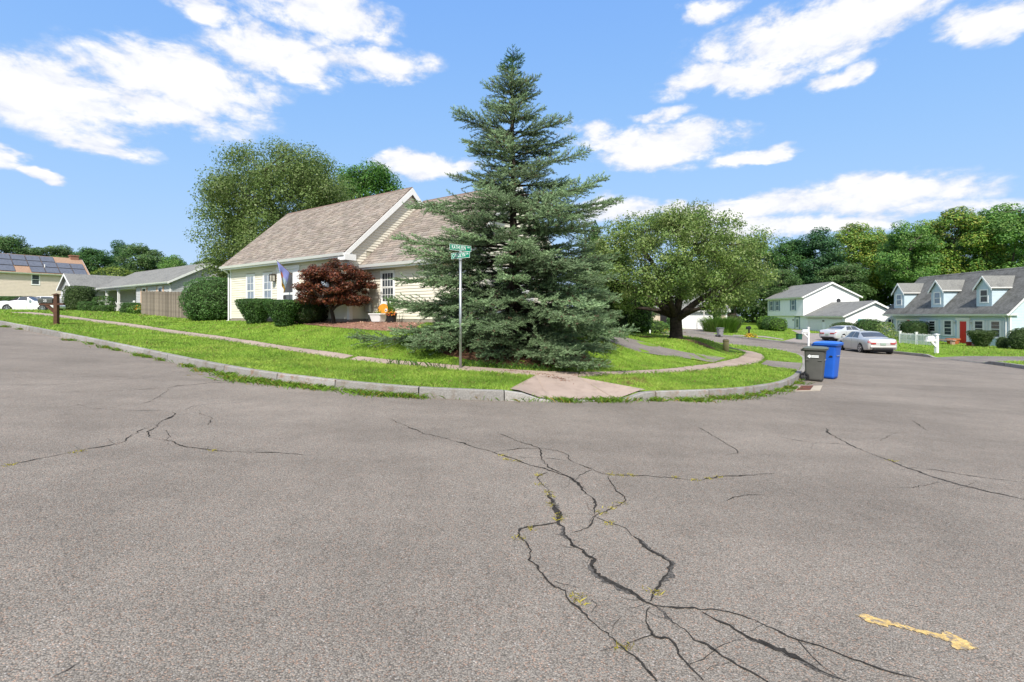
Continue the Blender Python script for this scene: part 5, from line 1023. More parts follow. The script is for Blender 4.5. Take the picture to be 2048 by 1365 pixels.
def white_house():
    MW = mat('white_siding', (.84, .84, .84), .6, .03, 3); MWW = mat('white_wall', (.7, .7, .71), .8, .03, 3); MSB = mat('slate_blue_shutter', (.16, .24, .32), .6, .08, 3); MTE = mat('teal_door', (.02, .22, .24), .5, .05, 3)
    h = empty('white_house', (40.0, 77.5, -.95), -math.pi/2, 'white two-storey house with blue shutters and a two-door garage wing', 'house'); L = 9.5
    BX('wall', MWW, h, 0, L, .0, 7.2, -.8, 2.5); MB().prism([(-.35, 2.5), (7.2, 2.5), (7.2, 5.15), (3.4, 7.0), (-.35, 5.15)], -.003, L+.003, 'yz').build('wall', MWW, h)
    MB().prism([(.0, -.8), (6.6, -.8), (6.6, 2.45), (3.4, 4.15), (0, 2.45)], L+.006, L+8, 'yz').build('wall', MWW, h)
    up = [(.7, 1.5, 3.3, 4.7), (2.4, 3.2, 3.3, 4.7), (6.6, 7.4, 3.3, 4.7)]; dn = [(1.6, 2.5, .6, 2.0), (3.2, 4.0, .6, 2.0)]; door = (6.95, 7.95, .1, 2.25)
    siding(h, (0, -.35), (1, 0), L, 2.5, 5.05, [(a-.35, b+.35, c-.1, d+.08) for a, b, c, d in up], MW, .15); siding(h, (0, 0), (1, 0), L, 0, 2.5, [(1.2, 4.4, .5, 2.1), (door[0]-.1, door[1]+.1, 0, 2.4)], MW, .15)
    siding(h, (L, -.35), (0, 1), 7.55, 2.5, 5.1, [], MW, .15, gable=(3.75, 7.0))
    for q in up: window(h, (0, -.35), (1, 0), *q, shutter=MSB, sw=.28, glass=M_GLASSL, cas=.05)
    for i, q in enumerate(dn): window(h, (0, 0), (1, 0), *q, shutter=None, glass=M_GLASSD, cas=.1)
    W = WALL((0, 0), (1, 0))
    for a in (1.2, 4.15): q = MB(); wbox(q, W, a, a+.26, .5, 2.1, 0, .04); q.build('shutter', MSB, h)
    q = MB(); wbox(q, W, door[0]-.12, door[0], .05, 2.4, 0, .06); wbox(q, W, door[1], door[1]+.12, .05, 2.4, 0, .06); wbox(q, W, door[0], door[1], 2.25, 2.4, 0, .06); q.build('door_surround', MSB, h)
    q = MB(); wbox(q, W, *door, 0, .03); d = q.build('door', M_WHITE, h); q = MB(); wbox(q, W, door[0]+.25, door[1]-.25, .9, 2.0, .031, .04); q.build('pane', M_GLASSL, d); lantern(h, W, 6.5, 1.9, .14, M_BLACK, M_AMBER)
    BX('step', M_BRICK, h, 6.4, 8.6, -1.1, -.02, -.5, .05)
    We = WALL((L+.003, -.35), (0, 1)); q = MB(); wbox(q, We, 3.3, 4.1, 5.6, 6.4, 0, .04); q.build('gable_vent', M_WHITE, h)
    q = MB(); q.loft([[We(4.75+.3*math.cos(t), 4.55+.3*math.sin(t), o) for t in np.linspace(0, 2*math.pi, 17)[:-1]] for o in (.003, .03)]); q.build('round_window', M_GLASSD, h)
    gable_roof(h, M_GREYR, -.25, L+.28, -.65, 5.1, 3.4, 7.1, 7.5, M_WHITE)
    Wg = WALL((L, 0), (1, 0)); siding(h, (L, 0), (1, 0), 8, 0, 2.4, [(.4, 3.6, -.1, 2.2), (4.2, 7.5, -.1, 2.2)], MW, .15); siding(h, (L+8, 0), (0, 1), 6.6, 0, 2.4, [(1.4, 2.5, 0, 2.2), (5.0, 5.9, .9, 2.2)], MW, .15, gable=(3.4, 4.15))
    for a in (.5, 4.3):
        q = MB(); wbox(q, Wg, a, a+3.0, 0, 2.1, .0, .02); g = q.build('garage_door', M_WHITE, h)
        for k in range(4):
            q = MB(); wbox(q, Wg, a+.04, a+2.96, .03+k*.52, .52+k*.52, .021, .035); q.build('panel', M_WHITE, g)
    lantern(h, Wg, 3.9, 1.85, .16, M_BLACK, M_AMBER)
    gable_roof(h, M_GREYR, L+.01, L+8.3, -.4, 2.5, 3.4, 4.3, 7.0, M_WHITE, rakes=(False, True))
    Wd = WALL((L+8, 0), (0, 1)); q = MB(); wbox(q, Wd, 1.5, 2.4, .1, 2.1, 0, .03); d = q.build('side_door', MTE, h); q = MB(); wbox(q, Wd, 1.66, 2.24, .85, 1.95, .031, .04); p = q.build('pane', M_GLASSD, d)
    q = MB()
    for k in (1, 2): wbox(q, Wd, 1.66+.58*k/3-.012, 1.66+.58*k/3+.012, .85, 1.95, .041, .05)
    for k in (1, 2): wbox(q, Wd, 1.66, 2.24, .85+1.1*k/3-.012, .85+1.1*k/3+.012, .042, .051)
    q.build('glazing_bar', MTE, d); lantern(h, Wd, 2.9, 2.0, .16, M_WHITE, M_AMBER); window(h, (L+8, 0), (0, 1), 5.1, 5.8, 1.0, 2.1, glass=M_GLASSD); BX('gable_vent', M_WHITE, h, L+8.003, L+8.04, 3.1, 3.7, 2.9, 3.3)
white_house()

def grey_house():
    MBS = mat('tan_siding', (.5, .42, .33), .7, .05, 3); MBW = mat('tan_wall', (.46, .38, .3), .8, .05, 3); MBR = mat('tan_brick', (.36, .26, .2), .9, .3, 14)
    h = empty('tan_house', (14.6, 63.8, float(R(22, 62))+.1), 0, 'tan house with black shutters and a wide white garage door behind the broad tree', 'house'); L = 12.8
    MB().prism([(0, -.8), (8, -.8), (8, 2.55), (4, 5.7), (0, 2.55)], 0, L, 'yz').build('wall', MBW, h); BX('brick_base', MBR, h, -.01, 6.3, -.03, -.002, -.4, .75)
    siding(h, (0, 0), (1, 0), L, .75, 2.45, [(1.4, 3.3, .7, 2.1), (4.0, 5.3, 0, 2.2), (6.4, 11.6, 0, 2.4)], MBS, .14); siding(h, (L, 0), (0, 1), 8, 0, 2.5, [], MBS, .14, gable=(4, 5.7))
    window(h, (0, 0), (1, 0), 1.75, 2.65, .85, 2.0, cols=2, rows=2, shutter=M_BLACK, sw=.33); W = WALL((0, 0), (1, 0))
    q = MB(); wbox(q, W, 4.3, 5.2, .1, 2.1, 0, .03); q.build('door', M_BLACK, h)
    q = MB(); wbox(q, W, 6.75, 11.25, .02, 2.15, 0, .02); g = q.build('garage_door', M_WHITE, h)
    for k in range(4): q = MB(); wbox(q, W, 6.8, 11.2, .05+k*.53, .55+k*.53, .021, .035); q.build('panel', M_WHITE, g)
    q = MB(); wbox(q, W, 6.5, 6.75, .02, 2.4, 0, .05); wbox(q, W, 11.25, 11.5, .02, 2.4, 0, .05); wbox(q, W, 6.75, 11.25, 2.15, 2.4, 0, .05); q.build('garage_trim', M_WHITE, h)
    gable_roof(h, M_GREYR, -.3, L+.3, -.4, 2.5, 4, 6.0, 8.4, M_WHITE); BX('corner_board', M_WHITE, h, L-.15, L+.03, -.05, .1, 0, 2.5); lantern(h, W, 11.9, 1.9, .18, M_BLACK, M_AMBER)
    for xc in (2.4,):
        d = MB(); d.prism([(xc-.9, 3.2), (xc+.9, 3.2), (xc+.9, 4.7), (xc, 5.5), (xc-.9, 4.7)], .9, 3.6, 'xz'); dm = d.build('dormer', MBS, h); window(dm, (xc-.9, .9), (1, 0), .5, 1.3, 3.5, 4.6, cols=2, rows=2, sill=False)
        r = MB()
        for sg in (-1, 1): r.hexa([(xc, .7, 5.55), (xc+sg*1.1, .7, 4.57), (xc+sg*1.1, 3.4, 4.57), (xc, 3.9, 5.55)], [(xc, .7, 5.65), (xc+sg*1.1, .7, 4.67), (xc+sg*1.1, 3.4, 4.67), (xc, 3.9, 5.65)])
        r.build('dormer_roof', M_GREYR, dm)
grey_house()
# ================================================================== street furniture and garden things
def text(body, size, m, parent, loc, rot, sx=1.0, ext=.0015, name='lettering', align='CENTER'):
    cu = bpy.data.curves.new(name, 'FONT'); cu.body = body; cu.size = size; cu.extrude = ext; cu.align_x = align; cu.align_y = 'CENTER'; cu.materials.append(m);  cu.space_character = 1.08
    tmp = bpy.data.objects.new(name, cu); C.objects.link(tmp); bpy.context.view_layer.update(); me = bpy.data.meshes.new_from_object(tmp.evaluated_get(bpy.context.evaluated_depsgraph_get())); bpy.data.objects.remove(tmp)
    o = link(name, me, m); o.parent = parent; o.location = loc; o.rotation_euler = rot; o.scale = (sx, 1, 1); return o
M_SGREEN = mat('sign_green', (.0, .2, .115), .45, .05, 4, spec=.4); M_SWHITE = mat('sign_white', (.8, .82, .82), .5, .03, 4)
def street_sign():
    x, y = G(921, 738, H1); z = h1(x, y); s = y/1000.0
    t = empty('street_sign', (x, y, z), 0, 'green street name sign with two crossed blades on a galvanised pole', 'street sign')
    top = (738-519)*s
    MB().tube([(0, 0, -.3), (0, 0, top)], .032, 12).build('pole', M_GALV, t, smooth=True)
    MB().tube([(0, 0, top-.03), (0, 0, top+.03)], .042, 12).build('pole_cap', M_GALV, t)
    bh = .142
    for k, (nm, suf, ang, zb) in enumerate((('CAROLYN', 'DR', -.62, top+.02), ('KATHLEEN', 'WY', .72, top+.02+bh+.035))):
        L = .58 if k == 0 else .62; b = MB().prism([(-L/2, 0), (L/2, 0), (L/2, bh), (-L/2, bh)], -.003, .003, 'xz').build('blade', M_SGREEN, t); b.location = (0, 0, zb); b.rotation_euler = (0, 0, ang)
        f = MB(); e = .006
        for a in ((-L/2, L/2, bh-e, bh), (-L/2, L/2, 0, e), (-L/2, -L/2+e, e, bh-e), (L/2-e, L/2, e, bh-e)): f.box(a[0], a[1], -.0045, -.0032, a[2], a[3])
        f.build('border', M_SWHITE, b)
        text(nm, .126, M_SWHITE, b, (-.05, -.0042, bh*.5), (math.pi/2, 0, 0), .66 if k == 0 else .62); text(suf, .056, M_SWHITE, b, (L/2-.075, -.0042, bh*.66), (math.pi/2, 0, 0), .9)
    MB().box(-.03, .03, -.012, .012, top+bh+.015, top+bh+.055).build('bracket', M_GALV, t)
street_sign()
M_BROWN = mat('brown_post', (.085, .04, .025), .8, .25, 8, .3, 40); M_GBOX = mat('dull_green_metal', (.07, .075, .065), .5, .2, 9, metal=.3)
def arch_box(mb, L, w, h):
    pr = [(-w/2, 0), (w/2, 0), (w/2, h*.55)]+[(w/2*math.cos(a), h*.55+h*.45*math.sin(a)) for a in np.linspace(0, math.pi, 9)[1:-1]]+[(-w/2, h*.55)]
    return mb.prism(pr, -L/2, L/2, 'yz')
def mailbox(loc, rz, label, post_m, box_m, H=1.15, pw=.1, arm=(-.75, .25), boxx=-.42, name='mailbox', num=None, cap=True, group=None, brace=True, L=.48):
    t = empty(name, loc, rz, label, 'mailbox', group); p = MB().box(-pw/2, pw/2, -pw/2, pw/2, -.3, H)
    p.build('post', post_m, t, bevel=.006)
    if cap: MB().box(-pw*.75, pw*.75, -pw*.75, pw*.75, H, H+.03).loft([[(a*pw*.6, b*pw*.6, H+.03) for a, b in ((-1, -1), (1, -1), (1, 1), (-1, 1))], [(a*.005, b*.005, H+.07) for a, b in ((-1, -1), (1, -1), (1, 1), (-1, 1))]]).build('post_cap', post_m, t)
    za = H*.72; MB().box(arm[0], arm[1], -pw*.42, pw*.42, za-.09, za).build('arm', post_m, t)
    if brace: MB().bar((-pw*.4, 0, za-.42), (-.42, 0, za-.08), pw*.6, pw*.7).build('brace', post_m, t)
    b = MB(); arch_box(b, L, .18, .22); bo = b.build('box', box_m, t); bo.location = (boxx, 0, za+.004); MB().box(-L/2-.012, -L/2-.002, -.085, .085, .01, .16).build('box_door', box_m, bo)
    if num: text(num, .15, M_SWHITE, bo, (0, -.094, .1), (math.pi/2, 0, 0), 1.0)
    return t
_p = G(113, 649, H1); mailbox((*_p, h1(*_p)), .05, 'brown wooden mailbox post with a dull green box numbered 25', M_BROWN, M_GBOX, 1.32, .155, (-.72, .32), -.42, num='25', L=.62)
_p = G(1617, 689, H2); mailbox((*_p, h2(*_p)), .1, 'white mailbox on a braced white post behind the trash bins', M_WHITE, M_WHITE, 1.35, .11, (-.6, .1), -.3)
_p = G(1873, 707, H2); mailbox((*_p, h2(*_p)), .15, 'white mailbox on a thick white post before the blue house', M_WHITE, M_WHITE, 1.2, .17, (-.8, .1), -.45)
_p = G(1498, 670, H2); mailbox((*_p, h2(*_p)), .0, 'black mailbox on a black post above yellow flowers', M_BLACK, M_BLACK, .95, .14, (-.35, .2), -.05, cap=False, brace=False)
_p = (.351*35.5, 35.5); mailbox((*_p, h1(*_p)-.45), .2, 'small black box showing over the lawn crest right of the thick trunk', M_BLACK, M_BLACK, .75, .12, (-.3, .25), -.02, cap=False, brace=False, L=.5)
def bollard():
    x, y = G(1452, 703, H1); z = h1(x, y); r = 5.6*y/1000; hh = 24*y/1000; t = empty('utility_marker', (x, y, z), 0, 'tan cylindrical utility post standing on the lawn by the sidewalk bend', 'utility post'); m = mat('tan_plastic', (.45, .36, .2), .6, .08, 5)
    MB().lathe([(r, -.1), (r, hh*.8), (r*.98, hh*.82)], 16).build('shaft', m, t, smooth=True); MB().lathe([(r*1.08, hh*.8), (r*1.08, hh*.93), (r*.85, hh*.99), (r*.2, hh*1.01)], 16).build('cap', m, t, smooth=True)
bollard()
_p = G(1598, 679.5, H2); t = empty('utility_box', (*_p, h2(*_p)), .1, 'dark green utility box on the lawn in front of the white house', 'utility box'); mg = mat('box_green', (.02, .075, .055), .5, .1, 4); s_ = _p[1]/1000
MB().box(-4*s_, 4*s_, -.2, .2, -.1, 10.5*s_).build('cabinet', mg, t, bevel=.02); BX('lid', mg, t, -4.4*s_, 4.4*s_, -.23, .23, 10.5*s_, 11.5*s_)
# pale lamp post before the wide garage door, small lantern post left of the trunk
_x = .384*60.5; t = empty('lamp_post', (_x, 60.5, h2(_x, 60.5)), 0, 'thin pale lamp post in front of the wide white garage door', 'lamp post'); mp = mat('pale_post', (.55, .52, .48), .6, .08, 5)
MB().tube([(0, 0, -.3), (0, 0, 4.4)], [.085, .06], 10).build('pole', mp, t); MB().tube([(0, 0, 4.35), (.1, 0, 4.6), (.5, 0, 4.7)], .035, 8).build('arm', mp, t); MB().box(.4, .85, -.1, .1, 4.64, 4.76).build('lamp_head', mp, t)
_x = .276*44; t = empty('garden_lamp', (_x, 44, h1(_x, 44)-.2), 0, 'short white post with a small black lantern left of the thick trunk', 'lamp post'); MB().tube([(0, 0, -.4), (0, 0, .85)], .06, 8).build('post', M_WHITE, t); MB().lathe([(.05, .86), (.1, .9), (.11, 1.05), (.03, 1.12)], 8).build('lantern', M_BLACK, t); MB().lathe([(.09, 1.12), (.1, 1.2), (.02, 1.28)], 8).build('finial', M_WHITE, t)

# ---- trash bins
def rrect(hx, hy, r, z, n=4, cx=0, cy=0):
    o = []
    for (sx, sy, a0) in ((1, 1, 0), (-1, 1, 90), (-1, -1, 180), (1, -1, 270)):
        for k in range(n+1): a = math.radians(a0+90*k/n); o.append((cx+sx*(hx-r)+r*math.cos(a), cy+sy*(hy-r)+r*math.sin(a), z))
    return o
def bin_(loc, rz, label, m, ml, H, logo=False, s=1.0, group='trash bins at the kerb', detail=True):
    t = empty('trash_bin', loc, rz, label, 'trash bin', group); hx0, hx1, hy0, hy1 = .23*s, .30*s, .22*s, .285*s
    b = MB(); b.loft([rrect(hx0, hy0, .05, .02, cx=.0), rrect(hx0+.01, hy0+.008, .06, .1, cx=.0), rrect((hx0+hx1)/2, (hy0+hy1)/2, .06, H*.5, cx=.012), rrect(hx1-.012, hy1-.01, .06, H*.86, cx=.025), rrect(hx1, hy1, .06, H*.9, cx=.028)]); b.build('body', m, t, smooth=True)
    MB().loft([rrect(hx1+.015, hy1+.015, .06, H*.885, cx=.028), rrect(hx1+.035, hy1+.035, .06, H*.905, cx=.03), rrect(hx1+.035, hy1+.035, .06, H*.935, cx=.03)]).build('rim', m, t)
    MB().loft([rrect(hx1+.04, hy1+.04, .05, H*.937, cx=.035), rrect(hx1+.045, hy1+.045, .05, H*.952, cx=.035), rrect(hx1-.02, hy1-.04, .08, H*.985, cx=.03), rrect(hx1-.14, hy1-.16, .08, H*1.0, cx=.02)]).build('lid', ml, t, smooth=False)
    MB().tube([(-hx1-.05, -hy1*.7, H*.9), (-hx1-.05, hy1*.7, H*.9)], .016, 8).build('handle', ml, t)
    MB().box(-hx1-.06, -hx1+.03, -hy1*.75, -hy1*.62, H*.86, H*.92).box(-hx1-.06, -hx1+.03, hy1*.62, hy1*.75, H*.86, H*.92).build('handle_bracket', m, t)
    MB().tube([(hx1-.0, -.12*s, H*.62), (hx1-.0, .12*s, H*.62)], .014, 8).build('lift_bar', M_GALV, t)
    mbk = mat('bin_black', (.012, .012, .013), .6, .2, 6)
    MB().tube([(-hx0-.02, -hy0-.07, .13), (-hx0-.02, hy0+.07, .13)], .012, 6).build('axle', M_GALV, t)
    for sy in (-1, 1):
        y0 = sy*(hy0+.05); w = MB(); R0 = .13
        w.loft([[(-hx0-.02+r*math.cos(a), y0+dy, .13+r*math.sin(a)) for a in np.linspace(0, 2*math.pi, 21)[:-1]] for r, dy in ((.085, -.035), (R0*.92, -.035), (R0, -.02), (R0, .02), (R0*.92, .035), (.085, .035))], caps=False); wo = w.build('wheel', mbk, t)
        sp = MB()
        for k in range(5): a = k*2*math.pi/5; sp.bar((-hx0-.02, y0, .13), (-hx0-.02+.088*math.cos(a), y0, .13+.088*math.sin(a)), .03, .03, (0, 1, 0))
        sp.tube([(-hx0-.02, y0-.03, .13), (-hx0-.02, y0+.03, .13)], .03, 10); sp.build('spokes', mat('spoke_grey', (.05, .05, .052), .4, .1, 5), wo)
    # moulded grip recesses and, on the grey one, the printed mark
    for sx in (-1, 1): MB().hexa([(sx*hx1*.6-.055, -hy1*.93, H*.60), (sx*hx1*.6+.055, -hy1*.93, H*.60), (sx*hx1*.6+.055, -hy1*.99, H*.6), (sx*hx1*.6-.055, -hy1*.99, H*.6)], [(sx*hx1*.6-.02, -hy1*.93, H*.63), (sx*hx1*.6+.03, -hy1*.93, H*.63), (sx*hx1*.6+.03, -hy1*.965, H*.63), (sx*hx1*.6-.02, -hy1*.965, H*.63)]).build('grip', mbk if not logo else m, t)
    if logo:
        yf = -hy1*.995; q = MB(); z = H*.72
        q.add([(-.155, yf, z), (-.10, yf, z-.055), (-.06, yf, z-.02), (-.06, yf, z+.02), (-.10, yf, z+.055)], [(0, 1, 2, 3, 4)]); q.box(-.052, .14, yf-.002, yf, z-.032, z-.006); q.box(-.052, .14, yf-.002, yf, z+.006, z+.032); q.build('printed_mark', M_SWHITE, t)
    return t
M_BGREY = mat('grey_plastic', (.085, .085, .078), .6, .08, 5, .1, 60); M_BGREYL = mat('grey_green_lid', (.11, .125, .105), .6, .08, 5); M_BBLUE = mat('blue_plastic', (.012, .1, .5), .5, .05, 4, spec=.4); M_BBLUEL = mat('blue_lid', (.03, .14, .55), .45, .05, 4, spec=.4)
_p = G(1629, 762); bin_((*_p, float(R(*_p))), -.66, 'grey trash bin with a white printed mark, nearest the storm drain', M_BGREY, M_BGREYL, 1.05, True, .93)
_p = G(1654, 757); bin_((*_p, float(R(*_p))), -.85, 'bright blue recycling bin beside the grey one', M_BBLUE, M_BBLUEL, 1.2, False, 1.06)
_p = G(1440, 674.5); bin_((*_p, float(R(*_p))), .2, 'small distant grey bin at the kerb by the ornamental grass', mat('light_grey_plastic', (.2, .2, .21), .6, .08, 5), M_BGREYL, 1.0, False, .95, None)
# ---- storm drain
def drain():
    pl = [G(a, b) for a, b in [(1588, 783.5), (1640, 782), (1645, 772.5), (1600, 773)]]; c = np.mean(pl, 0); t = empty('storm_drain', (c[0], c[1], float(R(*c))), 0, 'rusty storm drain grate set in a pale concrete apron beside the kerb', 'storm drain')
    q = np.array(pl)-c; zf = lambda p: float(R(p[0]+c[0], p[1]+c[1])-R(*c)); MB().hexa([(a, b, zf((a, b))-.05) for a, b in q], [(a, b, zf((a, b))+.012) for a, b in q]).build('apron', mat('pale_concrete', (.38, .33, .26), .9, .15, 5, .3, 50), t)
    mr = mat('rust', (.17, .06, .035), .8, .3, 12); a0, a1, b0, b1 = q[0], q[1], q[3], q[2]; f = lambda u, v: (a0*(1-u)+a1*u)*(1-v)+(b0*(1-u)+b1*u)*v
    gp = [f(.06, .1), f(.6, .1), f(.6, .9), f(.06, .9)]; MB().hexa([(a, b, zf((a, b))+.004) for a, b in gp], [(a, b, zf((a, b))+.016) for a, b in gp]).build('pit', M_BLACK, t)
    for k in range(8):
        u = .07+k*.066; cs = [f(u, .12), f(u+.034, .12), f(u+.034, .88), f(u, .88)]; MB().hexa([(a, b, zf((a, b))+.012) for a, b in cs], [(a, b, zf((a, b))+.024) for a, b in cs]).build('grate_bar', mr, t)
    for v in (.1, .5, .86): cs = [f(.06, v), f(.6, v), f(.6, v+.05), f(.06, v+.05)]; MB().hexa([(a, b, zf((a, b))+.013) for a, b in cs], [(a, b, zf((a, b))+.026) for a, b in cs]).build('grate_frame', mr, t)
drain()

# ---- board fence by the big round shrub, picket fence before the blue house
M_FENCE = mat('weathered_board', (.21, .175, .145), .95, .25, 4, .5, 30, .1, rand=.3)
def fence(P0, d, n, w, hgt, m, label, name, point=False, posts=2.4, hf=h1, gap=.008, post_h=.1, post_cap=False):
    x0, y0 = P0; ang = math.atan2(d[1], d[0]); t = empty(name, (x0, y0, hf(x0, y0)), ang, label, 'fence'); ms = []
    for k in range(4):
        h = hgt+random.uniform(-.02, .02); q = MB()
        if point: q.prism([(0, .05), (w, .05), (w, h-.05), (w/2, h), (0, h-.05)], -.01, .01, 'xz')
        else: q.prism([(0, -.05), (w, -.05), (w, h-.03), (w*.8, h), (w*.2, h), (0, h-.03)], -.011, .011, 'xz')
        me = bpy.data.meshes.new('board'); me.from_pydata(q.v, [], q.f); me.materials.append(m); ms.append(me)
    zz = lambda a: hf(x0+d[0]*a, y0+d[1]*a)-hf(x0, y0)
    for k in range(n):
        a = k*(w+gap); o = link('picket' if point else 'board', ms[k % 4], None, t); o.location = (a, random.uniform(-.006, .006), zz(a)); o.rotation_euler = (0, random.uniform(-.008, .008), 0)
    L = n*(w+gap)
    for z in (.3, hgt*.8): MB().hexa([(0, .012, z+zz(0)), (L, .012, z+zz(L)), (L, .05, z+zz(L)), (0, .05, z+zz(0))], [(0, .012, z+.09+zz(0)), (L, .012, z+.09+zz(L)), (L, .05, z+.09+zz(L)), (0, .05, z+.09+zz(0))]).build('rail', m, t)
    a = 0
    while a < L+.01:
        p = MB().box(a-.06, a+.06, -.03 if post_cap else .05, .12, zz(a)-.2, zz(a)+hgt+post_h)
        if post_cap: p.box(a-.09, a+.09, -.06, .15, zz(a)+hgt+post_h, zz(a)+hgt+post_h+.05)
        p.build('fence_post', m, t); a += posts
    return t
fence((-28.9, 39.0), (.814, -.58), 58, .135, 1.82, M_FENCE, 'weathered grey vertical board fence left of the huge rounded shrub', 'board_fence', post_h=.02)
_a = np.array(G(1799, 686.5, H2)); _b = np.array(G(1867, 692.5, H2)); _d = (_b-_a); _L = np.hypot(*_d); _d /= _L
fence(tuple(_a), tuple(_d), int(_L/.15), .085, .98, M_WHITE, 'white picket fence in front of the blue house garage', 'picket_fence', True, _L/2-.01, h2, .065, .08, True)

# ---- things in front of the cream house
U = np.array([.814, -.58]); NV = np.array([.58, .814]); A0 = np.array([-6.4, 19.7])
def hp(x, y): p = A0+U*x+NV*y; return p[0], p[1]
_c = np.array(G(528, 642, H1)); t = empty('front_steps', (_c[0], _c[1], h1(*_c)), UANG, 'two low pinkish concrete steps between the clipped yews', 'steps'); ms = mat('pink_step', (.36, .24, .19), .9, .15, 6, .3, 50)
BX('step', ms, t, -.62, .62, -.15, .75, -.2, .17, bevel=.01); BX('step', ms, t, -.5, .75, .45, 1.5, -.2, .34, bevel=.01)
_q = np.array(G(516, 641, H1)); t = empty('flower_pot', (_q[0]+.05, _q[1]+.12, h1(*_q)+.165), 0, 'terracotta pot with a small green plant on the front steps', 'flower pot'); mt = mat('terracotta', (.42, .13, .05), .85, .1, 6)
MB().lathe([(.1, 0), (.14, .24), (.165, .245), (.165, .31), (.14, .31), (.13, .26)], 16).build('pot', mt, t, smooth=False)
def leaf_part(parent, n, cx, cy, cz, r, size, cols, up=.8, name='leaves', asp=.5):
    d = sphere_pts(n); d[:, 2] = np.abs(d[:, 2]); P = d*np.array(r)*rng.uniform(.3, 1, (n, 1))+np.array([cx, cy, cz]); cols = np.asarray(cols); col = cols[rng.integers(len(cols), size=n)]*rng.uniform(.75, 1.25, (n, 1))
    return tag(link(name, leaf_mesh(name, P, d+np.array([0, 0, up])+rng.normal(0, .4, (n, 3)), size, np.clip(col, .003, 1), asp=asp), M_LEAF, parent), kind='stuff')
leaf_part(t, 160, 0, 0, .28, (.16, .16, .2), .09, BRT)
def flag():
    x, y = hp(-3.95, -.06); t = empty('flag', (x, y, 1.3), UANG, 'lavender garden flag with an orange flower hanging from a pole by the front door', 'flag')
    MB().tube([(0, 0, 2.05), (.05, -.75, 2.62)], .013, 8).build('pole', mat('pole_wood', (.25, .15, .08), .6, .1, 6), t)
    n, m_ = 14, 16; V = []; F = []
    for j in range(m_+1):
        v = j/m_
        for i in range(n+1):
            u = i/n; px_ = np.array([.05, -.72, 2.60])*(1-u)+np.array([.012, -.12, 2.14])*u; fold = .06*math.sin(u*9+v*2)*v
            V.append((px_[0]+fold+.05*v*math.cos(u*4), px_[1]+(1-u)*.18*v+u*(-.22)*v, px_[2]-v*(.92+.0*u)-(.0)*u))
    F = [(j*(n+1)+i, j*(n+1)+i+1, (j+1)*(n+1)+i+1, (j+1)*(n+1)+i) for j in range(m_) for i in range(n)]
    V = np.array(V); cols = np.tile(np.array([.30, .34, .72]), (len(V), 1)); vv = np.repeat(np.arange(m_+1)/m_, n+1); uu = np.tile(np.arange(n+1)/n, m_+1)
    cols[vv > .45] = (.42, .55, .66); cols[np.hypot((uu-.35)*.8, vv-.45) < .13] = (.85, .22, .03); cols[vv > .8] = (.75, .45, .05); cols[(vv > .88) & (uu > .3) & (uu < .6)] = (.25, .15, .05)
    o = link('cloth', np_mesh('flag_cloth', V, F, cols, True), mat('flag_cloth', (1, 1, 1), .8, .05, 4, attr=True, trans=.2), t); md = o.modifiers.new('thick', 'SOLIDIFY'); md.thickness = .003
flag()
x, y = hp(1.25, .62); t = empty('wall_ornament', (x, y, 1.3), UANG, 'round orange and black butterfly ornament leaning on the wall under the window', 'ornament'); mo = mat('orange_enamel', (.75, .3, .04), .4, .15, 6); mkk = mat('ornament_black', (.02, .018, .015), .5)
q = MB(); q.loft([[(.05+.34*math.cos(a), o, .42+.30*math.sin(a)) for a in np.linspace(0, 2*math.pi, 25)[:-1]] for o in (-.03, 0)]); q.build('disc', mo, t)
q = MB()
for k in range(15): a = math.pi*(.9+k*.085); q.loft([[(.05+.29*math.cos(a)+.03*math.cos(b), o, .42+.255*math.sin(a)+.03*math.sin(b)) for b in np.linspace(0, 2*math.pi, 9)[:-1]] for o in (-.04, -.03)])
q.build('spots', mkk, t); MB().loft([[(.22+.07*math.cos(b), o, .46+.07*math.sin(b)) for b in np.linspace(0, 2*math.pi, 13)[:-1]] for o in (-.045, -.03)]).build('eye', M_WHITE, t); MB().loft([[(.22+.03*math.cos(b), o, .46+.03*math.sin(b)) for b in np.linspace(0, 2*math.pi, 13)[:-1]] for o in (-.055, -.045)]).build('pupil', mkk, t); MB().box(.2, .24, -.02, .0, -.1, .15).build('stake', mkk, t)
x, y = hp(1.6, .1); z_ = h1(x, y); t = empty('planter_tub', (x, y, z_), UANG, 'white planter tub with pale yellow-green plants under the window', 'planter'); MB().loft([rrect(.24, .14, .04, .03), rrect(.32, .2, .05, .3), rrect(.35, .22, .05, .3), rrect(.35, .22, .05, .34), rrect(.3, .17, .05, .34), rrect(.28, .16, .05, .25)]).build('tub', M_WHITE, t); leaf_part(t, 200, 0, 0, .28, (.3, .16, .2), .07, [(.25, .32, .06), (.18, .26, .05)])
MB().box(-.2, -.1, -.1, .1, -.1, .03).box(.1, .2, -.1, .1, -.1, .03).build('foot', M_WHITE, t)
x, y = hp(2.45, .0); z_ = h1(x, y); t = empty('lily_pot', (x, y, z_), UANG, 'dark pot of orange and yellow flowers with upright sword leaves beside the spruce', 'flower pot'); MB().lathe([(.15, -.05), (.2, .3), (.22, .32), (.2, .34)], 14).build('pot', M_BLACK, t)
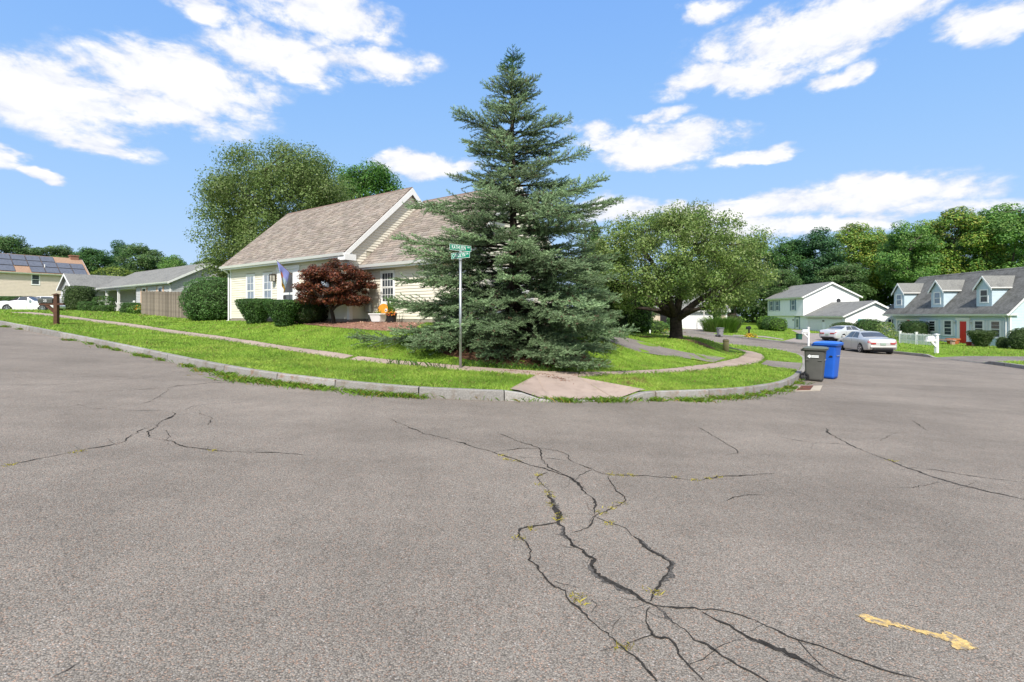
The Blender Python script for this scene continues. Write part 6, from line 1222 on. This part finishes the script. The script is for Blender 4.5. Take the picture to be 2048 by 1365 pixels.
def blades_part(parent, n, r, h, cols, w=.02, name='leaves', lean=.35, cx=0, cy=0, z0=0):
    a = rng.uniform(0, 6.28, n); P = np.stack([np.cos(a)*r*rng.random(n)+cx, np.sin(a)*r*rng.random(n)+cy, np.full(n, z0)], 1); d = np.stack([np.cos(a)*lean*rng.random(n), np.sin(a)*lean*rng.random(n), np.ones(n)], 1); L = (h*rng.uniform(.6, 1.15, n))[:, None]; sd_ = np.stack([-np.sin(a), np.cos(a), np.zeros(n)], 1)*w
    V = np.stack([P-sd_, P+sd_, P+d*L*.6+sd_*.9, P+d*L*.6-sd_*.9, P+d*L+np.stack([np.cos(a), np.sin(a), -.6*np.ones(n)], 1)*L*.18], 1).reshape(-1, 3); i = np.arange(n)[:, None]*5; F = np.vstack([i+[0, 1, 2], i+[0, 2, 3], i+[3, 2, 4]]); cols = np.asarray(cols); c = cols[rng.integers(len(cols), size=n)]*rng.uniform(.7, 1.3, (n, 1))
    return link(name, np_mesh(name, V, F, np.repeat(c, 5, 0)), M_LEAF, parent)
blades_part(t, 60, .12, .75, BRT, .02, z0=.3); leaf_part(t, 120, .05, -.05, .28, (.32, .25, .25), .08, [(.8, .32, .03), (.85, .5, .06), (.7, .15, .02)], name='flowers')
_q = np.array(G(622, 641, H1)); t = empty('garden_basket', (_q[0]+.15, _q[1]+.35, h1(_q[0]+.15, _q[1]+.35)), UANG+.3, 'black tub tipped on its side with pale wire hoops in the mulch bed', 'basket'); mwr = mat('pale_wire', (.4, .4, .4), .5, .1, 5, metal=.6)
MB().loft([[(r0, rr*math.cos(a), .2+rr*math.sin(a)) for a in np.linspace(0, 2*math.pi, 17)[:-1]] for r0, rr in ((.0, .2), (.35, .16))]).build('tub', M_BLACK, t)
for k in range(4): MB().tube([(-.1-.11*k, .22*math.cos(a), .24*math.sin(a)) for a in np.linspace(0, math.pi, 11)], .008, 5).build('hoop', mwr, t)
MB().tube([(-.46, -.2, .0), (.1, -.21, .02)], .008, 5).build('hoop_rod', mwr, t)
# mulch bed: sheet of bark with loose chips
M_MULCH = mat('bark_mulch', (.24, .135, .095), .95, .35, 9, .6, 30, .1)
sheet('mulch_bed', M_MULCH, BED, H1, .008, .4)
def chips():
    n = 26000; x0, y0 = BED.min(0); x1, y1 = BED.max(0); x = rng.uniform(x0, x1, n*2); y = rng.uniform(y0, y1, n*2); k = in_poly(BED, x, y); x, y = x[k][:n], y[k][:n]; n = len(x)
    P = np.column_stack([x, y, H1(x, y)+.012+rng.uniform(0, .025, n)]); col = tint(n, (.3, .17, .12), .45, .1); pale = rng.random(n) < .25; col[pale] = tint(pale.sum(), (.46, .31, .24), .2, .05)
    tag(link('mulch_chips', leaf_mesh('mulch_chips', P, np.array([0, 0, 1])+rng.normal(0, .45, (n, 3)), .06, np.clip(col, 0, 1), asp=.45, fold=.0), mat('chip', (1, 1, 1), .9, .1, 5, attr=True)), 'loose reddish bark chips spread over the garden bed', 'mulch', kind='stuff')
chips()
_s5, _kp, _kn = None, None, None
_ring = np.array([(MX+1.9*math.cos(a), MY+1.0*math.sin(a)) for a in np.linspace(0, 2*math.pi, 25)[:-1]]); sheet('mulch_bed', MULCHC, _ring, H1, .006, .5)
_sp = np.array([(SPX+2.2*math.cos(a), SPY+1.5*math.sin(a)) for a in np.linspace(0, 2*math.pi, 29)[:-1]]); sheet('soil_bed', mat('needle_litter', (.12, .065, .04), .95, .4, 12, .5, 40, .1), _sp, H1, .006, .5)
def litter():
    c = [(1095, 752), (1105, 757), (1120, 759), (1080, 750), (1050, 746), (1130, 764), (1020, 744), (1150, 752)]; P = []
    for a, b in c: q = np.array(G(a, b, H1)); P.append(q+rng.normal(0, .09, (26, 2)))
    P = np.vstack(P); P = np.column_stack([P, H1(P[:, 0], P[:, 1])+.03]); col = tint(len(P), (.2, .08, .035), .4, .1)
    tag(link('fallen_litter', leaf_mesh('fallen_litter', P, np.array([0, 0, 1])+rng.normal(0, .3, (len(P), 3)), .045, col, asp=.35), M_LEAF), 'brown fallen twigs and needles scattered on the sidewalk ramp', 'litter', kind='stuff')
litter()

# ---- shrubs and flowers
gy = 'clipped yews beside the front steps'
x, y = G(512, 640, H1); shrub('clipped_yew', (*hp(-5.2, -1.0), h1(*hp(-5.2, -1.0))), VASE(1.0, 1.08), 1.15, .75, 8000, .055, YEW, 'wide flat-topped clipped yew under the two narrow windows, left of the steps', 'shrub', gy, UANG, .06, 1.0)
shrub('clipped_yew', (*hp(-2.4, -1.3), h1(*hp(-2.4, -1.3))), VASE(1.0, 1.03), .95, .75, 7000, .055, YEW, 'flat-topped clipped yew right of the steps, before the front door', 'shrub', gy, UANG, .06, 1.0)
shrub('clipped_yew', (*hp(-1.9, -.55), h1(*hp(-1.9, -.55))), BALL(.85, 1.1), 1, .8, 5000, .06, [(.03, .035, .012), (.045, .05, .016), (.03, .06, .015)], 'dark rounded shrub hidden behind the left side of the red maple', 'shrub', None, UANG, .1, .6)
x, y = G(476, 636, H1); t = shrub('hosta', (x, y+.2, h1(x, y)), BALL(.42, .35), 1, .8, 260, .16, [(.3, .38, .12), (.2, .3, .08)], 'pale variegated hosta at the foot of the huge rounded shrub', 'plant', core=False)
leaf_part(t, 40, 0, .1, .55, (.25, .15, .3), .07, [(.8, .5, .03)], name='flowers')
shrub('bush', at(160, 47.5), DRUM(1.28, 2.35), 1, 1, 5000, .12, OLV, 'large drum-shaped olive bush beside the ranch garage door'); shrub('bush', at(176, 46.2), DRUM(.75, .9), 1.1, 1, 2600, .09, YEW, 'low clipped bush in front of the large drum-shaped bush')
shrub('bush', at(207, 45), DRUM(.85, .62), 1.1, .9, 2600, .09, YEW+[(.09, .15, .03)], 'low flat clipped bush before the ranch porch'); shrub('bush', at(262, 42.5), DRUM(.85, .95), 1.0, .8, 2500, .09, YEW, 'clipped bush against the ranch porch railing')
t = shrub('flowering_shrub', at(207, 47.2), BALL(.9, 1.5), 1.1, .9, 1700, .16, [(.06, .14, .03), (.1, .18, .05)], 'leafy shrub with a red bloom between ranch porch and drum bush', 'plant', core=False); leaf_part(t, 45, .0, -.3, 1.1, (.25, .25, .4), .14, [(.55, .06, .06), (.7, .3, .3)], name='flowers')
t = shrub('daylilies', at(277, 40.8), BALL(.75, .75), 1.1, .8, 1100, .15, [(.1, .2, .03), (.14, .24, .05)], 'orange daylilies at the left end of the board fence', 'plant', core=False); leaf_part(t, 90, .25, -.3, .35, (.4, .3, .5), .13, [(.85, .28, .02), (.8, .4, .03)], name='flowers')
shrub('hedge', at(20, 47.5), DRUM(1.0, 1.15), 2.6, .9, 4000, .11, YEW, 'dark clipped hedge behind the white convertible', 'hedge')
shrub('bush', at(225, 66), BALL(2.0, 5.6), 1.6, 1, 2600, .3, [(.2, .26, .04), (.14, .2, .03)], 'yellow-green bush top showing over the ranch roof')
_x = .2*22.6; shrub('arborvitae', at(1226, 25), DRUM(.75, 2.7), 1, 1, 5000, .1, [(.012, .03, .01), (.018, .04, .012)], 'dark clipped evergreen beside the driveway, right of the spruce')
shrub('bush', at(1268, 31), BALL(1.25, 3.2), 1, 1, 3600, .16, [(.08, .17, .03), (.12, .22, .04), (.06, .12, .025)], 'bright leafy bush right of the dark clipped evergreen'); shrub('arborvitae', at(1190, 30), [(1.2, 0), (1.35, 1.2), (1.1, 3.4), (.6, 5.2), (.2, 6.3), (0, 6.7)], 1, 1, 6000, .16, [(.04, .11, .02), (.055, .14, .03)], 'pointed green evergreen peeping over the shorter spruce', 'tree')
shrub('bush', at(1275, 47), BALL(1.9, 1.6), 1.5, 1, 3000, .16, [(.14, .24, .03), (.1, .18, .03)], 'sprawling yellow-green bush left of the thick trunk'); shrub('bush', at(1315, 55, h2), BALL(1.0, 1.1), 1.4, 1, 1600, .14, PRIV, 'low clipped bush behind the small lantern post')
t = shrub('flower_bed', at(1333, 50), BALL(.7, .5), 1.6, 1, 800, .13, BRT, 'orange flowers at the left foot of the thick trunk, far side', 'plant', core=False); leaf_part(t, 90, 0, 0, .3, (1.0, .5, .3), .12, [(.8, .3, .04)], name='flowers')
shrub('bush', at(1343, 62.4, h2), DRUM(.6, 1.6), 1, 1, 1100, .16, PRIV, 'upright bush at the left side of the wide garage door')
t = empty('ornamental_grass', at(1441, 58.5, h2), 0, 'big fountain clump of ornamental grass by the distant grey bin', 'plant'); blades_part(t, 2600, 1.9, 1.9, [(.13, .24, .03), (.09, .18, .025), (.2, .3, .06)], .03, 'blades', .75)
shrub('bush', at(1434, 60.0, h2), DRUM(.5, 2.6), 1, 1, 1200, .14, YEW, 'narrow upright evergreen at the right corner of the tan house'); shrub('bush', at(1465, 66, h2), BALL(1.1, 2.1), 1, 1, 1400, .16, [(.09, .05, .03), (.07, .05, .03)], 'brownish bush behind the fountain grass')
shrub('bush', at(1531, 67, h2), BALL(1.1, 1.9), 1, 1, 1700, .15, BRT, 'loose bush at the left corner of the white house'); shrub('bush', at(1543, 65.8, h2), BALL(1.2, 1.85), 1, 1, 1900, .14, PRIV, 'middle rounded bush of three before the white house'); shrub('bush', at(1557, 64, h2), BALL(1.05, 1.7), 1, 1, 1900, .13, BRT, 'bright round bush before the shuttered ground floor window of the white house')
t = empty('flower_bed', at(1501, 50.8, h2), 0, 'mound of yellow flowers around the black mailbox', 'plant'); leaf_part(t, 420, 0, 0, .02, (.8, .5, .5), .15, [(.75, .42, .02), (.8, .55, .04), (.08, .16, .03)], name='flowers')
shrub('bush', at(1737, 56.5, h2), BALL(1.55, 2.0), 1, 1, 3400, .12, YEW, 'dark rounded yew beside the teal side door, behind the silver cars'); shrub('bush', at(1688, 57.2, h2), BALL(1.4, 1.55), 1.1, 1, 2600, .12, OLV, 'low dark bush under the teal side door')
t = shrub('rose_bush', at(1772, 53, h2), BALL(.9, 1.8), 1, .9, 700, .2, [(.14, .24, .05), (.3, .36, .12)], 'loose pale flowering bush between the white house and the blue garage', 'plant', core=False); leaf_part(t, 60, 0, 0, .8, (.7, .6, .9), .14, [(.75, .72, .6)], name='flowers')
shrub('bush', at(1786, 50.5, h2), BALL(1.0, .9), 1.6, .8, 900, .16, [(.14, .22, .06), (.22, .28, .1)], 'pale scruffy plants left of the picket fence', 'plant', core=False)
shrub('bush', at(1828, 52, h2), DRUM(1.25, 1.95), 1.1, 1, 2800, .12, [(.02, .06, .012), (.035, .085, .018)], 'dark green boxy bush behind the picket fence')
shrub('clipped_bush', at(1963, 42.6, h2), VASE(.98, 1.42), 1, 1, 3600, .09, OLV, 'vase-shaped clipped bush under the front windows of the blue house', 'shrub'); shrub('clipped_bush', at(2005, 40.6, h2), BALL(.42, .95), 1, 1, 1300, .08, OLV, 'small round bush at the front corner of the blue house', 'shrub'); shrub('clipped_bush', at(2048, 39, h2), BALL(1.05, 1.75), 1, 1, 3400, .09, OLV, 'big dark round bush at the gable end of the blue house', 'shrub')
def pot(px, D, r, h, m, label, name='flower_pot', plant=True, hf=h2):
    t = empty(name, at(px, D, hf, 0), 0, label, 'flower pot'); MB().lathe([(r*.75, -.05), (r, h*.8), (r*1.1, h*.82), (r*1.1, h), (r*.9, h), (r*.85, h*.8)], 14).build('pot', m, t)
    if plant: leaf_part(t, 70, 0, 0, h*.85, (r*1.1, r*1.1, .2), .1, PRIV)
pot(1906, 46.3, .5, .5, mt, 'wide terracotta planter left of the red door steps'); pot(1938, 43.8, .22, .35, mat('red_glaze', (.35, .05, .04), .5), 'small red round pot right of the red door', plant=False); pot(1949, 43.2, .18, .22, mat('pink_glaze', (.55, .25, .22), .6), 'small pink pot beside the vase-shaped bush', plant=False)
t = empty('garden_bench', at(1889, 46.2, h2, 0), math.radians(-80), 'low pinkish bench right of the white mailbox post', 'bench'); BX('seat', ms, t, -.9, .9, -.2, .2, .32, .42); BX('leg', ms, t, -.8, -.65, -.18, .18, -.05, .32); BX('leg', ms, t, .65, .8, -.18, .18, -.05, .32)
t = empty('storage_box', at(1868.5, 47, h2, 0), 0, 'dark red box at the right end of the picket fence', 'box'); BX('body', mat('dark_red_box', (.22, .04, .035), .6), t, -.25, .25, -.2, .2, -.05, .58, bevel=.02); BX('lid', M_BROWN, t, -.28, .28, -.23, .23, .58, .63)
t = empty('door_wreath', (43.2+.45, 54.9, -1.28), math.atan2(-1, -.049), 'round red, white and blue wreath on the blue house garage door', 'wreath')
for k, (c, nm) in enumerate((((.5, .05, .06), 'red_ring'), ((.75, .74, .74), 'white_ring'), ((.06, .07, .25), 'blue_ring'))):
    MB().tube([((.36-.1*k)*math.cos(a), -.12-.02*k, 1.95+(.36-.1*k)*math.sin(a)) for a in np.linspace(0, 2*math.pi, 21)], .055, 6, False).build(nm, mat('wreath_'+nm, c, .8), t)

# ================================================================== vehicles
M_TYRE = mat('tyre', (.016, .016, .017), .9, .2, 12); M_RIM = mat('alloy', (.5, .5, .52), .3, .06, 5, metal=.9); M_CGLASS = mat('car_glass', (.06, .065, .07), .05, .1, 3, spec=.7); M_TAIL = mat('tail_lamp', (.35, .012, .012), .2, .1, 8, spec=.6); M_TAILW = mat('tail_lamp_clear', (.7, .66, .66), .2, .1, 8, spec=.6)
M_SILVER = mat('silver_paint', (.52, .51, .49), .28, .03, 3, spec=.5, metal=.35, coat=.6); M_SILV2 = mat('pale_silver_paint', (.56, .57, .6), .28, .03, 3, spec=.5, metal=.3, coat=.6); M_CWHITE = mat('white_car_paint', (.76, .76, .77), .25, .02, 3, spec=.5, coat=.6); M_SEAM = mat('door_seam', (.04, .04, .04), .7); M_PLATE = mat('licence_plate', (.25, .33, .27), .5, .2, 20)
def cr(P, t):
    """Catmull-Rom through rows of P at parameter t"""
    n = len(P); i = min(max(int(math.floor(t)), 0), n-2); f = t-i; p0, p1, p2, p3 = P[max(i-1, 0)], P[i], P[i+1], P[min(i+2, n-1)]
    lin = p1+(p2-p1)*f; c = .5*((2*p1)+(-p0+p2)*f+(2*p0-5*p1+4*p2-p3)*f*f+(-p0+3*p1-3*p2+p3)*f**3); return lin*.35+c*.65
def car(loc, rz, label, cat, st, paint, wheels, wr, tw, top_m=None, windows=None, tails=None, group=None, name='parked_car', seams=(), mirror=None, bottom=True):
    t = empty(name, loc, rz, label, cat, group); st = np.array(st, float)
    def sec(u):
        x, zb, w, zs, zt, wt = cr(st, u)
        return np.array([(x, 0, zb), (x, .86*w, zb), (x, .97*w, zb+.07), (x, w, zb+(zs-zb)*.45), (x, .985*w, zb+(zs-zb)*.8), (x, .95*w, zs), (x, .95*w+(wt-.95*w)*.12, zs+(zt-zs)*.14), (x, wt+.03, zt-.06*min(1, (zt-zs)*3)), (x, wt*.86, zt-.012), (x, 0, zt+.012)])
    def S(u, v, side, off=0.0):
        def p(u_, v_): return cr(sec(u_), v_)
        a = p(u, v); e = .02; du = p(min(u+e, len(st)-1), v)-p(max(u-e, 0), v); dv = p(u, min(v+e, 9))-p(u, max(v-e, 0)); n = np.cross(dv, du); l = np.linalg.norm(n); n = n/l if l > 1e-9 else np.zeros(3)
        if n[1] < -.05 or (abs(n[1]) <= .05 and n[2] < 0 and v > 5): n = -n
        q = a+n*off; return (q[0], q[1]*side, q[2])
    nu, nv = (len(st)-1)*5, 27; V = []; F = []; us = np.linspace(0, len(st)-1, nu+1); vs = np.linspace(0, 9, nv+1)
    for side in (1, -1):
        b = len(V)
        for u in us:
            s_ = sec(u)
            for v in vs: q = cr(s_, v); V.append((q[0], q[1]*side, q[2]))
        for i in range(nu):
            for j in range(nv): F.append((b+i*(nv+1)+j, b+i*(nv+1)+j+1, b+(i+1)*(nv+1)+j+1, b+(i+1)*(nv+1)+j))
    for e in (0, nu):
        ring = [e*(nv+1)+j for j in range(nv+1)]+[(nu+1)*(nv+1)+e*(nv+1)+j for j in reversed(range(nv+1))]; F.append(tuple(ring))
    mb = MB(); mb.v = V; mb.f = F; body = mb.build('body', paint, t, smooth=True)
    import bmesh
    bm = bmesh.new(); bm.from_mesh(body.data); bmesh.ops.remove_doubles(bm, verts=bm.verts, dist=.0005); bmesh.ops.recalc_face_normals(bm, faces=bm.faces); bm.to_mesh(body.data); bm.free()
    def patch(nm, m, uv, sides=(1, -1), off=.006, parent=None, n=7):
        for sd in sides:
            q = MB(); g = []
            for i in range(n+1):
                for j in range(n+1):
                    a, b_ = i/n, j/n; u = (uv[0][0]*(1-a)+uv[1][0]*a)*(1-b_)+(uv[3][0]*(1-a)+uv[2][0]*a)*b_; v = (uv[0][1]*(1-a)+uv[1][1]*a)*(1-b_)+(uv[3][1]*(1-a)+uv[2][1]*a)*b_; g.append(S(u, v, sd, off))
            q.add(g, [(i*(n+1)+j, i*(n+1)+j+1, (i+1)*(n+1)+j+1, (i+1)*(n+1)+j) for i in range(n) for j in range(n)]); q.build(nm, m, parent or t, smooth=True)
    for nm, uv in (windows or []): patch(nm, M_CGLASS, uv, off=.008)
    if top_m:
        patch('soft_top', top_m, [(2.9, 6.2), (4.55, 6.2), (4.6, 9), (2.9, 9)], off=.012, n=10); patch('soft_top', top_m, [(4.6, 7.05), (6.05, 7.05), (6.05, 9), (4.6, 9)], off=.012, n=10)
    for nm, m, uv in (tails or []): patch(nm, m, uv, off=.008)
    for u in seams: patch('door_seam', M_SEAM, [(u-.012, 2.2), (u+.012, 2.2), (u+.012, 5.0), (u-.012, 5.0)], off=.003)
    for wx in wheels:
        for sy in (-1, 1):
            yo = sy*(tw-.005); w = MB(); A = np.linspace(0, 2*math.pi, 29)[:-1]
            MB().loft([[(wx+(wr+.055)*math.cos(a), yo-sy*.14, wr+(wr+.055)*math.sin(a)) for a in A], [(wx+(wr+.055)*math.cos(a), yo+sy*.004, wr+(wr+.055)*math.sin(a)) for a in A]]).build('wheel_well_dark', M_BLACK, t)  # black disc on the body stands for the shade inside the wheel well
            w.loft([[(wx+r*math.cos(a), yo+sy*d, wr+r*math.sin(a)) for a in A] for r, d in ((wr*.66, -.18), (wr*.95, -.18), (wr, -.14), (wr, .0), (wr*.95, .022), (wr*.68, .026))]); wo = w.build('wheel', M_TYRE, t, smooth=True)
            rm = MB(); rm.loft([[(wx+r*math.cos(a), yo+sy*d, wr+r*math.sin(a)) for a in A] for r, d in ((wr*.7, .028), (wr*.7, .034), (wr*.62, .034), (wr*.6, .02))], caps=False)
            for k in range(5): a = k*2*math.pi/5+.3; rm.bar((wx, yo+sy*.03, wr), (wx+wr*.64*math.cos(a), yo+sy*.033, wr+wr*.64*math.sin(a)), wr*.2, .02, (0, 1, 0))
            rm.tube([(wx, yo+sy*.02, wr), (wx, yo+sy*.045, wr)], wr*.17, 10); rm.build('rim', M_RIM, wo)
    if bottom: BX('underbody', M_BLACK, t, st[1][0]+.05, st[-2][0], -.62, .62, .14, .32)
    if mirror:
        for sy in (-1, 1): MB().box(mirror[0]-.09, mirror[0]+.09, sy*mirror[1]-.1, sy*mirror[1]+.1, mirror[2], mirror[2]+.14).build('mirror', paint, t, bevel=.03)
    return t
SEDAN = [(-2.5, .46, .70, .74, .80, .60), (-2.40, .30, .86, .90, 1.00, .74), (-2.0, .24, .90, .95, 1.06, .74), (-1.55, .2, .915, .95, 1.10, .72), (-.78, .18, .92, .95, 1.43, .60), (-.1, .18, .92, .94, 1.48, .60), (.5, .18, .92, .93, 1.44, .60), (1.3, .18, .915, .92, 1.03, .72), (1.95, .2, .90, .85, .92, .72), (2.38, .25, .83, .70, .74, .62), (2.5, .36, .66, .58, .62, .5)]
SWIN = [('rear_side_window', [(3.75, 6.1), (4.85, 6.1), (4.8, 7.0), (4.05, 7.0)]), ('front_side_window', [(4.95, 6.1), (6.45, 6.1), (5.9, 7.0), (4.92, 7.0)]), ('rear_window', [(3.08, 7.25), (3.88, 7.25), (3.88, 9), (3.08, 9)]), ('windscreen', [(6.12, 7.25), (6.92, 7.25), (6.92, 9), (6.12, 9)])]
_r = np.array([.700*34.0, 34.0]); hd = np.array([.2, .98]); cpos = _r+hd*1.48+np.array([.98, -.2])*.8
lx = car((cpos[0], cpos[1], float(R(*cpos))), math.atan2(hd[1], hd[0]), 'silver sedan parked at the kerb before the picket fence, seen from behind', 'car', SEDAN, M_SILVER, (-1.45, 1.48), .335, .915, windows=SWIN, tails=[('tail_lamp', M_TAIL, [(.15, 4.0), (1.12, 4.0), (1.05, 5.0), (.3, 5.1)]), ('reverse_lamp', M_TAILW, [(.3, 4.35), (1.0, 4.35), (1.0, 4.6), (.3, 4.6)])], seams=(3.55, 4.9, 6.75), mirror=(.85, 1.0, .98))
for sy in (-1, 1): MB().box(-2.53, -2.49, sy*.56-.14, sy*.56+.14, .66, .76).build('tail_lamp', M_TAIL, lx, bevel=.01)
BX('number_plate', M_PLATE, lx, -2.53, -2.495, -.16, .16, .6, .74); BX('plate_trim', M_WHITE, lx, -2.522, -2.49, -.34, .34, .75, .79); BX('bumper', M_SILVER, lx, -2.56, -2.4, -.76, .76, .42, .57, bevel=.05); BX('bumper_shade', M_BLACK, lx, -2.5, -2.3, -.6, .6, .26, .4, bevel=.03); MB().tube([(-.2, 0, 1.49), (-.45, 0, 1.62)], .006, 5).build('aerial', M_BLACK, lx)
_r = np.array([.660*46.5, 46.5]); hd = np.array([.93, .37]); cpos = _r+hd*1.55+np.array([-.37, .93])*.8
cm = car((cpos[0], cpos[1], h2(*cpos)), math.atan2(hd[1], hd[0]), 'pale silver sedan on the white house drive, behind the other silver car', 'car', [(a*.98, b, c, d+.02, e-.02 if e > 1.2 else e+.04, f) for a, b, c, d, e, f in SEDAN], M_SILV2, (-1.42, 1.42), .335, .915, windows=SWIN, tails=[('tail_lamp', M_TAIL, [(.1, 4.3), (1.3, 4.5), (1.2, 5.1), (.3, 5.1)])], seams=(3.55, 4.9, 6.75), mirror=(.85, 1.0, .98))
for sy in (-1, 1): MB().box(-2.48, -2.44, sy*.5-.2, sy*.5+.2, .7, .8).build('tail_lamp', M_TAIL, cm, bevel=.01)
BX('number_plate', M_PLATE, cm, -2.485, -2.44, -.16, .16, .56, .7); BX('bumper_shade', M_BLACK, cm, -2.49, -2.3, -.62, .62, .28, .42, bevel=.03)
ROAD_ = [(-2.1, .44, .66, .70, .74, .55), (-2.02, .3, .80, .84, .90, .68), (-1.65, .22, .86, .88, .95, .70), (-1.25, .19, .885, .89, .96, .70), (-.85, .18, .89, .89, 1.22, .56), (-.45, .18, .89, .89, 1.33, .52), (-.05, .18, .89, .89, 1.32, .52), (.62, .18, .89, .88, .93, .66), (1.3, .19, .88, .84, .88, .66), (1.85, .24, .80, .70, .73, .58), (2.08, .36, .6, .56, .6, .46)]
hd = np.array([.985, .17]); cpos = np.array([-.958*42.5, 42.5])
car((cpos[0], cpos[1], h1(*cpos)-.2), math.atan2(hd[1], hd[0]), 'white convertible with a black soft top at the far left', 'car', ROAD_, M_CWHITE, (-1.28, 1.28), .31, .885, top_m=mat('black_canvas', (.02, .02, .022), .9, .2, 20), windows=[('side_window', [(4.62, 6.1), (6.4, 6.1), (5.95, 7.0), (4.68, 7.0)]), ('windscreen', [(6.12, 7.2), (6.9, 7.2), (6.9, 9), (6.12, 9)])], tails=[('tail_lamp', M_TAIL, [(.3, 4.2), (1.1, 4.3), (1.0, 4.9), (.3, 4.9)])], seams=(4.3, 6.3), mirror=(.35, .95, .92))
SUV = [(-2.3, .5, .80, .95, 1.35, .66), (-2.25, .32, .90, 1.0, 1.58, .66), (-1.9, .26, .93, 1.02, 1.70, .66), (-1.2, .24, .94, 1.02, 1.74, .66), (-.5, .24, .94, 1.01, 1.75, .66), (.1, .24, .94, 1.0, 1.72, .66), (.55, .24, .94, 1.0, 1.62, .64), (1.25, .24, .93, .99, 1.12, .74), (1.85, .26, .91, .95, 1.02, .74), (2.25, .32, .84, .82, .86, .64), (2.35, .42, .7, .66, .7, .5)]
cpos = np.array([-.935*53, 53.0])
car((cpos[0], cpos[1], h1(*cpos)-.5), math.atan2(.2, -.98), 'white sport utility vehicle behind the brown mailbox post', 'car', SUV, M_CWHITE, (-1.4, 1.4), .36, .93, windows=[('rear_side_window', [(1.4, 6.1), (4.0, 6.1), (4.0, 7.0), (1.6, 7.0)]), ('front_side_window', [(4.15, 6.1), (6.2, 6.1), (5.7, 7.0), (4.15, 7.0)]), ('rear_window', [(.3, 6.5), (1.0, 6.5), (1.0, 7.0), (.3, 7.0)]), ('windscreen', [(6.15, 7.25), (6.9, 7.25), (6.9, 9), (6.15, 9)])], seams=(4.07, 6.6), mirror=(.75, 1.03, 1.05))
